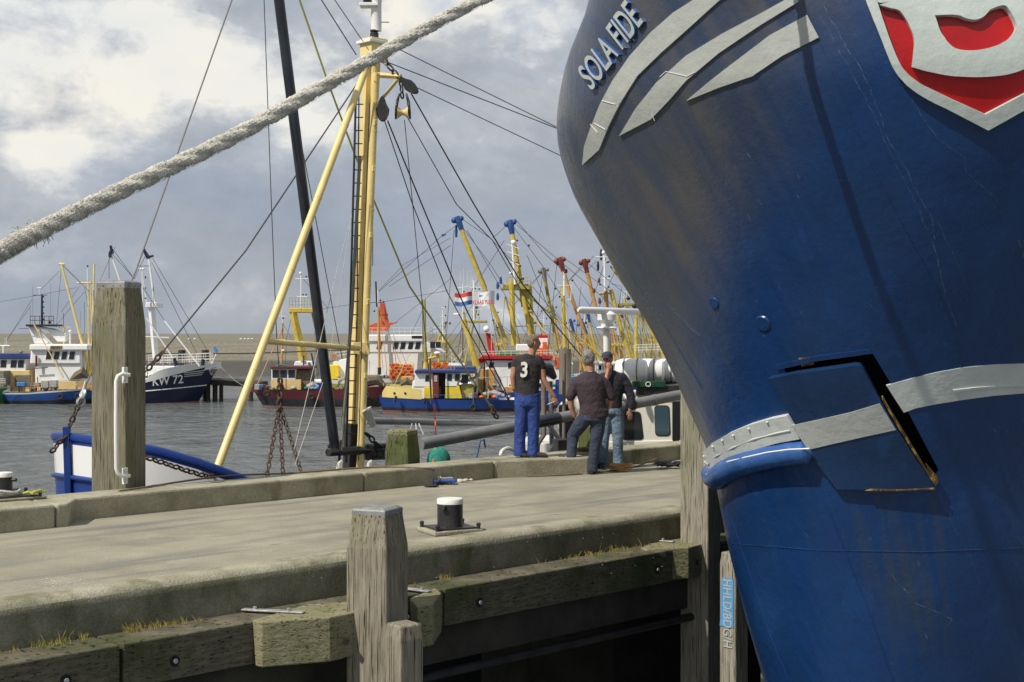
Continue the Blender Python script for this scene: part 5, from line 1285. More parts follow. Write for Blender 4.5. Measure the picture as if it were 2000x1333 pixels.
for dx, dy in ((0, 0),): b.rail(290, 714, 416, 711, 20, 9, .6, bars=4); b.rail(300, 712, 412, 708, 18, 8, 4.0, bars=3)
b.pole('bow_rail', 'white_paint', [(412, 712, 1.5), (416, 706, 2), (422, 692, 2.5)], .8)
b.pole('mast', 'ship_white', [(304, 700, 2.5), (296, 600, 2.5)], [6, 7], 4); b.box('crosstree', 'ship_white', 283, 591, 308, 601, 2.0, 2.2, .05, sl=2, sr=-2)
b.pole('topmast', 'ship_white', [(302, 592, 2.5), (291, 505, 2.5)], [2.4, 2.4]); b.pole('topmast', 'ship_white', [(286, 592, 2.5), (278, 530, 2.5)], 1.0)
b.pole('mast_cap', 'navy', [(280, 487, 2.5), (289, 503, 2.5), (300, 500, 2.5)], [3, 4.5, 2]); b.pole('light_mast', 'white_gloss', [(279, 590), (278, 532)], 1.2)
for y in (541, 543, 563, 583): b.ball('lamp', 'black_iron', 284, y, 1.6)
for x in (275, 280): b.ball('radome', 'white_gloss', x, 526, 2.6)
b.pole('boom', 'ship_white', [(286, 622, 1.2), (338, 700, 1.2)], 1.4); b.pole('boom', 'ship_white', [(321, 627, 1.2), (390, 716, .5)], 1.3)
b.pole('yard', 'white_paint', [(284, 658), (330, 660)], 1.0); b.pole('yard', 'cable', [(270, 520), (292, 520)], .6)
b.pole('bollard', 'navy', [(345, 715, .3), (340, 700, .3)], [4.5, 3], 4); b.pole('bollard', 'navy', [(396, 714, .4), (396, 702, .4)], [4, 3], 4)
b.pole('derrick', 'ship_white', [(235, 550), (218, 500)], 2.0); b.pole('mast_cap', 'navy', [(216, 480), (219, 496)], [2.4, 4]); block_(b, 215, 497, 'black_iron', 7, 13)
for q in ([(298, 505), (408, 690)], [(296, 512), (384, 690)], [(284, 500), (262, 545)], [(262, 545), (218, 495)], [(300, 560), (300, 600)], [(221, 488), (262, 545)], [(213, 500), (213, 545)], [(275, 555), (322, 628)]): b.stay(q, .5)
b.stay([(430, 716), (460, 745), (500, 768)], .5, 'white_rope', 3)
b.tyre(268, 770, 7, 'tyre hanging on the navy trawler beside the tall wooden post')
fl = b.pole('bow_flag', 'crate_blue', [(418, 678, 2.5), (424, 688, 2.5)], [2.5, 4], 4)
# --- timber jetty behind KW 72
Yj = F*(CH-WZ)/(784-YH)
j = empty('timber_jetty', P(450, 784, Yj), 'dark timber jetty between the navy trawler and the maroon boat', 'jetty')
MB().slab([P(398, 741, Yj), P(505, 748, Yj), P(505, 753, Yj), P(398, 746, Yj)], (0, 5, 0)).build('deck', 'jetty_wood', j, bevel=.03) if 'jetty_wood' in M else None
pm('jetty_wood', (.035, .032, .026), (.055, .05, .04), 2, .9)
MB().slab([P(398, 741, Yj), P(505, 748, Yj), P(505, 757, Yj), P(398, 752, Yj)], (0, 5, 0)).build('deck', 'jetty_wood', j, bevel=.03)
for x, w_ in ((404, 14), (420, 10), (432, 8), (478, 9), (490, 9)):
    for dy in (.3, 4): MB().tube([P(x, 787, Yj+dy), P(x, 745, Yj+dy)], w_*Yj/F*.5, 8).build('pile', 'jetty_wood', j, smooth=True)
for x, y in ((355, 684), (401, 684)):
    t = MB().tube([P(x, 786, Yj+6), P(x, y, Yj+6)], .35, 10).build('harbour_pile', 'jetty_wood', None, smooth=True); tag(t, 'dark pile standing in the water behind the bow rail of the navy trawler', 'pile', 'piles behind the navy trawler')
tag(MB().tube([P(100, 691, Yj+8), P(480, 691, Yj+8), P(560, 688, Yj+8), P(700, 683, Yj+8)], .06, 5).build('power_line', 'cable'), 'thin dark line strung level in front of the sea dike', 'cable')
# --- maroon boat
b = Boat('fishing_boat', 'maroon boat with a small cream wheelhouse, bow pointing left', 'fishing boat', 620, 796)
b.hull(762, 489, [(0, 752), (.2, 756), (.5, 761), (.8, 759), (1, 752)], 5, [(0, 'maroon'), (.50, 'black_hull'), (.90, 'boot_red')], 26)
ALLB.append((b, 500, 750, 761, 26, 4))
w = b.box('wheelhouse', 'cream', 529, 742, 588, 762, .9, bv=.03, sr=0); u = b.box('wheelhouse_top', 'ship_white', 530, 720, 577, 742, .9, bv=.03, sr=2)
b.box('wheelhouse_back', 'net_brown', 577, 722, 606, 762, 1.2, 2.6, .03)
rf = b.box('roof', 'maroon', 528, 716, 608, 721, .6, bv=.03)
b.wins(u, (532, 547, 563), 723, 738, 13, .9, 'glass_dark'); b.ball('lifebuoy', 'orange', 549, 754, 5.5, .5)
b.pole('exhaust_pipe', 'exhaust', [(604, 756), (604, 708)], 2.5)
b.pole('deck_machine', 'crate_grey', [(600, 756, 1), (611, 752, 1), (622, 756, 1)], [4, 7, 3]); b.pole('mast', 'orange_boom', [(550, 710, 2), (552, 630, 2)], [2.4, 1.8])
b.pole('mast_boom', 'orange_boom', [(503, 751, .6), (552, 640, 1.6)], .9); b.pole('topmast', 'white_gloss', [(552, 632), (550, 607)], .8)
b.pole('yard', 'white_gloss', [(541, 618), (560, 618)], .5); b.ball('radar', 'white_gloss', 553, 685, 3.5, sq=.6); b.ball('lamp', 'black_iron', 553, 622, 2)
b.pole('rope_heap', 'net_green', [(540, 716, 1), (548, 713, 1), (560, 715, 1)], [1, 2, 1])
b.rail(494, 755, 530, 760, 6, 4, .3, 'mast_grey', .4, 1)
b.pole('net_pile', 'net_brown', [(690, 760, 1.5), (712, 745, 1.5), (738, 742, 1.5), (752, 755, 1.5)], [6, 12, 11, 4]); b.pole('net_pile', 'net_brown', [(655, 762, 1.5), (670, 757, 1.5), (688, 760, 1.5)], [3, 6, 4])
for x, y in ((521, 769), (608, 775), (716, 772)): b.tyre(x, y, 6.5, {521: 'tyre near the bow of the maroon boat', 608: 'tyre on the middle of the maroon hull', 716: 'tyre on the stern part of the maroon hull'}[x])
for q in ([(541, 618), (530, 660)], [(552, 632), (600, 712)], [(489, 752), (470, 740), (430, 720)]): b.stay(q, .4, 'cable_light')
# --- yellow gantry trawler behind it
b = Boat('trawler', 'white trawler with tall yellow leaning gantry behind the maroon boat', 'trawler', 640, 772)
b.hull(560, 770, [(0, 742), (.5, 744), (1, 738)], 6.5, [(0, 'ship_white'), (.1, 'royal_blue'), (.9, 'boot_red')], 8)
ALLB.append((b, 575, 740, 742, 18, 5))
MB().slab([b.p(x, y, 1.2) for x, y in [(634, 742), (634, 712), (660, 704), (720, 690), (770, 690), (770, 742)]], (0, 4, 0)).build('superstructure', 'ship_white', b.root, bevel=.08)
b.box('deckhouse', 'ship_white', 572, 706, 612, 722, 1.0, 3, .08, sl=4); b.box('net_drum_casing', 'yellow', 640, 713, 664, 742, .7, 2, .1, sr=-2, sl=0)
g1 = b.pole('gantry_leg', 'trawl_yellow', [(593, 705, 1.2), (572, 608, 1.2)], [(9), (7)], 4); b.pole('gantry_leg', 'olive_yellow', [(632, 705, 3.4), (612, 608, 3.4)], [5, 5], 4)
b.box('gantry_top', 'trawl_yellow', 564, 602, 614, 611, .9, 3.2, .06); b.rail(565, 602, 612, 602, 20, 8, 1, 'olive_yellow', .45, 3)
b.pole('light_mast', 'white_gloss', [(588, 602), (588, 535)], 1.2); b.pole('yard', 'white_gloss', [(577, 545), (602, 545)], .8); b.pole('yard', 'white_gloss', [(580, 580), (600, 580)], .8)
for x, y in ((598, 541), (603, 541), (592, 576), (598, 576)): b.ball('lamp', 'black_iron', x, y, 1.8)
b.ball('radome', 'white_gloss', 587, 534, 3)
b.pole('crane_post', 'roof_blue', [(593, 725, .5), (593, 695, .5)], 1.4); b.pole('crane_arm', 'roof_blue', [(608, 690, .5), (616, 728, .5)], [1.4, 2.6])
b.rail(640, 704, 720, 691, 12, 10, 1.2, 'white_paint', .4, 2); b.pole('net_roll', 'mast_grey', [(618, 733, .2), (618, 640, .2)], 4)
for q in ([(588, 540), (640, 602)], [(572, 608), (560, 660), (555, 740)], [(614, 606), (720, 590)], [(575, 640), (600, 700)]): b.stay(q, .4)
b.box('life_ring', 'orange', 650, 693, 657, 699, 1.0, .1, .01)
# --- white trawler with red mast
b = Boat('trawler', 'big white trawler with an orange-red swept mast fin behind the yellow mast', 'trawler', 790, 775)
b.hull(650, 905, [(0, 741), (.5, 737), (1, 722)], 8, [(0, 'ship_white'), (.2, 'olive_yellow'), (.5, 'navy'), (.92, 'boot_red')], 16)
ALLB.append((b, 660, 880, 738, 20, 6))
w = b.box('wheelhouse', 'ship_white', 700, 688, 815, 735, 1.2, bv=.1, sr=4); u = b.box('wheelhouse_top', 'ship_white', 706, 664, 868, 690, 1.1, bv=.12, sr=-40, sl=0)
u2 = b.box('wheelhouse_top', 'ship_white', 715, 654, 828, 668, .9, bv=.1)
b.wins(u, (735, 767, 781, 796, 810), 669, 682, 9, 1.1, sl=3); b.wins(u, (840, 851), 668, 680, 10, .7, sl=0); b.box('name_board', 'black_iron', 804, 656, 825, 661, .85, .05, .01)
b.rail(716, 654, 866, 654, 13, 14, 1.0, 'white_paint', .45, 2)
MB().slab([b.p(x, y, 2.2) for x, y in [(742, 590), (750, 592), (758, 630), (776, 630), (760, 636), (757, 648), (718, 650), (706, 640), (742, 628)]], (0, 1.2, 0)).build('mast_fin', 'orange_mast', b.root, bevel=.05)
b.pole('light_mast', 'black_iron', [(736, 600), (734, 550)], 1.6); b.pole('light_mast', 'white_gloss', [(738, 592), (738, 566)], 1.2); b.pole('yard', 'black_iron', [(720, 592), (752, 590)], .6)
for x, y in ((743, 587), (749, 590), (756, 615), (731, 608)): b.ball('lamp', 'black_iron', x, y, 2)
b.pole('derrick', 'orange_boom', [(739, 600, .3), (741, 722, .3)], 2.4); b.pole('derrick_foot', 'black_iron', [(741, 732, .3), (741, 718, .3)], 3.6)
for q in ([(741, 605), (756, 725)], [(741, 605), (790, 730)], [(741, 640), (748, 720)]): b.pole('brace', 'orange_boom', [(x, y, .3) for x, y in q], .6, 5)
b.pole('mast', 'olive_yellow', [(829, 585, .5), (831, 730, .5)], [2.4, 3.2]); b.pole('topmast', 'mast_grey', [(825, 585, .4), (826, 700, .4)], 1.0)
b.pole('mast_foot', 'trawl_yellow', [(831, 730, .5), (831, 706, .5)], [7, 3]); b.pole('boat_boom', 'trawl_yellow', [(834, 702, .5), (858, 696, .5)], [2, 3.5])
b.ball('dinghy', 'white_gloss', 854, 690, 7, .3, sq=.5)
for q in ([(738, 570), (790, 516), (880, 465)], [(738, 592), (875, 568)], [(770, 632), (880, 545)], [(870, 700), (900, 670)], [(828, 600), (800, 660)]): b.stay(q, .4)
for x in (860, 850, 862, 868): b.pole('aerial', 'white_paint', [(x, 655), (x, 600+(x % 7)*5)], .3, 4)
# orange fish crates on her deck
def crates(b, x0, x1, y0, y1, nx, ny, where):
    m0 = None; w_ = (x1-x0)/nx; h_ = (y1-y0)/ny
    for i in range(nx):
        for j in range(ny):
            c = b.p(x0+w_*(i+.5), y0+h_*(j+.5), -.2+.3*((i+j) % 2))
            if m0 is None: m0 = MB().box(c, (w_*b.k*.94, .5, h_*b.k*.9)).build('fish_crate', 'orange', None, bevel=.015); o_ = m0; base = c
            else: o_ = m0.copy(); COL.objects.link(o_); o_.location = c-base
            if (i*3+j) % 4 == 1:
                o_.data = o_.data.copy(); o_.data.materials[0] = M['yellow']
            tag(o_, ('yellow' if (i*3+j) % 4 == 1 else 'orange')+' fish crate stacked '+where, 'fish crate', 'fish crates stacked '+where)
crates(b, 761, 784, 710, 741, 4, 5, 'left of the blue wheelhouse roof'); crates(b, 784, 808, 712, 736, 4, 4, 'just behind the blue roofed wheelhouse'); crates(b, 843, 876, 708, 724, 6, 3, 'above the blue roofed wheelhouse')
# --- blue and yellow boat
b = Boat('fishing_boat', 'blue boat with yellow bulwark, white wheelhouse and open red door', 'fishing boat', 870, 806)
b.hull(745, 1090, [(0, 753), (.12, 758), (.27, 761), (.31, 776), (.5, 779), (.8, 779), (1, 770)], 5, [(0, 'boatyellow_low'), (.40, 'royal_blue2'), (.78, 'black_hull'), (.90, 'boot_red')], 14, stern_rake=8) if 0 else None
b.beam = 5
pm('pale_yellow', (.78, .62, .22), (.70, .56, .2), 1, .45)
b.hull(745, 1090, [(0, 772), (.12, 774), (.27, 777), (.5, 779), (.8, 779), (1, 774)], 5, [(0, 'royal_blue'), (.62, 'black_hull'), (.80, 'boot_red')], 10, stern_rake=7)
ALLB.append((b, 905, 1060, 778, 18, 7))
for sd_ in (1, -1):
    xs_ = [751+4*i for i in range(20)]; m_ = len(xs_); q1 = [b.on(x, interp(x, [751, 758, 800, 827], [765, 752, 756, 759]), .03) for x in xs_]; q0 = [b.on(x, b.sheer(x)+1.5, .03) for x in xs_]
    if sd_ < 0: q1, q0 = [[Vector((q.x, 2*(b.Y+2.5)-q.y, q.z)) for q in qq] for qq in (q1, q0)]
    mb = MB().add(q1+q0+[q+Vector((0, .06*sd_, 0)) for q in q1+q0], [(i, i+1, m_+i+1, m_+i) for i in range(m_-1)]+[(2*m_+i, 3*m_+i, 3*m_+i+1, 2*m_+i+1) for i in range(m_-1)]+[(i, 2*m_+i, 2*m_+i+1, i+1) for i in range(m_-1)])
    mb.build('bulwark', 'pale_yellow', b.root, smooth=True)
for x in (775, 796): MB().tube([b.on(x, 766, .07), b.on(x, 766, .0)], 2.3*b.k, 12).build('porthole', 'glass_dark', b.root)
w = b.box('deckhouse', 'ship_white', 802, 744, 846, 780, .86, bv=.04, sl=4); b.box('wheelhouse_base', 'yellow', 828, 757, 846, 779, .72, 3, .03)
u = b.box('wheelhouse', 'ship_white', 808, 729, 845, 756, .8, bv=.03, sl=3)
u2 = b.box('wheelhouse', 'ship_white', 870, 729, 892, 757, .8, bv=.03, sr=6); b.box('wheelhouse_side', 'yellow', 870, 754, 903, 779, .8, 3, .03, sr=-6)
b.box('wheelhouse_back', 'dark_red', 845, 729, 872, 779, 1.2, 2.5, .02)
b.box('doorway', 'void', 857, 732, 869, 778, 1.15, .1, .01); b.box('door', 'dark_red', 846, 732, 857, 778, .6, .1, .02)
b.wins(b.root, (848,), 734, 746, 6, .6, 'crate_grey'); b.wins(u, (830,), 733, 745, 7, .8, sl=2); b.wins(u2, (873, 888), 731, 744, 9, .8, sl=1)
b.box('wheelhouse_front', 'olive_yellow', 903, 752, 925, 779, 1.2, 2.6, .03, sl=-4); b.wins(b.root, (900,), 732, 749, 14, 1.0, sl=2)
rf = b.box('roof', 'roof_blue', 809, 723, 929, 729, .5, bv=.04, sr=0, sl=2); b.box('roof_box', 'roof_blue', 888, 717, 928, 724, 1.2, 3, .05)
for x, y, l_ in ((772, 783, 'slim black fender near the stern of the blue and yellow boat'), (829, 787, 'long black fender amidships on the blue and yellow boat')):
    t = MB().tube([b.p(x+2, y-9, -.2), b.p(x-2, y+3, -.2)], 2.6*b.k, 10).build('fender', 'rubber', None, smooth=True); tag(t, l_, 'fender')
b.tyre(924, 796, 7, 'tyre on the blue hull below the yellow wheelhouse front')
b.pole('fender_rope', 'cable_light', [(924, 790, -.1), (925, 762, -.1)], .5); b.pole('deck_ladder', 'rust', [(842, 790, -.3), (840, 700, -.3)], 1.5)
b.rail(832, 779, 905, 779, 7, 6, .2, 'crate_blue', .35, 1); b.rail(932, 778, 1010, 776, 40, 4, .6, 'crate_grey', .6, 1); b.pole('winch', 'crate_grey', [(940, 772, 1), (965, 768, 1), (985, 774, 1)], [4, 6, 4]); b.pole('net_heap', 'grey_tarp', [(926, 752, 1), (932, 735, 1), (938, 716, 1)], [7, 5, 2])
b.pole('net_heap', 'net_brown', [(782, 752, 1.5), (795, 744, 1.5), (804, 750, 1.5)], [3, 8, 4]); b.box('deck_box', 'orange_boom', 783, 736, 805, 744, 1.5, 1.2, .05)
b.pole('boom', 'mast_yellow', [(769, 756, .8), (788, 715, .8), (801, 690, .8)], .7)
# --- red roofed trawler
b = Boat('trawler', 'white wheelhouse trawler with a red roof and a red mast fin, men standing in front', 'trawler', 1080, 800)
b.hull(930, 1420, [(0, 765), (.3, 762), (.36, 740), (.7, 736), (1, 728)], 7, [(0, 'royal_blue'), (.72, 'black_hull'), (.86, 'boot_red')], 16)
ALLB.append((b, 960, 1300, 755, 34, 8))
w = b.box('wheelhouse', 'ship_white', 948, 704, 1095, 764, 1.0, bv=.05); b.wins(w, (955, 992, 1030), 708, 719, 9, 1.0, sl=1, frame='white_gloss')
b.box('engine_casing', 'orange_boom', 934, 722, 966, 768, .5, 1.5, .04); b.box('casing_low', 'orange_boom', 985, 756, 1010, 778, .4, 1.5, .04); b.pole('exhaust_pipe', 'black_iron', [(946, 775, .3), (946, 708, .3)], 1.8, 6)
b.box('roof', 'red', 932, 695, 1080, 702, .6, bv=.03, sl=10); MB().slab([b.p(x, y, 1.8) for x, y in [(948, 650), (958, 652), (967, 690), (964, 700), (936, 712), (934, 700), (955, 690)]], (0, 1, 0)).build('mast_fin', 'red', b.root, bevel=.05)
b.ball('radome', 'white_gloss', 950, 643, 6.5); b.box('awning', 'green', 968, 689, 1012, 696, .8, bv=.02, sl=4)
b.rail(940, 697, 1080, 694, 10, 12, .7, 'white_paint', .4, 2); b.box('upper_deckhouse', 'ship_white', 1008, 673, 1070, 686, 1.5, 3.5, .06)
b.box('bridge_box', 'red', 1050, 655, 1070, 661, 1.6, 1.2, .02); b.box('bridge_front', 'white_gloss', 1050, 661, 1070, 672, 1.55, 1.4, .02)
for x, y0, y1 in ((1052, 672, 700), (1060, 660, 690), (1084, 690, 720)): b.box('life_jacket_box', 'orange', x, y0+8, x+8, y1, .9, .5, .03)
MB().slab([b.p(x, y, .6) for x, y in [(1083, 795), (1085, 742), (1160, 738), (1250, 744), (1240, 795)]], (0, .1, 0)).build('bow_panel', 'royal_blue', b.root)
b.pole('boom_rest', 'orange_boom', [(1098, 752, .2), (1104, 775, .2)], 6, 6)
for x in (915, 960): b.pole('aerial', 'white_paint', [(x, 690), (x-1, 620)], .4, 4)
# --- trawlers in the second rank: masts, gantries and booms over low hulls
pm('far_hull', (.03, .04, .07), (.05, .05, .07), .5, .6)
def rank(label, px, wl, x0, x1, hullmat='far_hull', deck='ship_white', hy=20):
    b = Boat('trawler', label, 'trawler', px, wl); b.hull(x0, x1, [(0, wl-hy), (.5, wl-hy-2), (1, wl-hy-12)], 7.5, [(0, 'ship_white'), (.12, hullmat), (.9, 'boot_red')], 10)
    ALLB.append((b, x0+5, x1-5, wl-hy, 14, int(x0))); L_ = x1-x0; w = b.box('wheelhouse', deck, x0+L_*.55, wl-hy-34, x0+L_*.8, wl-hy+4, 1.2, bv=.08, sr=3); b.wins(w, [x0+L_*(.57+.055*i) for i in range(4)], wl-hy-30, wl-hy-21, L_*.035, 1.2); 
    b.box('roof', 'white_gloss', x0+L_*.53, wl-hy-37, x0+L_*.83, wl-hy-33, .8, bv=.04); b.rail(x0+L_*.5, wl-hy-1, x1-4, wl-hy-9, 8, 12, .3, 'white_paint', .35, 2); return b
def boom(b, pts, r, mat, hmat=None, dy=1.0, block=None):
    o = b.pole('boom', mat, [(x, y, dy) for x, y in pts], r, 10)
    if hmat:
        (x0, y0), (x1, y1) = pts[0], pts[1]; d = math.hypot(x1-x0, y1-y0); ux, uy = (x1-x0)/d, (y1-y0)/d
        rr = r if not isinstance(r, (list, tuple)) else r[0]
        b.pole('boom_head', hmat, [(x0-ux*2, y0-uy*2, dy), (x0+ux*6, y0+uy*6, dy), (x0+ux*16, y0+uy*16, dy), (x0+ux*26, y0+uy*26, dy)], [rr*1.0, rr*1.45, rr*1.25, rr*1.05], 8, o)
        b.ball('lug', hmat, x0-6, y0+6, rr*1.3, dy, o); b.ball('lug', hmat, x0+8, y0+2, rr*1.1, dy, o)
    return o
b = rank('trawler with a long yellow boom and blue boom head, flags flying beside it', 960, 770, 870, 1010, 'dark_green')
boom(b, [(893, 425), (920, 500), (990, 668)], [4.6, 4.6, 4.0], 'trawl_yellow', 'head_blue'); block_(b, 891, 452, 'head_blue', 9, 24)
boom(b, [(905, 625), (934, 720)], [6, 5], 'trawl_yellow'); b.box('mast_platform', 'olive_yellow', 903, 626, 951, 631, 1, 2.5, .04)
b.pole('light_mast', 'white_gloss', [(926, 626), (926, 548)], 1.6); b.pole('light_mast', 'white_gloss', [(904, 640), (904, 556)], 1.0)
for x, y in ((928, 564), (936, 565), (906, 570), (930, 600), (934, 615), (906, 612)): b.ball('lamp', 'black_iron', x, y, 1.8)
for y in (562, 572, 605): b.pole('yard', 'white_gloss', [(918, y), (940, y)], .6)
b.pole('radar', 'white_gloss', [(886, 615), (897, 614)], [2.4, 2.8]); b.pole('yard', 'white_gloss', [(893, 563), (918, 560)], .6)
for x, y in ((899, 530), (905, 525), (913, 528), (920, 527), (923, 540)): b.pole('aerial', 'white_paint', [(x, 562), (x, y)], .35, 4)
for q in ([(893, 440), (862, 462), (740, 570)], [(900, 440), (960, 520), (985, 560)], [(905, 430), (958, 466), (1010, 520)], [(887, 450), (870, 680)], [(905, 450), (950, 560), (975, 690)], [(880, 480), (760, 560)], [(915, 625), (870, 690)], [(912, 450), (1000, 600), (1020, 690)]): b.stay(q, .5)
b.pole('triangle_plate', 'head_blue', [(863, 461), (872, 458)], [3.5, .6], 3); b.pole('rust_mast', 'rust', [(904, 700), (904, 640)], 1.0)
for x, y in ((978, 548), (972, 558), (972, 580)): block_(b, x, y, 'head_blue', 8, 14)
# flags
def flag(px0, py0, px1, py1, cols, label, Yb, name='flag'):
    t = empty(name, P(px0, py1, Yb), label, 'flag'); nx = 16
    for k, (mat, a, c) in enumerate(cols):
        vs = []
        for i in range(nx+1):
            u = i/nx; y_ = .35*math.sin(u*7)*u; x = px0+(px1-px0)*u; s = 2.0*math.sin(u*5)
            for q in (a, c): vs.append(P(x, py0+(py1-py0)*q+s, Yb+y_))
        vs2 = [v+Vector((0, .02, 0)) for v in vs]; m = len(vs)
        fs = [(2*i, 2*i+2, 2*i+3, 2*i+1) for i in range(nx)]+[(m+2*i, m+2*i+1, m+2*i+3, m+2*i+2) for i in range(nx)]
        MB().add(vs+vs2, fs).build('flag_band', mat, t)
    return t
pm('flag_red', (.62, .06, .05), (.55, .05, .05), 2, .7); pm('flag_white', (.75, .76, .78), (.7, .7, .72), 2, .7); pm('flag_blue', (.06, .16, .42), (.05, .14, .36), 2, .7)
flag(888, 572, 922, 597, [('flag_red', 0, .34), ('flag_white', .34, .67), ('flag_blue', .67, 1)], 'red white and blue striped flag flying between the masts', b.Y-1)
t = flag(923, 570, 966, 597, [('flag_white', 0, 1)], 'white banner lettered KLAAS PUUL beside the striped flag', b.Y-1, 'banner')
flat_text('KLAAS PUUL', P(923, 596, b.Y-2.2), P(965, 594, b.Y-2.2), P(923, 587, b.Y-2.2), 'lettering', 'flag_red', t, .03, .02)
o_ = MB().tube([P(936, 579, b.Y-2.2), P(943, 578, b.Y-2.2)], [.12, .04], 3).build('banner_mark', 'flag_blue', t)
b = rank('trawler with a yellow gantry platform and white light mast left of the first man', 1010, 768, 950, 1070)
boom(b, [(996, 432), (1015, 540), (1042, 690)], [4.8, 4.8, 4.4], 'trawl_yellow', 'head_blue', 1.4)
b.pole('gantry_leg', 'trawl_yellow', [(999, 545, .8), (1003, 675, .8)], 5.2); b.pole('gantry_leg', 'trawl_yellow', [(1033, 560, 2), (1038, 650, 2), (1046, 690, 2)], [6, 6, 4])
b.box('gantry_top', 'olive_yellow', 978, 555, 1036, 566, .8, 3, .06, sl=6); b.box('gantry_web', 'olive_yellow', 1018, 566, 1036, 600, 1.4, .4, .03, sl=-4)
b.rail(990, 556, 1036, 556, 14, 7, .9, 'olive_yellow', .5, 2)
b.pole('light_mast', 'white_gloss', [(1006, 556, .6), (1000, 470, .6)], [2.6, 1.8]); b.ball('radome', 'white_gloss', 1003, 474, 5, .6); b.ball('radome', 'white_gloss', 998, 534, 3.5, .6)
for y in (486, 500, 518): b.pole('yard', 'white_gloss', [(990, y-8, .6), (1014, y, .6)], .9)
for x, y in ((1018, 545), (1022, 545), (1016, 520), (1010, 470), (1033, 480)): b.ball('lamp', 'black_iron', x, y, 2.2, .5)
b.pole('brace', 'mast_yellow', [(1000, 568), (1064, 648)], 1.6); b.pole('brace', 'olive_yellow', [(1024, 608), (1038, 609)], 3); b.pole('yard', 'olive_yellow', [(1000, 638), (1080, 636)], .9)
for q in ([(1006, 428), (1060, 492), (1095, 525)], [(1000, 440), (1060, 520), (1075, 600)], [(990, 440), (962, 466)], [(1030, 500), (1070, 600)], [(1040, 560), (1140, 680)], [(985, 470), (900, 600)], [(1010, 440), (1200, 600)]): b.stay(q, .5)
b = rank('trawler with a slim olive boom right of the yellow gantry', 1080, 766, 1020, 1140, 'dark_green')
boom(b, [(1061, 525), (1074, 600), (1090, 690)], [3.4, 3.4, 3], 'olive_yellow', 'mast_grey'); b.pole('brace', 'trawl_yellow', [(1040, 585), (1180, 700)], 1.6); b.pole('brace', 'mast_yellow', [(1104, 600), (1118, 690)], 1.2)
for q in ([(1063, 530), (1030, 560)], [(1066, 530), (1110, 600)], [(1060, 535), (1040, 690)], [(1062, 530), (1000, 600)]): b.stay(q, .45)
b.pole('mast', 'trawl_yellow', [(1099, 560, .5), (1104, 700, .5)], [3.6, 4.0]); b.pole('light_mast', 'white_gloss', [(1102, 578, .3), (1102, 532, .3)], 1.9); b.pole('light_frame', 'white_gloss', [(1085, 558, .3), (1116, 558, .3), (1115, 586, .3), (1108, 586, .3)], .9)
for x, y in ((1118, 548), (1093, 580), (1103, 532), (1085, 564)): b.ball('lamp', 'black_iron', x, y, 2.2, .2)
b = rank('trawler with two orange booms and rusty red boom heads above the men', 1150, 764, 1090, 1230)
boom(b, [(1093, 505), (1112, 570), (1158, 695)], [4.2, 4.0, 3.6], 'orange_boom', 'dark_red'); boom(b, [(1141, 508), (1163, 600), (1200, 700)], [4.0, 4.0, 3.6], 'orange_boom', 'dark_red', 2)
for x, y, h_ in ((1090, 512, 14), (1171, 588, 12), (1170, 548, 9), (1160, 568, 9), (1106, 530, 8)): block_(b, x, y, 'dark_red', 8, h_)
for q in ([(1096, 500), (1200, 575)], [(1145, 512), (1240, 590)], [(1088, 510), (1070, 690)], [(1140, 515), (1050, 620)], [(1165, 510), (1145, 530)], [(1135, 560), (1120, 700)], [(1120, 550), (1180, 640)], [(1170, 600), (1215, 500)]): b.stay(q, .45)
b = rank('trawler with a white light mast over yellow legs next to the ship bow', 1210, 762, 1150, 1330, 'navy')
b.pole('light_mast', 'white_gloss', [(1182, 570, .3), (1180, 494, .3)], [2.6, 1.8]); b.ball('radome', 'white_gloss', 1179, 494, 4, .3); b.pole('yard', 'white_gloss', [(1163, 502, .3), (1192, 503, .3)], 1.0); b.pole('yard', 'white_gloss', [(1175, 545, .3), (1191, 545, .3)], 1.0)
block_(b, 1168, 520, 'black_iron', 8, 18); block_(b, 1174, 498, 'black_iron', 7, 22)
for x, y in ((1186, 513), (1189, 512), (1190, 540), (1189, 561), (1172, 556)): b.ball('lamp', 'black_iron', x, y, 2, .2)
b.pole('mast', 'orange_boom', [(1183, 568), (1191, 700)], [4.2, 5]); boom(b, [(1193, 566), (1212, 640), (1232, 700)], [4.4, 4.2, 3.8], 'trawl_yellow'); b.pole('brace', 'mast_yellow', [(1170, 575), (1196, 572)], 3)
boom(b, [(1192, 520), (1225, 566)], 1.8, 'olive_yellow'); b.pole('mast', 'trawl_yellow', [(1243, 598, 1.0), (1242, 700, 1.0)], 4.0); b.box('mast_platform', 'olive_yellow', 1212, 592, 1242, 598, .8, 2.4, .04); b.rail(1214, 592, 1234, 592, 22, 4, .9, 'white_paint', .5, 2)
boom(b, [(1236, 570), (1258, 620), (1300, 700)], [4.6, 4.6, 3.8], 'trawl_yellow', None, 1.6); b.ball('lamp', 'black_iron', 1227, 583, 4, .8); b.ball('lamp', 'black_iron', 1239, 598, 5, .8)
b.pole('derrick', 'orange_boom', [(1200, 650, .4), (1222, 700, .4)], 1.1); b.rail(1240, 690, 1300, 688, 16, 8, .4, 'white_paint', .5, 3)
for q in ([(1195, 555), (1215, 560), (1208, 600)], [(1225, 600), (1212, 690)], [(1195, 500), (1260, 590)], [(1160, 500), (1100, 560)], [(1185, 500), (1140, 640)]): b.stay(q, .5)
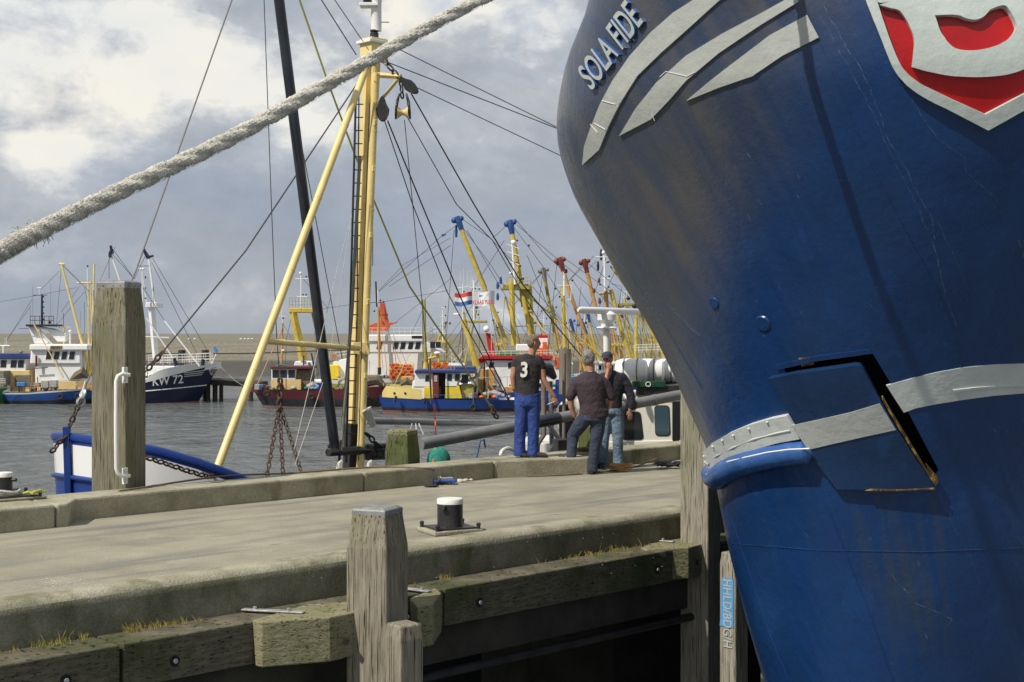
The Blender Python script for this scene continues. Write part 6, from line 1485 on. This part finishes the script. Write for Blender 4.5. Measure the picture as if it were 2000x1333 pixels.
def back(label, x0, x1, wl, seed, cols, dirn=1):
    rd = random.Random(seed); b = rank(label, (x0+x1)/2, wl, x0, x1, rd.choice(['far_hull', 'navy', 'dark_green', 'mid_blue']), hy=16)
    L_ = x1-x0
    for i, c in enumerate(cols):
        xb = x0+L_*(.2+.6*i/max(1, len(cols)-1))+rd.uniform(-5, 5); ln = rd.uniform(95, 165); lean = dirn*rd.uniform(18, 46)
        boom(b, [(xb-lean, wl-30-ln), (xb-lean*.6, wl-30-ln*.6), (xb, wl-32)], [2.4, 2.4, 2.2], c, rd.choice([None, 'head_blue', 'dark_red', 'mast_grey']), rd.uniform(.6, 3))
        for k in range(3): b.stay([(xb-lean, wl-30-ln), (xb+rd.uniform(-60, 60), wl-30-rd.uniform(0, 60))], .35)
    xm = x0+L_*.5; h_ = rd.uniform(90, 130)
    b.pole('gantry_leg', cols[0], [(xm-7, wl-30-h_*.5), (xm-9, wl-28)], 2.2); b.pole('gantry_leg', cols[0], [(xm+7, wl-30-h_*.5, 3), (xm+10, wl-28, 3)], 2.2)
    b.box('gantry_top', cols[0], xm-12, wl-34-h_*.5, xm+12, wl-29-h_*.5, 1.4, 2, .04); m_ = b.pole('light_mast', 'white_gloss', [(xm, wl-32-h_*.5), (xm, wl-30-h_)], [1.3, .8])
    for k in range(4):
        y = wl-34-h_+k*h_*.13; b.pole('yard', 'white_gloss', [(xm-rd.uniform(3, 9), y), (xm+rd.uniform(3, 9), y)], .5); b.ball('lamp', 'black_iron', xm+rd.choice((-5, 5)), y-2, 1.6)
    for k in range(5): b.pole('aerial', 'white_paint', [(x0+L_*rd.uniform(.5, .85), wl-50), (x0+L_*rd.uniform(.5, .85), wl-50-rd.uniform(20, 45))], .3, 4)
    b.box('net_drum', rd.choice(['yellow', 'orange_boom', 'trawl_yellow', 'net_green']), x0+L_*.12, wl-30, x0+L_*.3, wl-17, 1.0, 3, .1); b.box('deck_gear', rd.choice(['orange', 'crate_blue', 'red', 'crate_grey']), x0+L_*.32, wl-28, x0+L_*.42, wl-18, .6, 2, .05)
    return b
back('back rank trawler showing over the roof of the blue and yellow boat', 800, 930, 764, 3, ['trawl_yellow', 'olive_yellow'], -1)
back('back rank trawler left of the black topped man, mostly hidden by the red mast fin', 905, 1030, 763, 8, ['trawl_yellow', 'trawl_yellow'])
back('back rank trawler between the man with the 3 and the plum shirted man', 1005, 1120, 761, 5, ['trawl_yellow', 'olive_yellow', 'orange_boom'])
back('back rank trawler over the head of the plum shirted man', 1085, 1200, 760, 12, ['orange_boom', 'trawl_yellow', 'trawl_yellow'])
back('back rank trawler right behind the white radar scanner', 1150, 1265, 759, 21, ['trawl_yellow', 'orange_boom', 'olive_yellow'])
back('back rank trawler nearest the blue ship bow', 1215, 1345, 758, 31, ['trawl_yellow', 'olive_yellow', 'trawl_yellow'])
for i, (x, h_) in enumerate(((1118, 640), (1135, 650), (1215, 655), (1150, 660), (1262, 640), (1280, 650))): b.pole('aerial', ('trawl_yellow', 'orange_boom')[i % 2], [(x, 720, 2.5), (x-8, h_, 2.5)], 1.2, 6)
# loose gear on the decks: nets, baskets, floats, boxes, rope
def clutter(b, x0, x1, y, n, seed, dy=.25):
    rd = random.Random(seed)
    for i in range(n):
        x = rd.uniform(x0, x1); m_ = rd.choice(['net_brown', 'net_brown', 'grey_tarp', 'orange', 'crate_grey', 'crate_blue', 'net_green', 'rust', 'black_iron', 'cream', 'yellow', 'mast_grey'])
        k_ = rd.random(); z_ = rd.uniform(2.5, 6.5); d_ = dy+rd.uniform(0, 1.2)
        if k_ < .4: b.ball(rd.choice(['net_bundle', 'float', 'rope_heap']), m_, x, y-z_*.4, z_, d_, sq=rd.uniform(.5, .9))
        elif k_ < .7: b.box(rd.choice(['gear_box', 'basket', 'hatch']), m_, x-z_*.8, y-z_*1.6, x+z_*.8, y+1, d_, .8, .04)
        else: b.pole(rd.choice(['davit', 'post', 'vent_pipe']), m_, [(x, y+1, d_), (x+rd.uniform(-2, 2), y-z_*rd.uniform(2, 5), d_)], rd.uniform(.5, 1.2), 6)
    for i in range(n//3):
        xa = rd.uniform(x0, x1); b.stay([(xa, y), (xa+rd.uniform(-25, 25), y-rd.uniform(20, 60))], .3, rd.choice(['cable', 'cable_light', 'rust']))
for b, x0, x1, y, n, sd_ in ALLB: clutter(b, x0, x1, y, n, sd_)
# gulls on the dike
gm = None
for i, px in enumerate((369, 380, 470, 478, 485, 492)):
    c = P(px, 664.2, 228); c.z = .97+.14
    o_ = MB().ball(c, (.32, .16, .17), 8, 6).ball(c+Vector((.27, 0, .17)), .10, 6, 5).tube([c+Vector((-.25, 0, 0)), c+Vector((-.52, 0, .04))], [.09, .03], 5).build('gull', 'gull', None, smooth=True) if 0 else MB().ball(c-Vector((0, 0, .04)), (.19, .11, .11), 8, 6).ball(c+Vector((.16, 0, .07)), .07, 6, 5).build('gull', 'gull', None, remesh=.03)
    tag(o_, 'white gull sitting on the crest of the sea dike', 'gull', 'gulls on the dike crest')

# ================================================================ THINGS ON THE QUAY
# small blue tool with yellow bits, on the deck
t = empty('tool_box', G(865, 945, .003), 'low blue plastic tray with yellow handles lying on the quay', 'tool tray')
c = G(868, 946, .003); d = UV(1, 0)
MB().box(c+Vector((0, 0, .05)), (.30, .20, .03), R(10)).build('tray', 'mid_blue', t, bevel=.008)
for sx in (-.12, .12): MB().box(c+Vector((sx, -.03, .025)), (.04, .14, .05), R(10)).build('foot', 'mid_blue', t, bevel=.005)
MB().box(c+Vector((.02, .03, .075)), (.2, .06, .03), R(20)).build('insert', 'crate_grey', t, bevel=.005)
MB().tube([c+Vector((-.2, .05, .07)), c+Vector((-.12, .05, .10)), c+Vector((-.05, .03, .09))], .014, 6).build('handle', 'yellow', t)
o_ = MB().ball(G(842, 949, .02), (.11, .07, .02), 10, 5).build('rag', 'shirt_black', None, smooth=True); tag(o_, 'dark rag lying left of the blue tray on the quay', 'rag')
mb = MB(); c = G(908, 940, .02)
for k in range(7): mb.ball(c+Vector((random.uniform(-.09, .09), random.uniform(-.03, .03), random.uniform(-.005, .02))), (random.uniform(.03, .05), .03, random.uniform(.015, .03)), 6, 4)
tag(mb.build('crumpled_cloth', 'white_rope', None, remesh=.012, smooth=True), 'crumpled pale cloth lying right of the blue tray', 'cloth')
# brown rope along the far kerb
rp2 = rope_pts([G(250, 962, .27)+UV(0, .2), G(430, 931, .26), G(560, 925, .265), G(690, 915, .265), G(760, 912, .265), G(830, 915, .258), G(862, 921, .14), G(915, 927, .02), G(1000, 930, .014), G(1100, 928, .014), G(1190, 920, .014), G(1240, 912, .014), G(1280, 897, .06), G(1326, 880, .10), G(1400, 858, .12)], 5)
tag(MB().tube(rp2, .012, 7).build('mooring_line', 'brown_rope', None, smooth=True), 'thin brown mooring line trailing along the far kerb and quay', 'rope')
mb = MB(); random.seed(4); c = G(1212, 918, .03)
for k in range(26):
    a = random.uniform(0, 6.28); r1 = random.uniform(.02, .12); pts = [c+Vector((r1*1.6*math.cos(a+q*1.1), r1*.7*math.sin(a+q*1.1), random.uniform(0, .10))) for q in range(5)]; mb.tube(pts, .007, 4)
tag(mb.build('net_heap', 'net_orange' if 'net_orange' in M else 'orange_boom', None, smooth=True), 'small heap of orange netting at the foot of the man in the cap', 'netting')
mb = MB(); c = G(1306, 912, .03)
for k in range(14):
    a = random.uniform(0, 6.28); r1 = random.uniform(.04, .16); pts = [c+Vector((r1*1.6*math.cos(a+q*1.2), r1*.7*math.sin(a+q*1.2), random.uniform(0, .09))) for q in range(5)]; mb.tube(pts, .012, 4)
tag(mb.build('tangled_chain', 'black_iron', None, smooth=True), 'tangle of black wire lying by the ship bow', 'wire')
mb = MB(); c = G(1142, 883, .28)
for k in range(16):
    a = random.uniform(0, 6.28); r1 = random.uniform(.02, .10); pts = [c+Vector((r1*2.0*math.cos(a+q*1.2), r1*.6*math.sin(a+q*1.2), random.uniform(0, .07))) for q in range(5)]; mb.tube(pts, .008, 4)
tag(mb.build('rope_heap', 'brown_rope', None, smooth=True), 'heap of brown rope on the kerb behind the man in the plum shirt', 'rope')
# dry grass along the beam
mb = MB(); random.seed(11)
for k in range(3000):
    r_ = random.random()
    if r_ < .70: u = random.gauss(5.75, .42)
    elif r_ < .8: u = random.gauss(9.2, .12)
    else: u = random.gauss(11.7, .4)
    v = NV-.03-abs(random.gauss(0, .035)); c = UV(u, v, -.30)
    dens = math.sin(u*5.3)*.5+math.sin(u*13)*.3
    if dens < -.25 and r_ < .8: continue
    if math.sin(u*31)+math.sin(u*17+1) < random.uniform(-1.4, 1.2): continue
    h = random.uniform(.012, .055)*(.7+.6*abs(math.sin(u*9)))*(2.2 if random.random() < .06 else 1); d = Vector((random.uniform(-.7, .7), random.uniform(-.7, .4), 0))*h; w_ = Vector((.0025, 0, 0))
    mb.add([c-w_, c+w_, c+d*.6+Vector((0, 0, h*.7)), c+d+Vector((0, 0, h))], [(0, 1, 2), (0, 2, 3)])
tag(mb.build('dry_grass', 'grass'), kind='stuff')
# bird droppings and grit
pm('dropping', (.72, .72, .68), (.6, .6, .56), 5, .9)
mb = MB(); random.seed(21)
def spl(px, py, s):
    c = G(px, py, .0035); n = 7; pts = [c+Vector((s*random.uniform(.6, 1.3)*math.cos(6.283*k/n), s*random.uniform(.6, 1.3)*math.sin(6.283*k/n), 0)) for k in range(n)]; mb.add(pts, [tuple(range(n))])
for k in range(70): spl(random.gauss(130, 40), random.gauss(1142, 6), random.uniform(.003, .010))
for k in range(170): spl(random.uniform(5, 1300), random.uniform(1000, 1130), random.uniform(.002, .007)) if 1 else None
for k in range(40): spl(random.uniform(420, 700), random.uniform(975, 985), random.uniform(.004, .01))
mb.v = [v for v in mb.v]
tag(mb.build('bird_droppings', 'dropping'), kind='stuff')

# ================================================================ THE THREE MEN
def person(foot, label, build_fn):
    r = empty('person', foot, label, 'person', 'men talking on the quay'); build_fn(r, Vector(foot)); return r
def limb(mb, pts, rad, n=12, side=None):
    mb.tube(pts, rad, n, side=side)
    for p, q in zip(pts, rad): a = q if not isinstance(q, (list, tuple)) else min(q); mb.ball(p, a*.98, 10, 7)
def hand(mb, w, d, up, curl=.5, s=1.0):
    """palm and five fingers: w wrist, d pointing direction, up thumb side"""
    d = Vector(d).normalized(); up = Vector(up); up = (up-d*up.dot(d)).normalized(); nrm = d.cross(up)
    mb.tube([w, w+d*.04*s, w+d*.085*s], [(.024*s, .016*s), (.038*s, .016*s), (.040*s, .014*s)], 10, side=up)
    for k, L_ in enumerate((.070, .080, .074, .058)):
        b = w+d*.082*s+up*(.030-.020*k)*s; c1 = b+d*L_*.5*s+nrm*curl*.012*s; c2 = c1+(d*(1-curl)+nrm*curl).normalized()*L_*.32*s; c3 = c2+(d*(1-1.5*curl)+nrm*curl*1.3).normalized()*L_*.25*s
        mb.tube([b, c1, c2, c3], [.0095*s, .009*s, .008*s, .006*s], 7)
    b = w+d*.025*s+up*.025*s; mb.tube([b, b+(d*.6+up*.7).normalized()*.035*s, b+(d*.6+up*.7).normalized()*.035*s+(d+up*.2).normalized()*.03*s], [.013*s, .011*s, .008*s], 7)
def head(mb, c, fwd, s=1.0):
    """skull, jaw, nose, ears; c is the head centre, fwd where it looks"""
    f = Vector(fwd); f.z = 0; f.normalize(); r = Vector((f.y, -f.x, 0)); z = Vector((0, 0, 1))
    def e(o, rad, n=14, m=10):
        cc = c+r*o[0]*s+f*o[1]*s+z*o[2]*s; vs0 = len(mb.v); mb.ball((0, 0, 0), rad, n, m)
        for i in range(vs0, len(mb.v)): q = mb.v[i]; mb.v[i] = cc+r*q.x*s+f*q.y*s+z*q.z*s
    e((0, -.012, .025), (.076, .095, .092)); e((0, .018, -.045), (.058, .068, .068)); e((0, .055, -.085), (.028, .024, .022))
    e((0, .092, -.022), (.012, .018, .024), 8, 6); e((0, .078, -.058), (.024, .012, .007), 8, 6); e((0, .082, .012), (.05, .012, .012), 8, 6)
    for sx in (-1, 1): e((sx*.078, -.01, -.01), (.010, .020, .032), 8, 6)
    return r, f
def face(par, c, fwd, s=1.0):
    f = Vector(fwd); f.z = 0; f.normalize(); r = Vector((f.y, -f.x, 0)); z = Vector((0, 0, 1))
    for sx in (-1, 1): MB().ball(c+r*sx*.031*s+f*.083*s+z*.0*s, .010*s, 8, 6).build('eye', 'leather', par, smooth=True)
def hair(par, c, fwd, mat, s=1.0, full=True):
    f = Vector(fwd); f.z = 0; f.normalize(); r = Vector((f.y, -f.x, 0)); z = Vector((0, 0, 1)); mb = MB()
    def e(o, rad):
        cc = c+r*o[0]*s+f*o[1]*s+z*o[2]*s; vs0 = len(mb.v); mb.ball((0, 0, 0), rad, 16, 12)
        for i in range(vs0, len(mb.v)): q = mb.v[i]; mb.v[i] = cc+r*q.x*s+f*q.y*s+z*q.z*s
    e((0, -.025, .040), (.086, .092, .088)); e((0, -.055, -.005), (.076, .050, .070))
    for sx in (-1, 1): e((sx*.055, -.045, .01), (.032, .045, .055))
    rnd = random.Random(2)
    for k in range(40):
        d = Vector((rnd.gauss(0, 1), rnd.gauss(0, 1), rnd.gauss(0, 1))).normalized()
        if d.z < -.2 and d.y > 0: continue
        q = c+r*(d.x*.080)*s+f*(-.028+min(d.y, .55)*.085)*s+z*(.035+d.z*.082)*s; mb.ball(q, .014*s, 6, 4)
    return mb.build('hair', mat, par, remesh=.007, smoothit=2, smooth=True)
def at(foot): return lambda x, y, z: foot+Vector((x, y, z))
def torso(mb, A, hip, chest, neck, ws=.19, dp=.115, side=(1, 0, 0)):
    mb.tube([hip, hip.lerp(chest, .35), hip.lerp(chest, .75), chest, chest.lerp(neck, .55), neck], [(ws*.88, dp), (ws*.84, dp*.98), (ws*.98, dp*1.05), (ws, dp), (ws*.72, dp*.75), (.062, .062)], 20, side=side)
# man with the 3 on his back
def man3(r, F0):
    A = at(F0); skin = MB(); cl = MB(); tr = MB(); sh = MB(); L = A
    hc = L(.10, -.01, 1.70); fw = Vector((.95, .25, 0))
    head(skin, hc, fw); skin.tube([L(.055, 0, 1.50), L(.08, 0, 1.60), hc], [.062, .058, .055], 12)
    torso(skin, A, L(-.0, 0, .98), L(.01, 0, 1.38), L(.05, 0, 1.52), .17, .10)
    # left arm hangs, hand tucked forward; right arm bent with a cigarette
    lp = [L(-.175, 0, 1.42), L(-.215, 0, 1.20), L(-.20, .03, 1.02), L(-.165, .06, .96)]; limb(skin, lp, [.052, .045, .037, .03])
    hand(skin, lp[-1], (.5, .6, -.5), (0, 1, .3), .6)
    rp = [L(.20, 0, 1.40), L(.235, .0, 1.16), L(.33, .02, 1.00), L(.40, .03, .905)]; limb(skin, rp, [.055, .047, .038, .029])
    hand(skin, rp[-1], (.25, .1, -.95), (-.9, 0, -.2), .55)
    for s in (-1, 1): limb(skin, [L(.08*s, 0, .95), L(.08*s, 0, .5), L(.08*s, 0, .06)], [.08, .055, .04])
    body = skin.build('body', 'skin', r, remesh=.010, smoothit=3, smooth=True); face(r, hc, fw); hair(r, hc, fw, 'hair_blond')
    torso(cl, A, L(0, 0, .90), L(.01, 0, 1.40), L(.045, 0, 1.53), .205, .128); limb(cl, [L(-.15, 0, 1.44), L(-.195, 0, 1.37)], [.07, .058]); limb(cl, [L(.16, 0, 1.44), L(.215, 0, 1.34)], [.075, .064])
    cl.tube([L(.0, 0, .86), L(.0, 0, .93)], [(.20, .125), (.19, .12)], 18, side=(1, 0, 0))
    c_ = cl.build('sleeveless_shirt', 'shirt_black', r, remesh=.012, smoothit=4, smooth=True)
    flat_text('3', L(-.105, -.150, 1.19), L(-.005, -.158, 1.19), L(-.095, -.150, 1.42), 'number', 'white_paint', c_, .006, .03)
    tr.tube([L(0, 0, .96), L(0, 0, .84), L(0, 0, .76)], [(.185, .125), (.20, .135), (.19, .13)], 18, side=(1, 0, 0))
    for s, fx in ((-1, -.115), (1, .085)):
        tr.tube([L(.085*s, 0, .84), L(.09*s, .0, .62), L(.5*fx+.05*s, .0, .42), L(fx, 0, .2), L(fx, 0, .02)], [.108, .098, .088, .086, .092], 14)
    tr.build('work_trousers', 'overall_blue', r, remesh=.013, smoothit=3, smooth=True)
    for fx, dx in ((-.115, -.02), (.085, .07)):
        q = L(fx, 0, .035); MB().tube([q+Vector((-.06-dx*.2, .02, .01)), q+Vector((0, 0, .02)), q+Vector((.10+dx, -.06, .0)), q+Vector((.15+dx, -.07, -.012))], [(.035, .045), (.042, .05), (.036, .045), (.015, .03)], 10, side=(0, 0, 1)).build('shoe', 'leather', r, smooth=True)
    q = rp[-1]+Vector((.0, -.01, -.10)); o_ = MB().tube([q+Vector((-.10, -.02, -.02)), q+Vector((.0, 0, .02))], .006, 6).build('cigarette', 'white_paint', None, smooth=True); tag(o_, 'white cigarette between the fingers of the man with the 3', 'cigarette')
person(P(1030, 893.5, 21.1), 'man on the kerb in a black top with a white 3 and bright blue trousers', man3)
# man in the middle, seen from behind
def manm(r, F0):
    A = at(F0); L = A; skin = MB(); cl = MB(); tr = MB()
    hc = L(-.05, .02, 1.71); fw = Vector((.35, .94, 0)); head(skin, hc, fw, 1.1); skin.tube([L(-.03, 0, 1.50), hc], [.068, .06], 12)
    torso(skin, A, L(-.02, 0, .98), L(-.04, 0, 1.38), L(-.04, 0, 1.52), .18, .11)
    la = [L(-.19, 0, 1.38), L(-.325, -.01, 1.14), L(-.315, .02, 1.00), L(-.265, .05, .86)]; limb(skin, la, [.042, .05, .045, .034]); hand(skin, la[-1], (.5, .3, -.8), (.2, 1, 0), .7)
    ra = [L(.18, 0, 1.40), L(.285, .02, 1.13), L(.25, .08, 1.0), L(.17, .12, .90)]; limb(skin, ra, [.05, .045, .04, .032]); hand(skin, ra[-1], (-.7, .3, -.5), (.2, 1, 0), .6)
    limb(skin, [L(.06, 0, .92), L(.03, 0, .5), L(.0, 0, .06)], [.08, .055, .04]); limb(skin, [L(-.12, .0, .92), L(-.27, .2, .58), L(-.30, .08, .28)], [.08, .055, .04])
    skin.build('body', 'skin', r, remesh=.010, smoothit=3, smooth=True); face(r, hc, fw); hair(r, hc, fw, 'hair_grey', 1.14)
    torso(cl, A, L(.02, .0, .90), L(-.035, 0, 1.38), L(-.04, 0, 1.535), .235, .155)
    cl.tube([L(.03, 0, .83), L(.02, 0, .95)], [(.215, .15), (.225, .155)], 20, side=(1, 0, 0))
    limb(cl, [L(-.17, 0, 1.41), L(-.26, 0, 1.33), L(-.325, -.01, 1.15)], [.075, .078, .074]); limb(cl, [L(.12, 0, 1.41), L(.20, 0, 1.33), L(.285, .02, 1.15)], [.075, .078, .074])
    c_ = cl.build('t_shirt', 'shirt_plum', r, remesh=.013, smoothit=4, smooth=True)
    MB().box(L(-.04, -.085, 1.525), (.06, .006, .018)).build('collar_label', 'crate_grey', c_)
    tr.tube([L(.0, 0, .92), L(.0, 0, .80)], [(.20, .14), (.21, .15)], 18, side=(1, 0, 0))
    tr.tube([L(.09, 0, .86), L(.075, 0, .62), L(.04, 0, .42), L(.01, 0, .2), L(-.005, 0, .03)], [.12, .105, .085, .075, .085], 14)
    tr.tube([L(-.10, 0, .84), L(-.20, .05, .70), L(-.285, .12, .56), L(-.30, .06, .40), L(-.315, .02, .22), L(-.33, 0, .16)], [.115, .11, .095, .080, .075, .078], 14)
    tr.build('jeans', 'jeans_dark', r, remesh=.013, smoothit=3, smooth=True)
    q = L(-.005, 0, .035); MB().tube([q+Vector((-.03, -.09, .005)), q+Vector((0, -.03, .02)), q+Vector((.02, .1, 0)), q+Vector((.03, .18, -.015))], [(.032, .04), (.04, .048), (.034, .045), (.014, .03)], 10, side=(0, 0, 1)).build('shoe', 'leather', r, smooth=True)
    q = L(-.35, .0, .15); MB().tube([q+Vector((.06, -.04, -.075)), q+Vector((.01, 0, -.01)), q+Vector((-.09, .08, .085)), q+Vector((-.13, .12, .115))], [(.03, .035), (.042, .048), (.036, .045), (.014, .03)], 10, side=(0, 1, 0)).build('shoe', 'leather', r, smooth=True)
person(P(1157, 926.5, 21.1), 'grey haired man from behind in plum t-shirt and dark jeans, one foot up', manm)
# man in the cap
def manc(r, F0):
    A = at(F0); L = A; skin = MB(); cl = MB(); tr = MB()
    hc = L(-.09, .0, 1.66); fw = Vector((-.30, -.95, 0)); head(skin, hc, fw); skin.tube([L(-.06, .03, 1.46), hc], [.06, .058], 12)
    torso(skin, A, L(-.03, 0, .98), L(-.01, 0, 1.34), L(-.05, 0, 1.47), .17, .10)
    ra = [L(.17, 0, 1.36), L(.27, -.0, 1.12), L(.285, -.02, .98), L(.265, -.02, .88)]; limb(skin, ra, [.05, .045, .04, .032]); hand(skin, ra[-1], (0, 0, -1), (-1, -.3, 0), .4, 1.05)
    la = [L(-.17, 0, 1.36), L(-.24, -.08, 1.16), L(-.12, -.20, 1.36), L(-.085, -.165, 1.50)]; limb(skin, la, [.05, .045, .036, .028]); hand(skin, la[-1], (.1, .15, 1), (.7, .2, .2), .7, .95)
    for s in (-1, 1): limb(skin, [L(-.03+.08*s, 0, .92), L(-.03+.09*s, 0, .5), L(-.03+.1*s, 0, .06)], [.08, .055, .04])
    skin.build('body', 'skin', r, remesh=.010, smoothit=3, smooth=True); face(r, hc, fw); hair(r, hc, fw, 'hair_grey', .98)
    torso(cl, A, L(-.03, 0, .92), L(-.01, 0, 1.34), L(-.05, 0, 1.49), .20, .135)
    limb(cl, [L(.14, 0, 1.38), L(.21, 0, 1.28), L(.275, -.0, 1.10), L(.285, -.02, .93)], [.085, .078, .070, .055]); limb(cl, [L(-.15, 0, 1.38), L(-.24, -.08, 1.15), L(-.14, -.18, 1.32)], [.085, .07, .055])
    cl.build('sweater', 'sweater', r, remesh=.013, smoothit=4, smooth=True)
    tr.tube([L(-.03, 0, .94), L(-.03, 0, .82)], [(.18, .125), (.19, .135)], 18, side=(1, 0, 0))
    tr.tube([L(.05, 0, .84), L(.07, 0, .62), L(.075, -.02, .44), L(.08, 0, .22), L(.085, 0, .05)], [.11, .10, .085, .080, .088], 14)
    tr.tube([L(-.11, 0, .84), L(-.13, 0, .6), L(-.14, -.02, .44), L(-.15, 0, .22), L(-.155, 0, .05)], [.11, .10, .085, .078, .084], 14)
    tr.build('jeans', 'jeans_light', r, remesh=.013, smoothit=3, smooth=True)
    for fx in (.085, -.155):
        q = L(fx, 0, .035); MB().tube([q+Vector((.01, .09, .005)), q+Vector((0, .03, .02)), q+Vector((-.01, -.1, 0)), q+Vector((-.02, -.18, -.012))], [(.032, .04), (.04, .048), (.036, .048), (.016, .034)], 10, side=(0, 0, 1)).build('shoe', 'leather', r, smooth=True)
    cp = MB(); f = fw.normalized(); rr = Vector((f.y, -f.x, 0))
    vs0 = len(cp.v); cp.ball((0, 0, 0), (.088, .108, .075), 18, 10)
    for i in range(vs0, len(cp.v)): q = cp.v[i]; q = Vector((q.x, q.y, max(q.z, -.012))); cp.v[i] = hc+Vector((0, 0, .055))+rr*q.x+f*(q.y-.012)+Vector((0, 0, q.z))
    bill = [hc+f*(.085+.06*math.sin(a))+rr*(.07*math.cos(a))+Vector((0, 0, .045-.02*math.sin(a))) for a in [math.pi*k/10 for k in range(11)]]
    cp.slab(bill, (0, 0, .008)); cp.build('cap', 'cap_blue', r, smooth=True)
    q = la[-1]+Vector((.06, -.02, .09)); o_ = MB().tube([q, q+Vector((.05, -.03, .02))], .005, 6).build('cigarette', 'white_paint', None, smooth=True); tag(o_, 'cigarette at the mouth of the man in the cap', 'cigarette')
person(P(1197, 913, 21.95), 'man in a blue cap, dark sweater and light jeans, holding his hand to his mouth', manc)
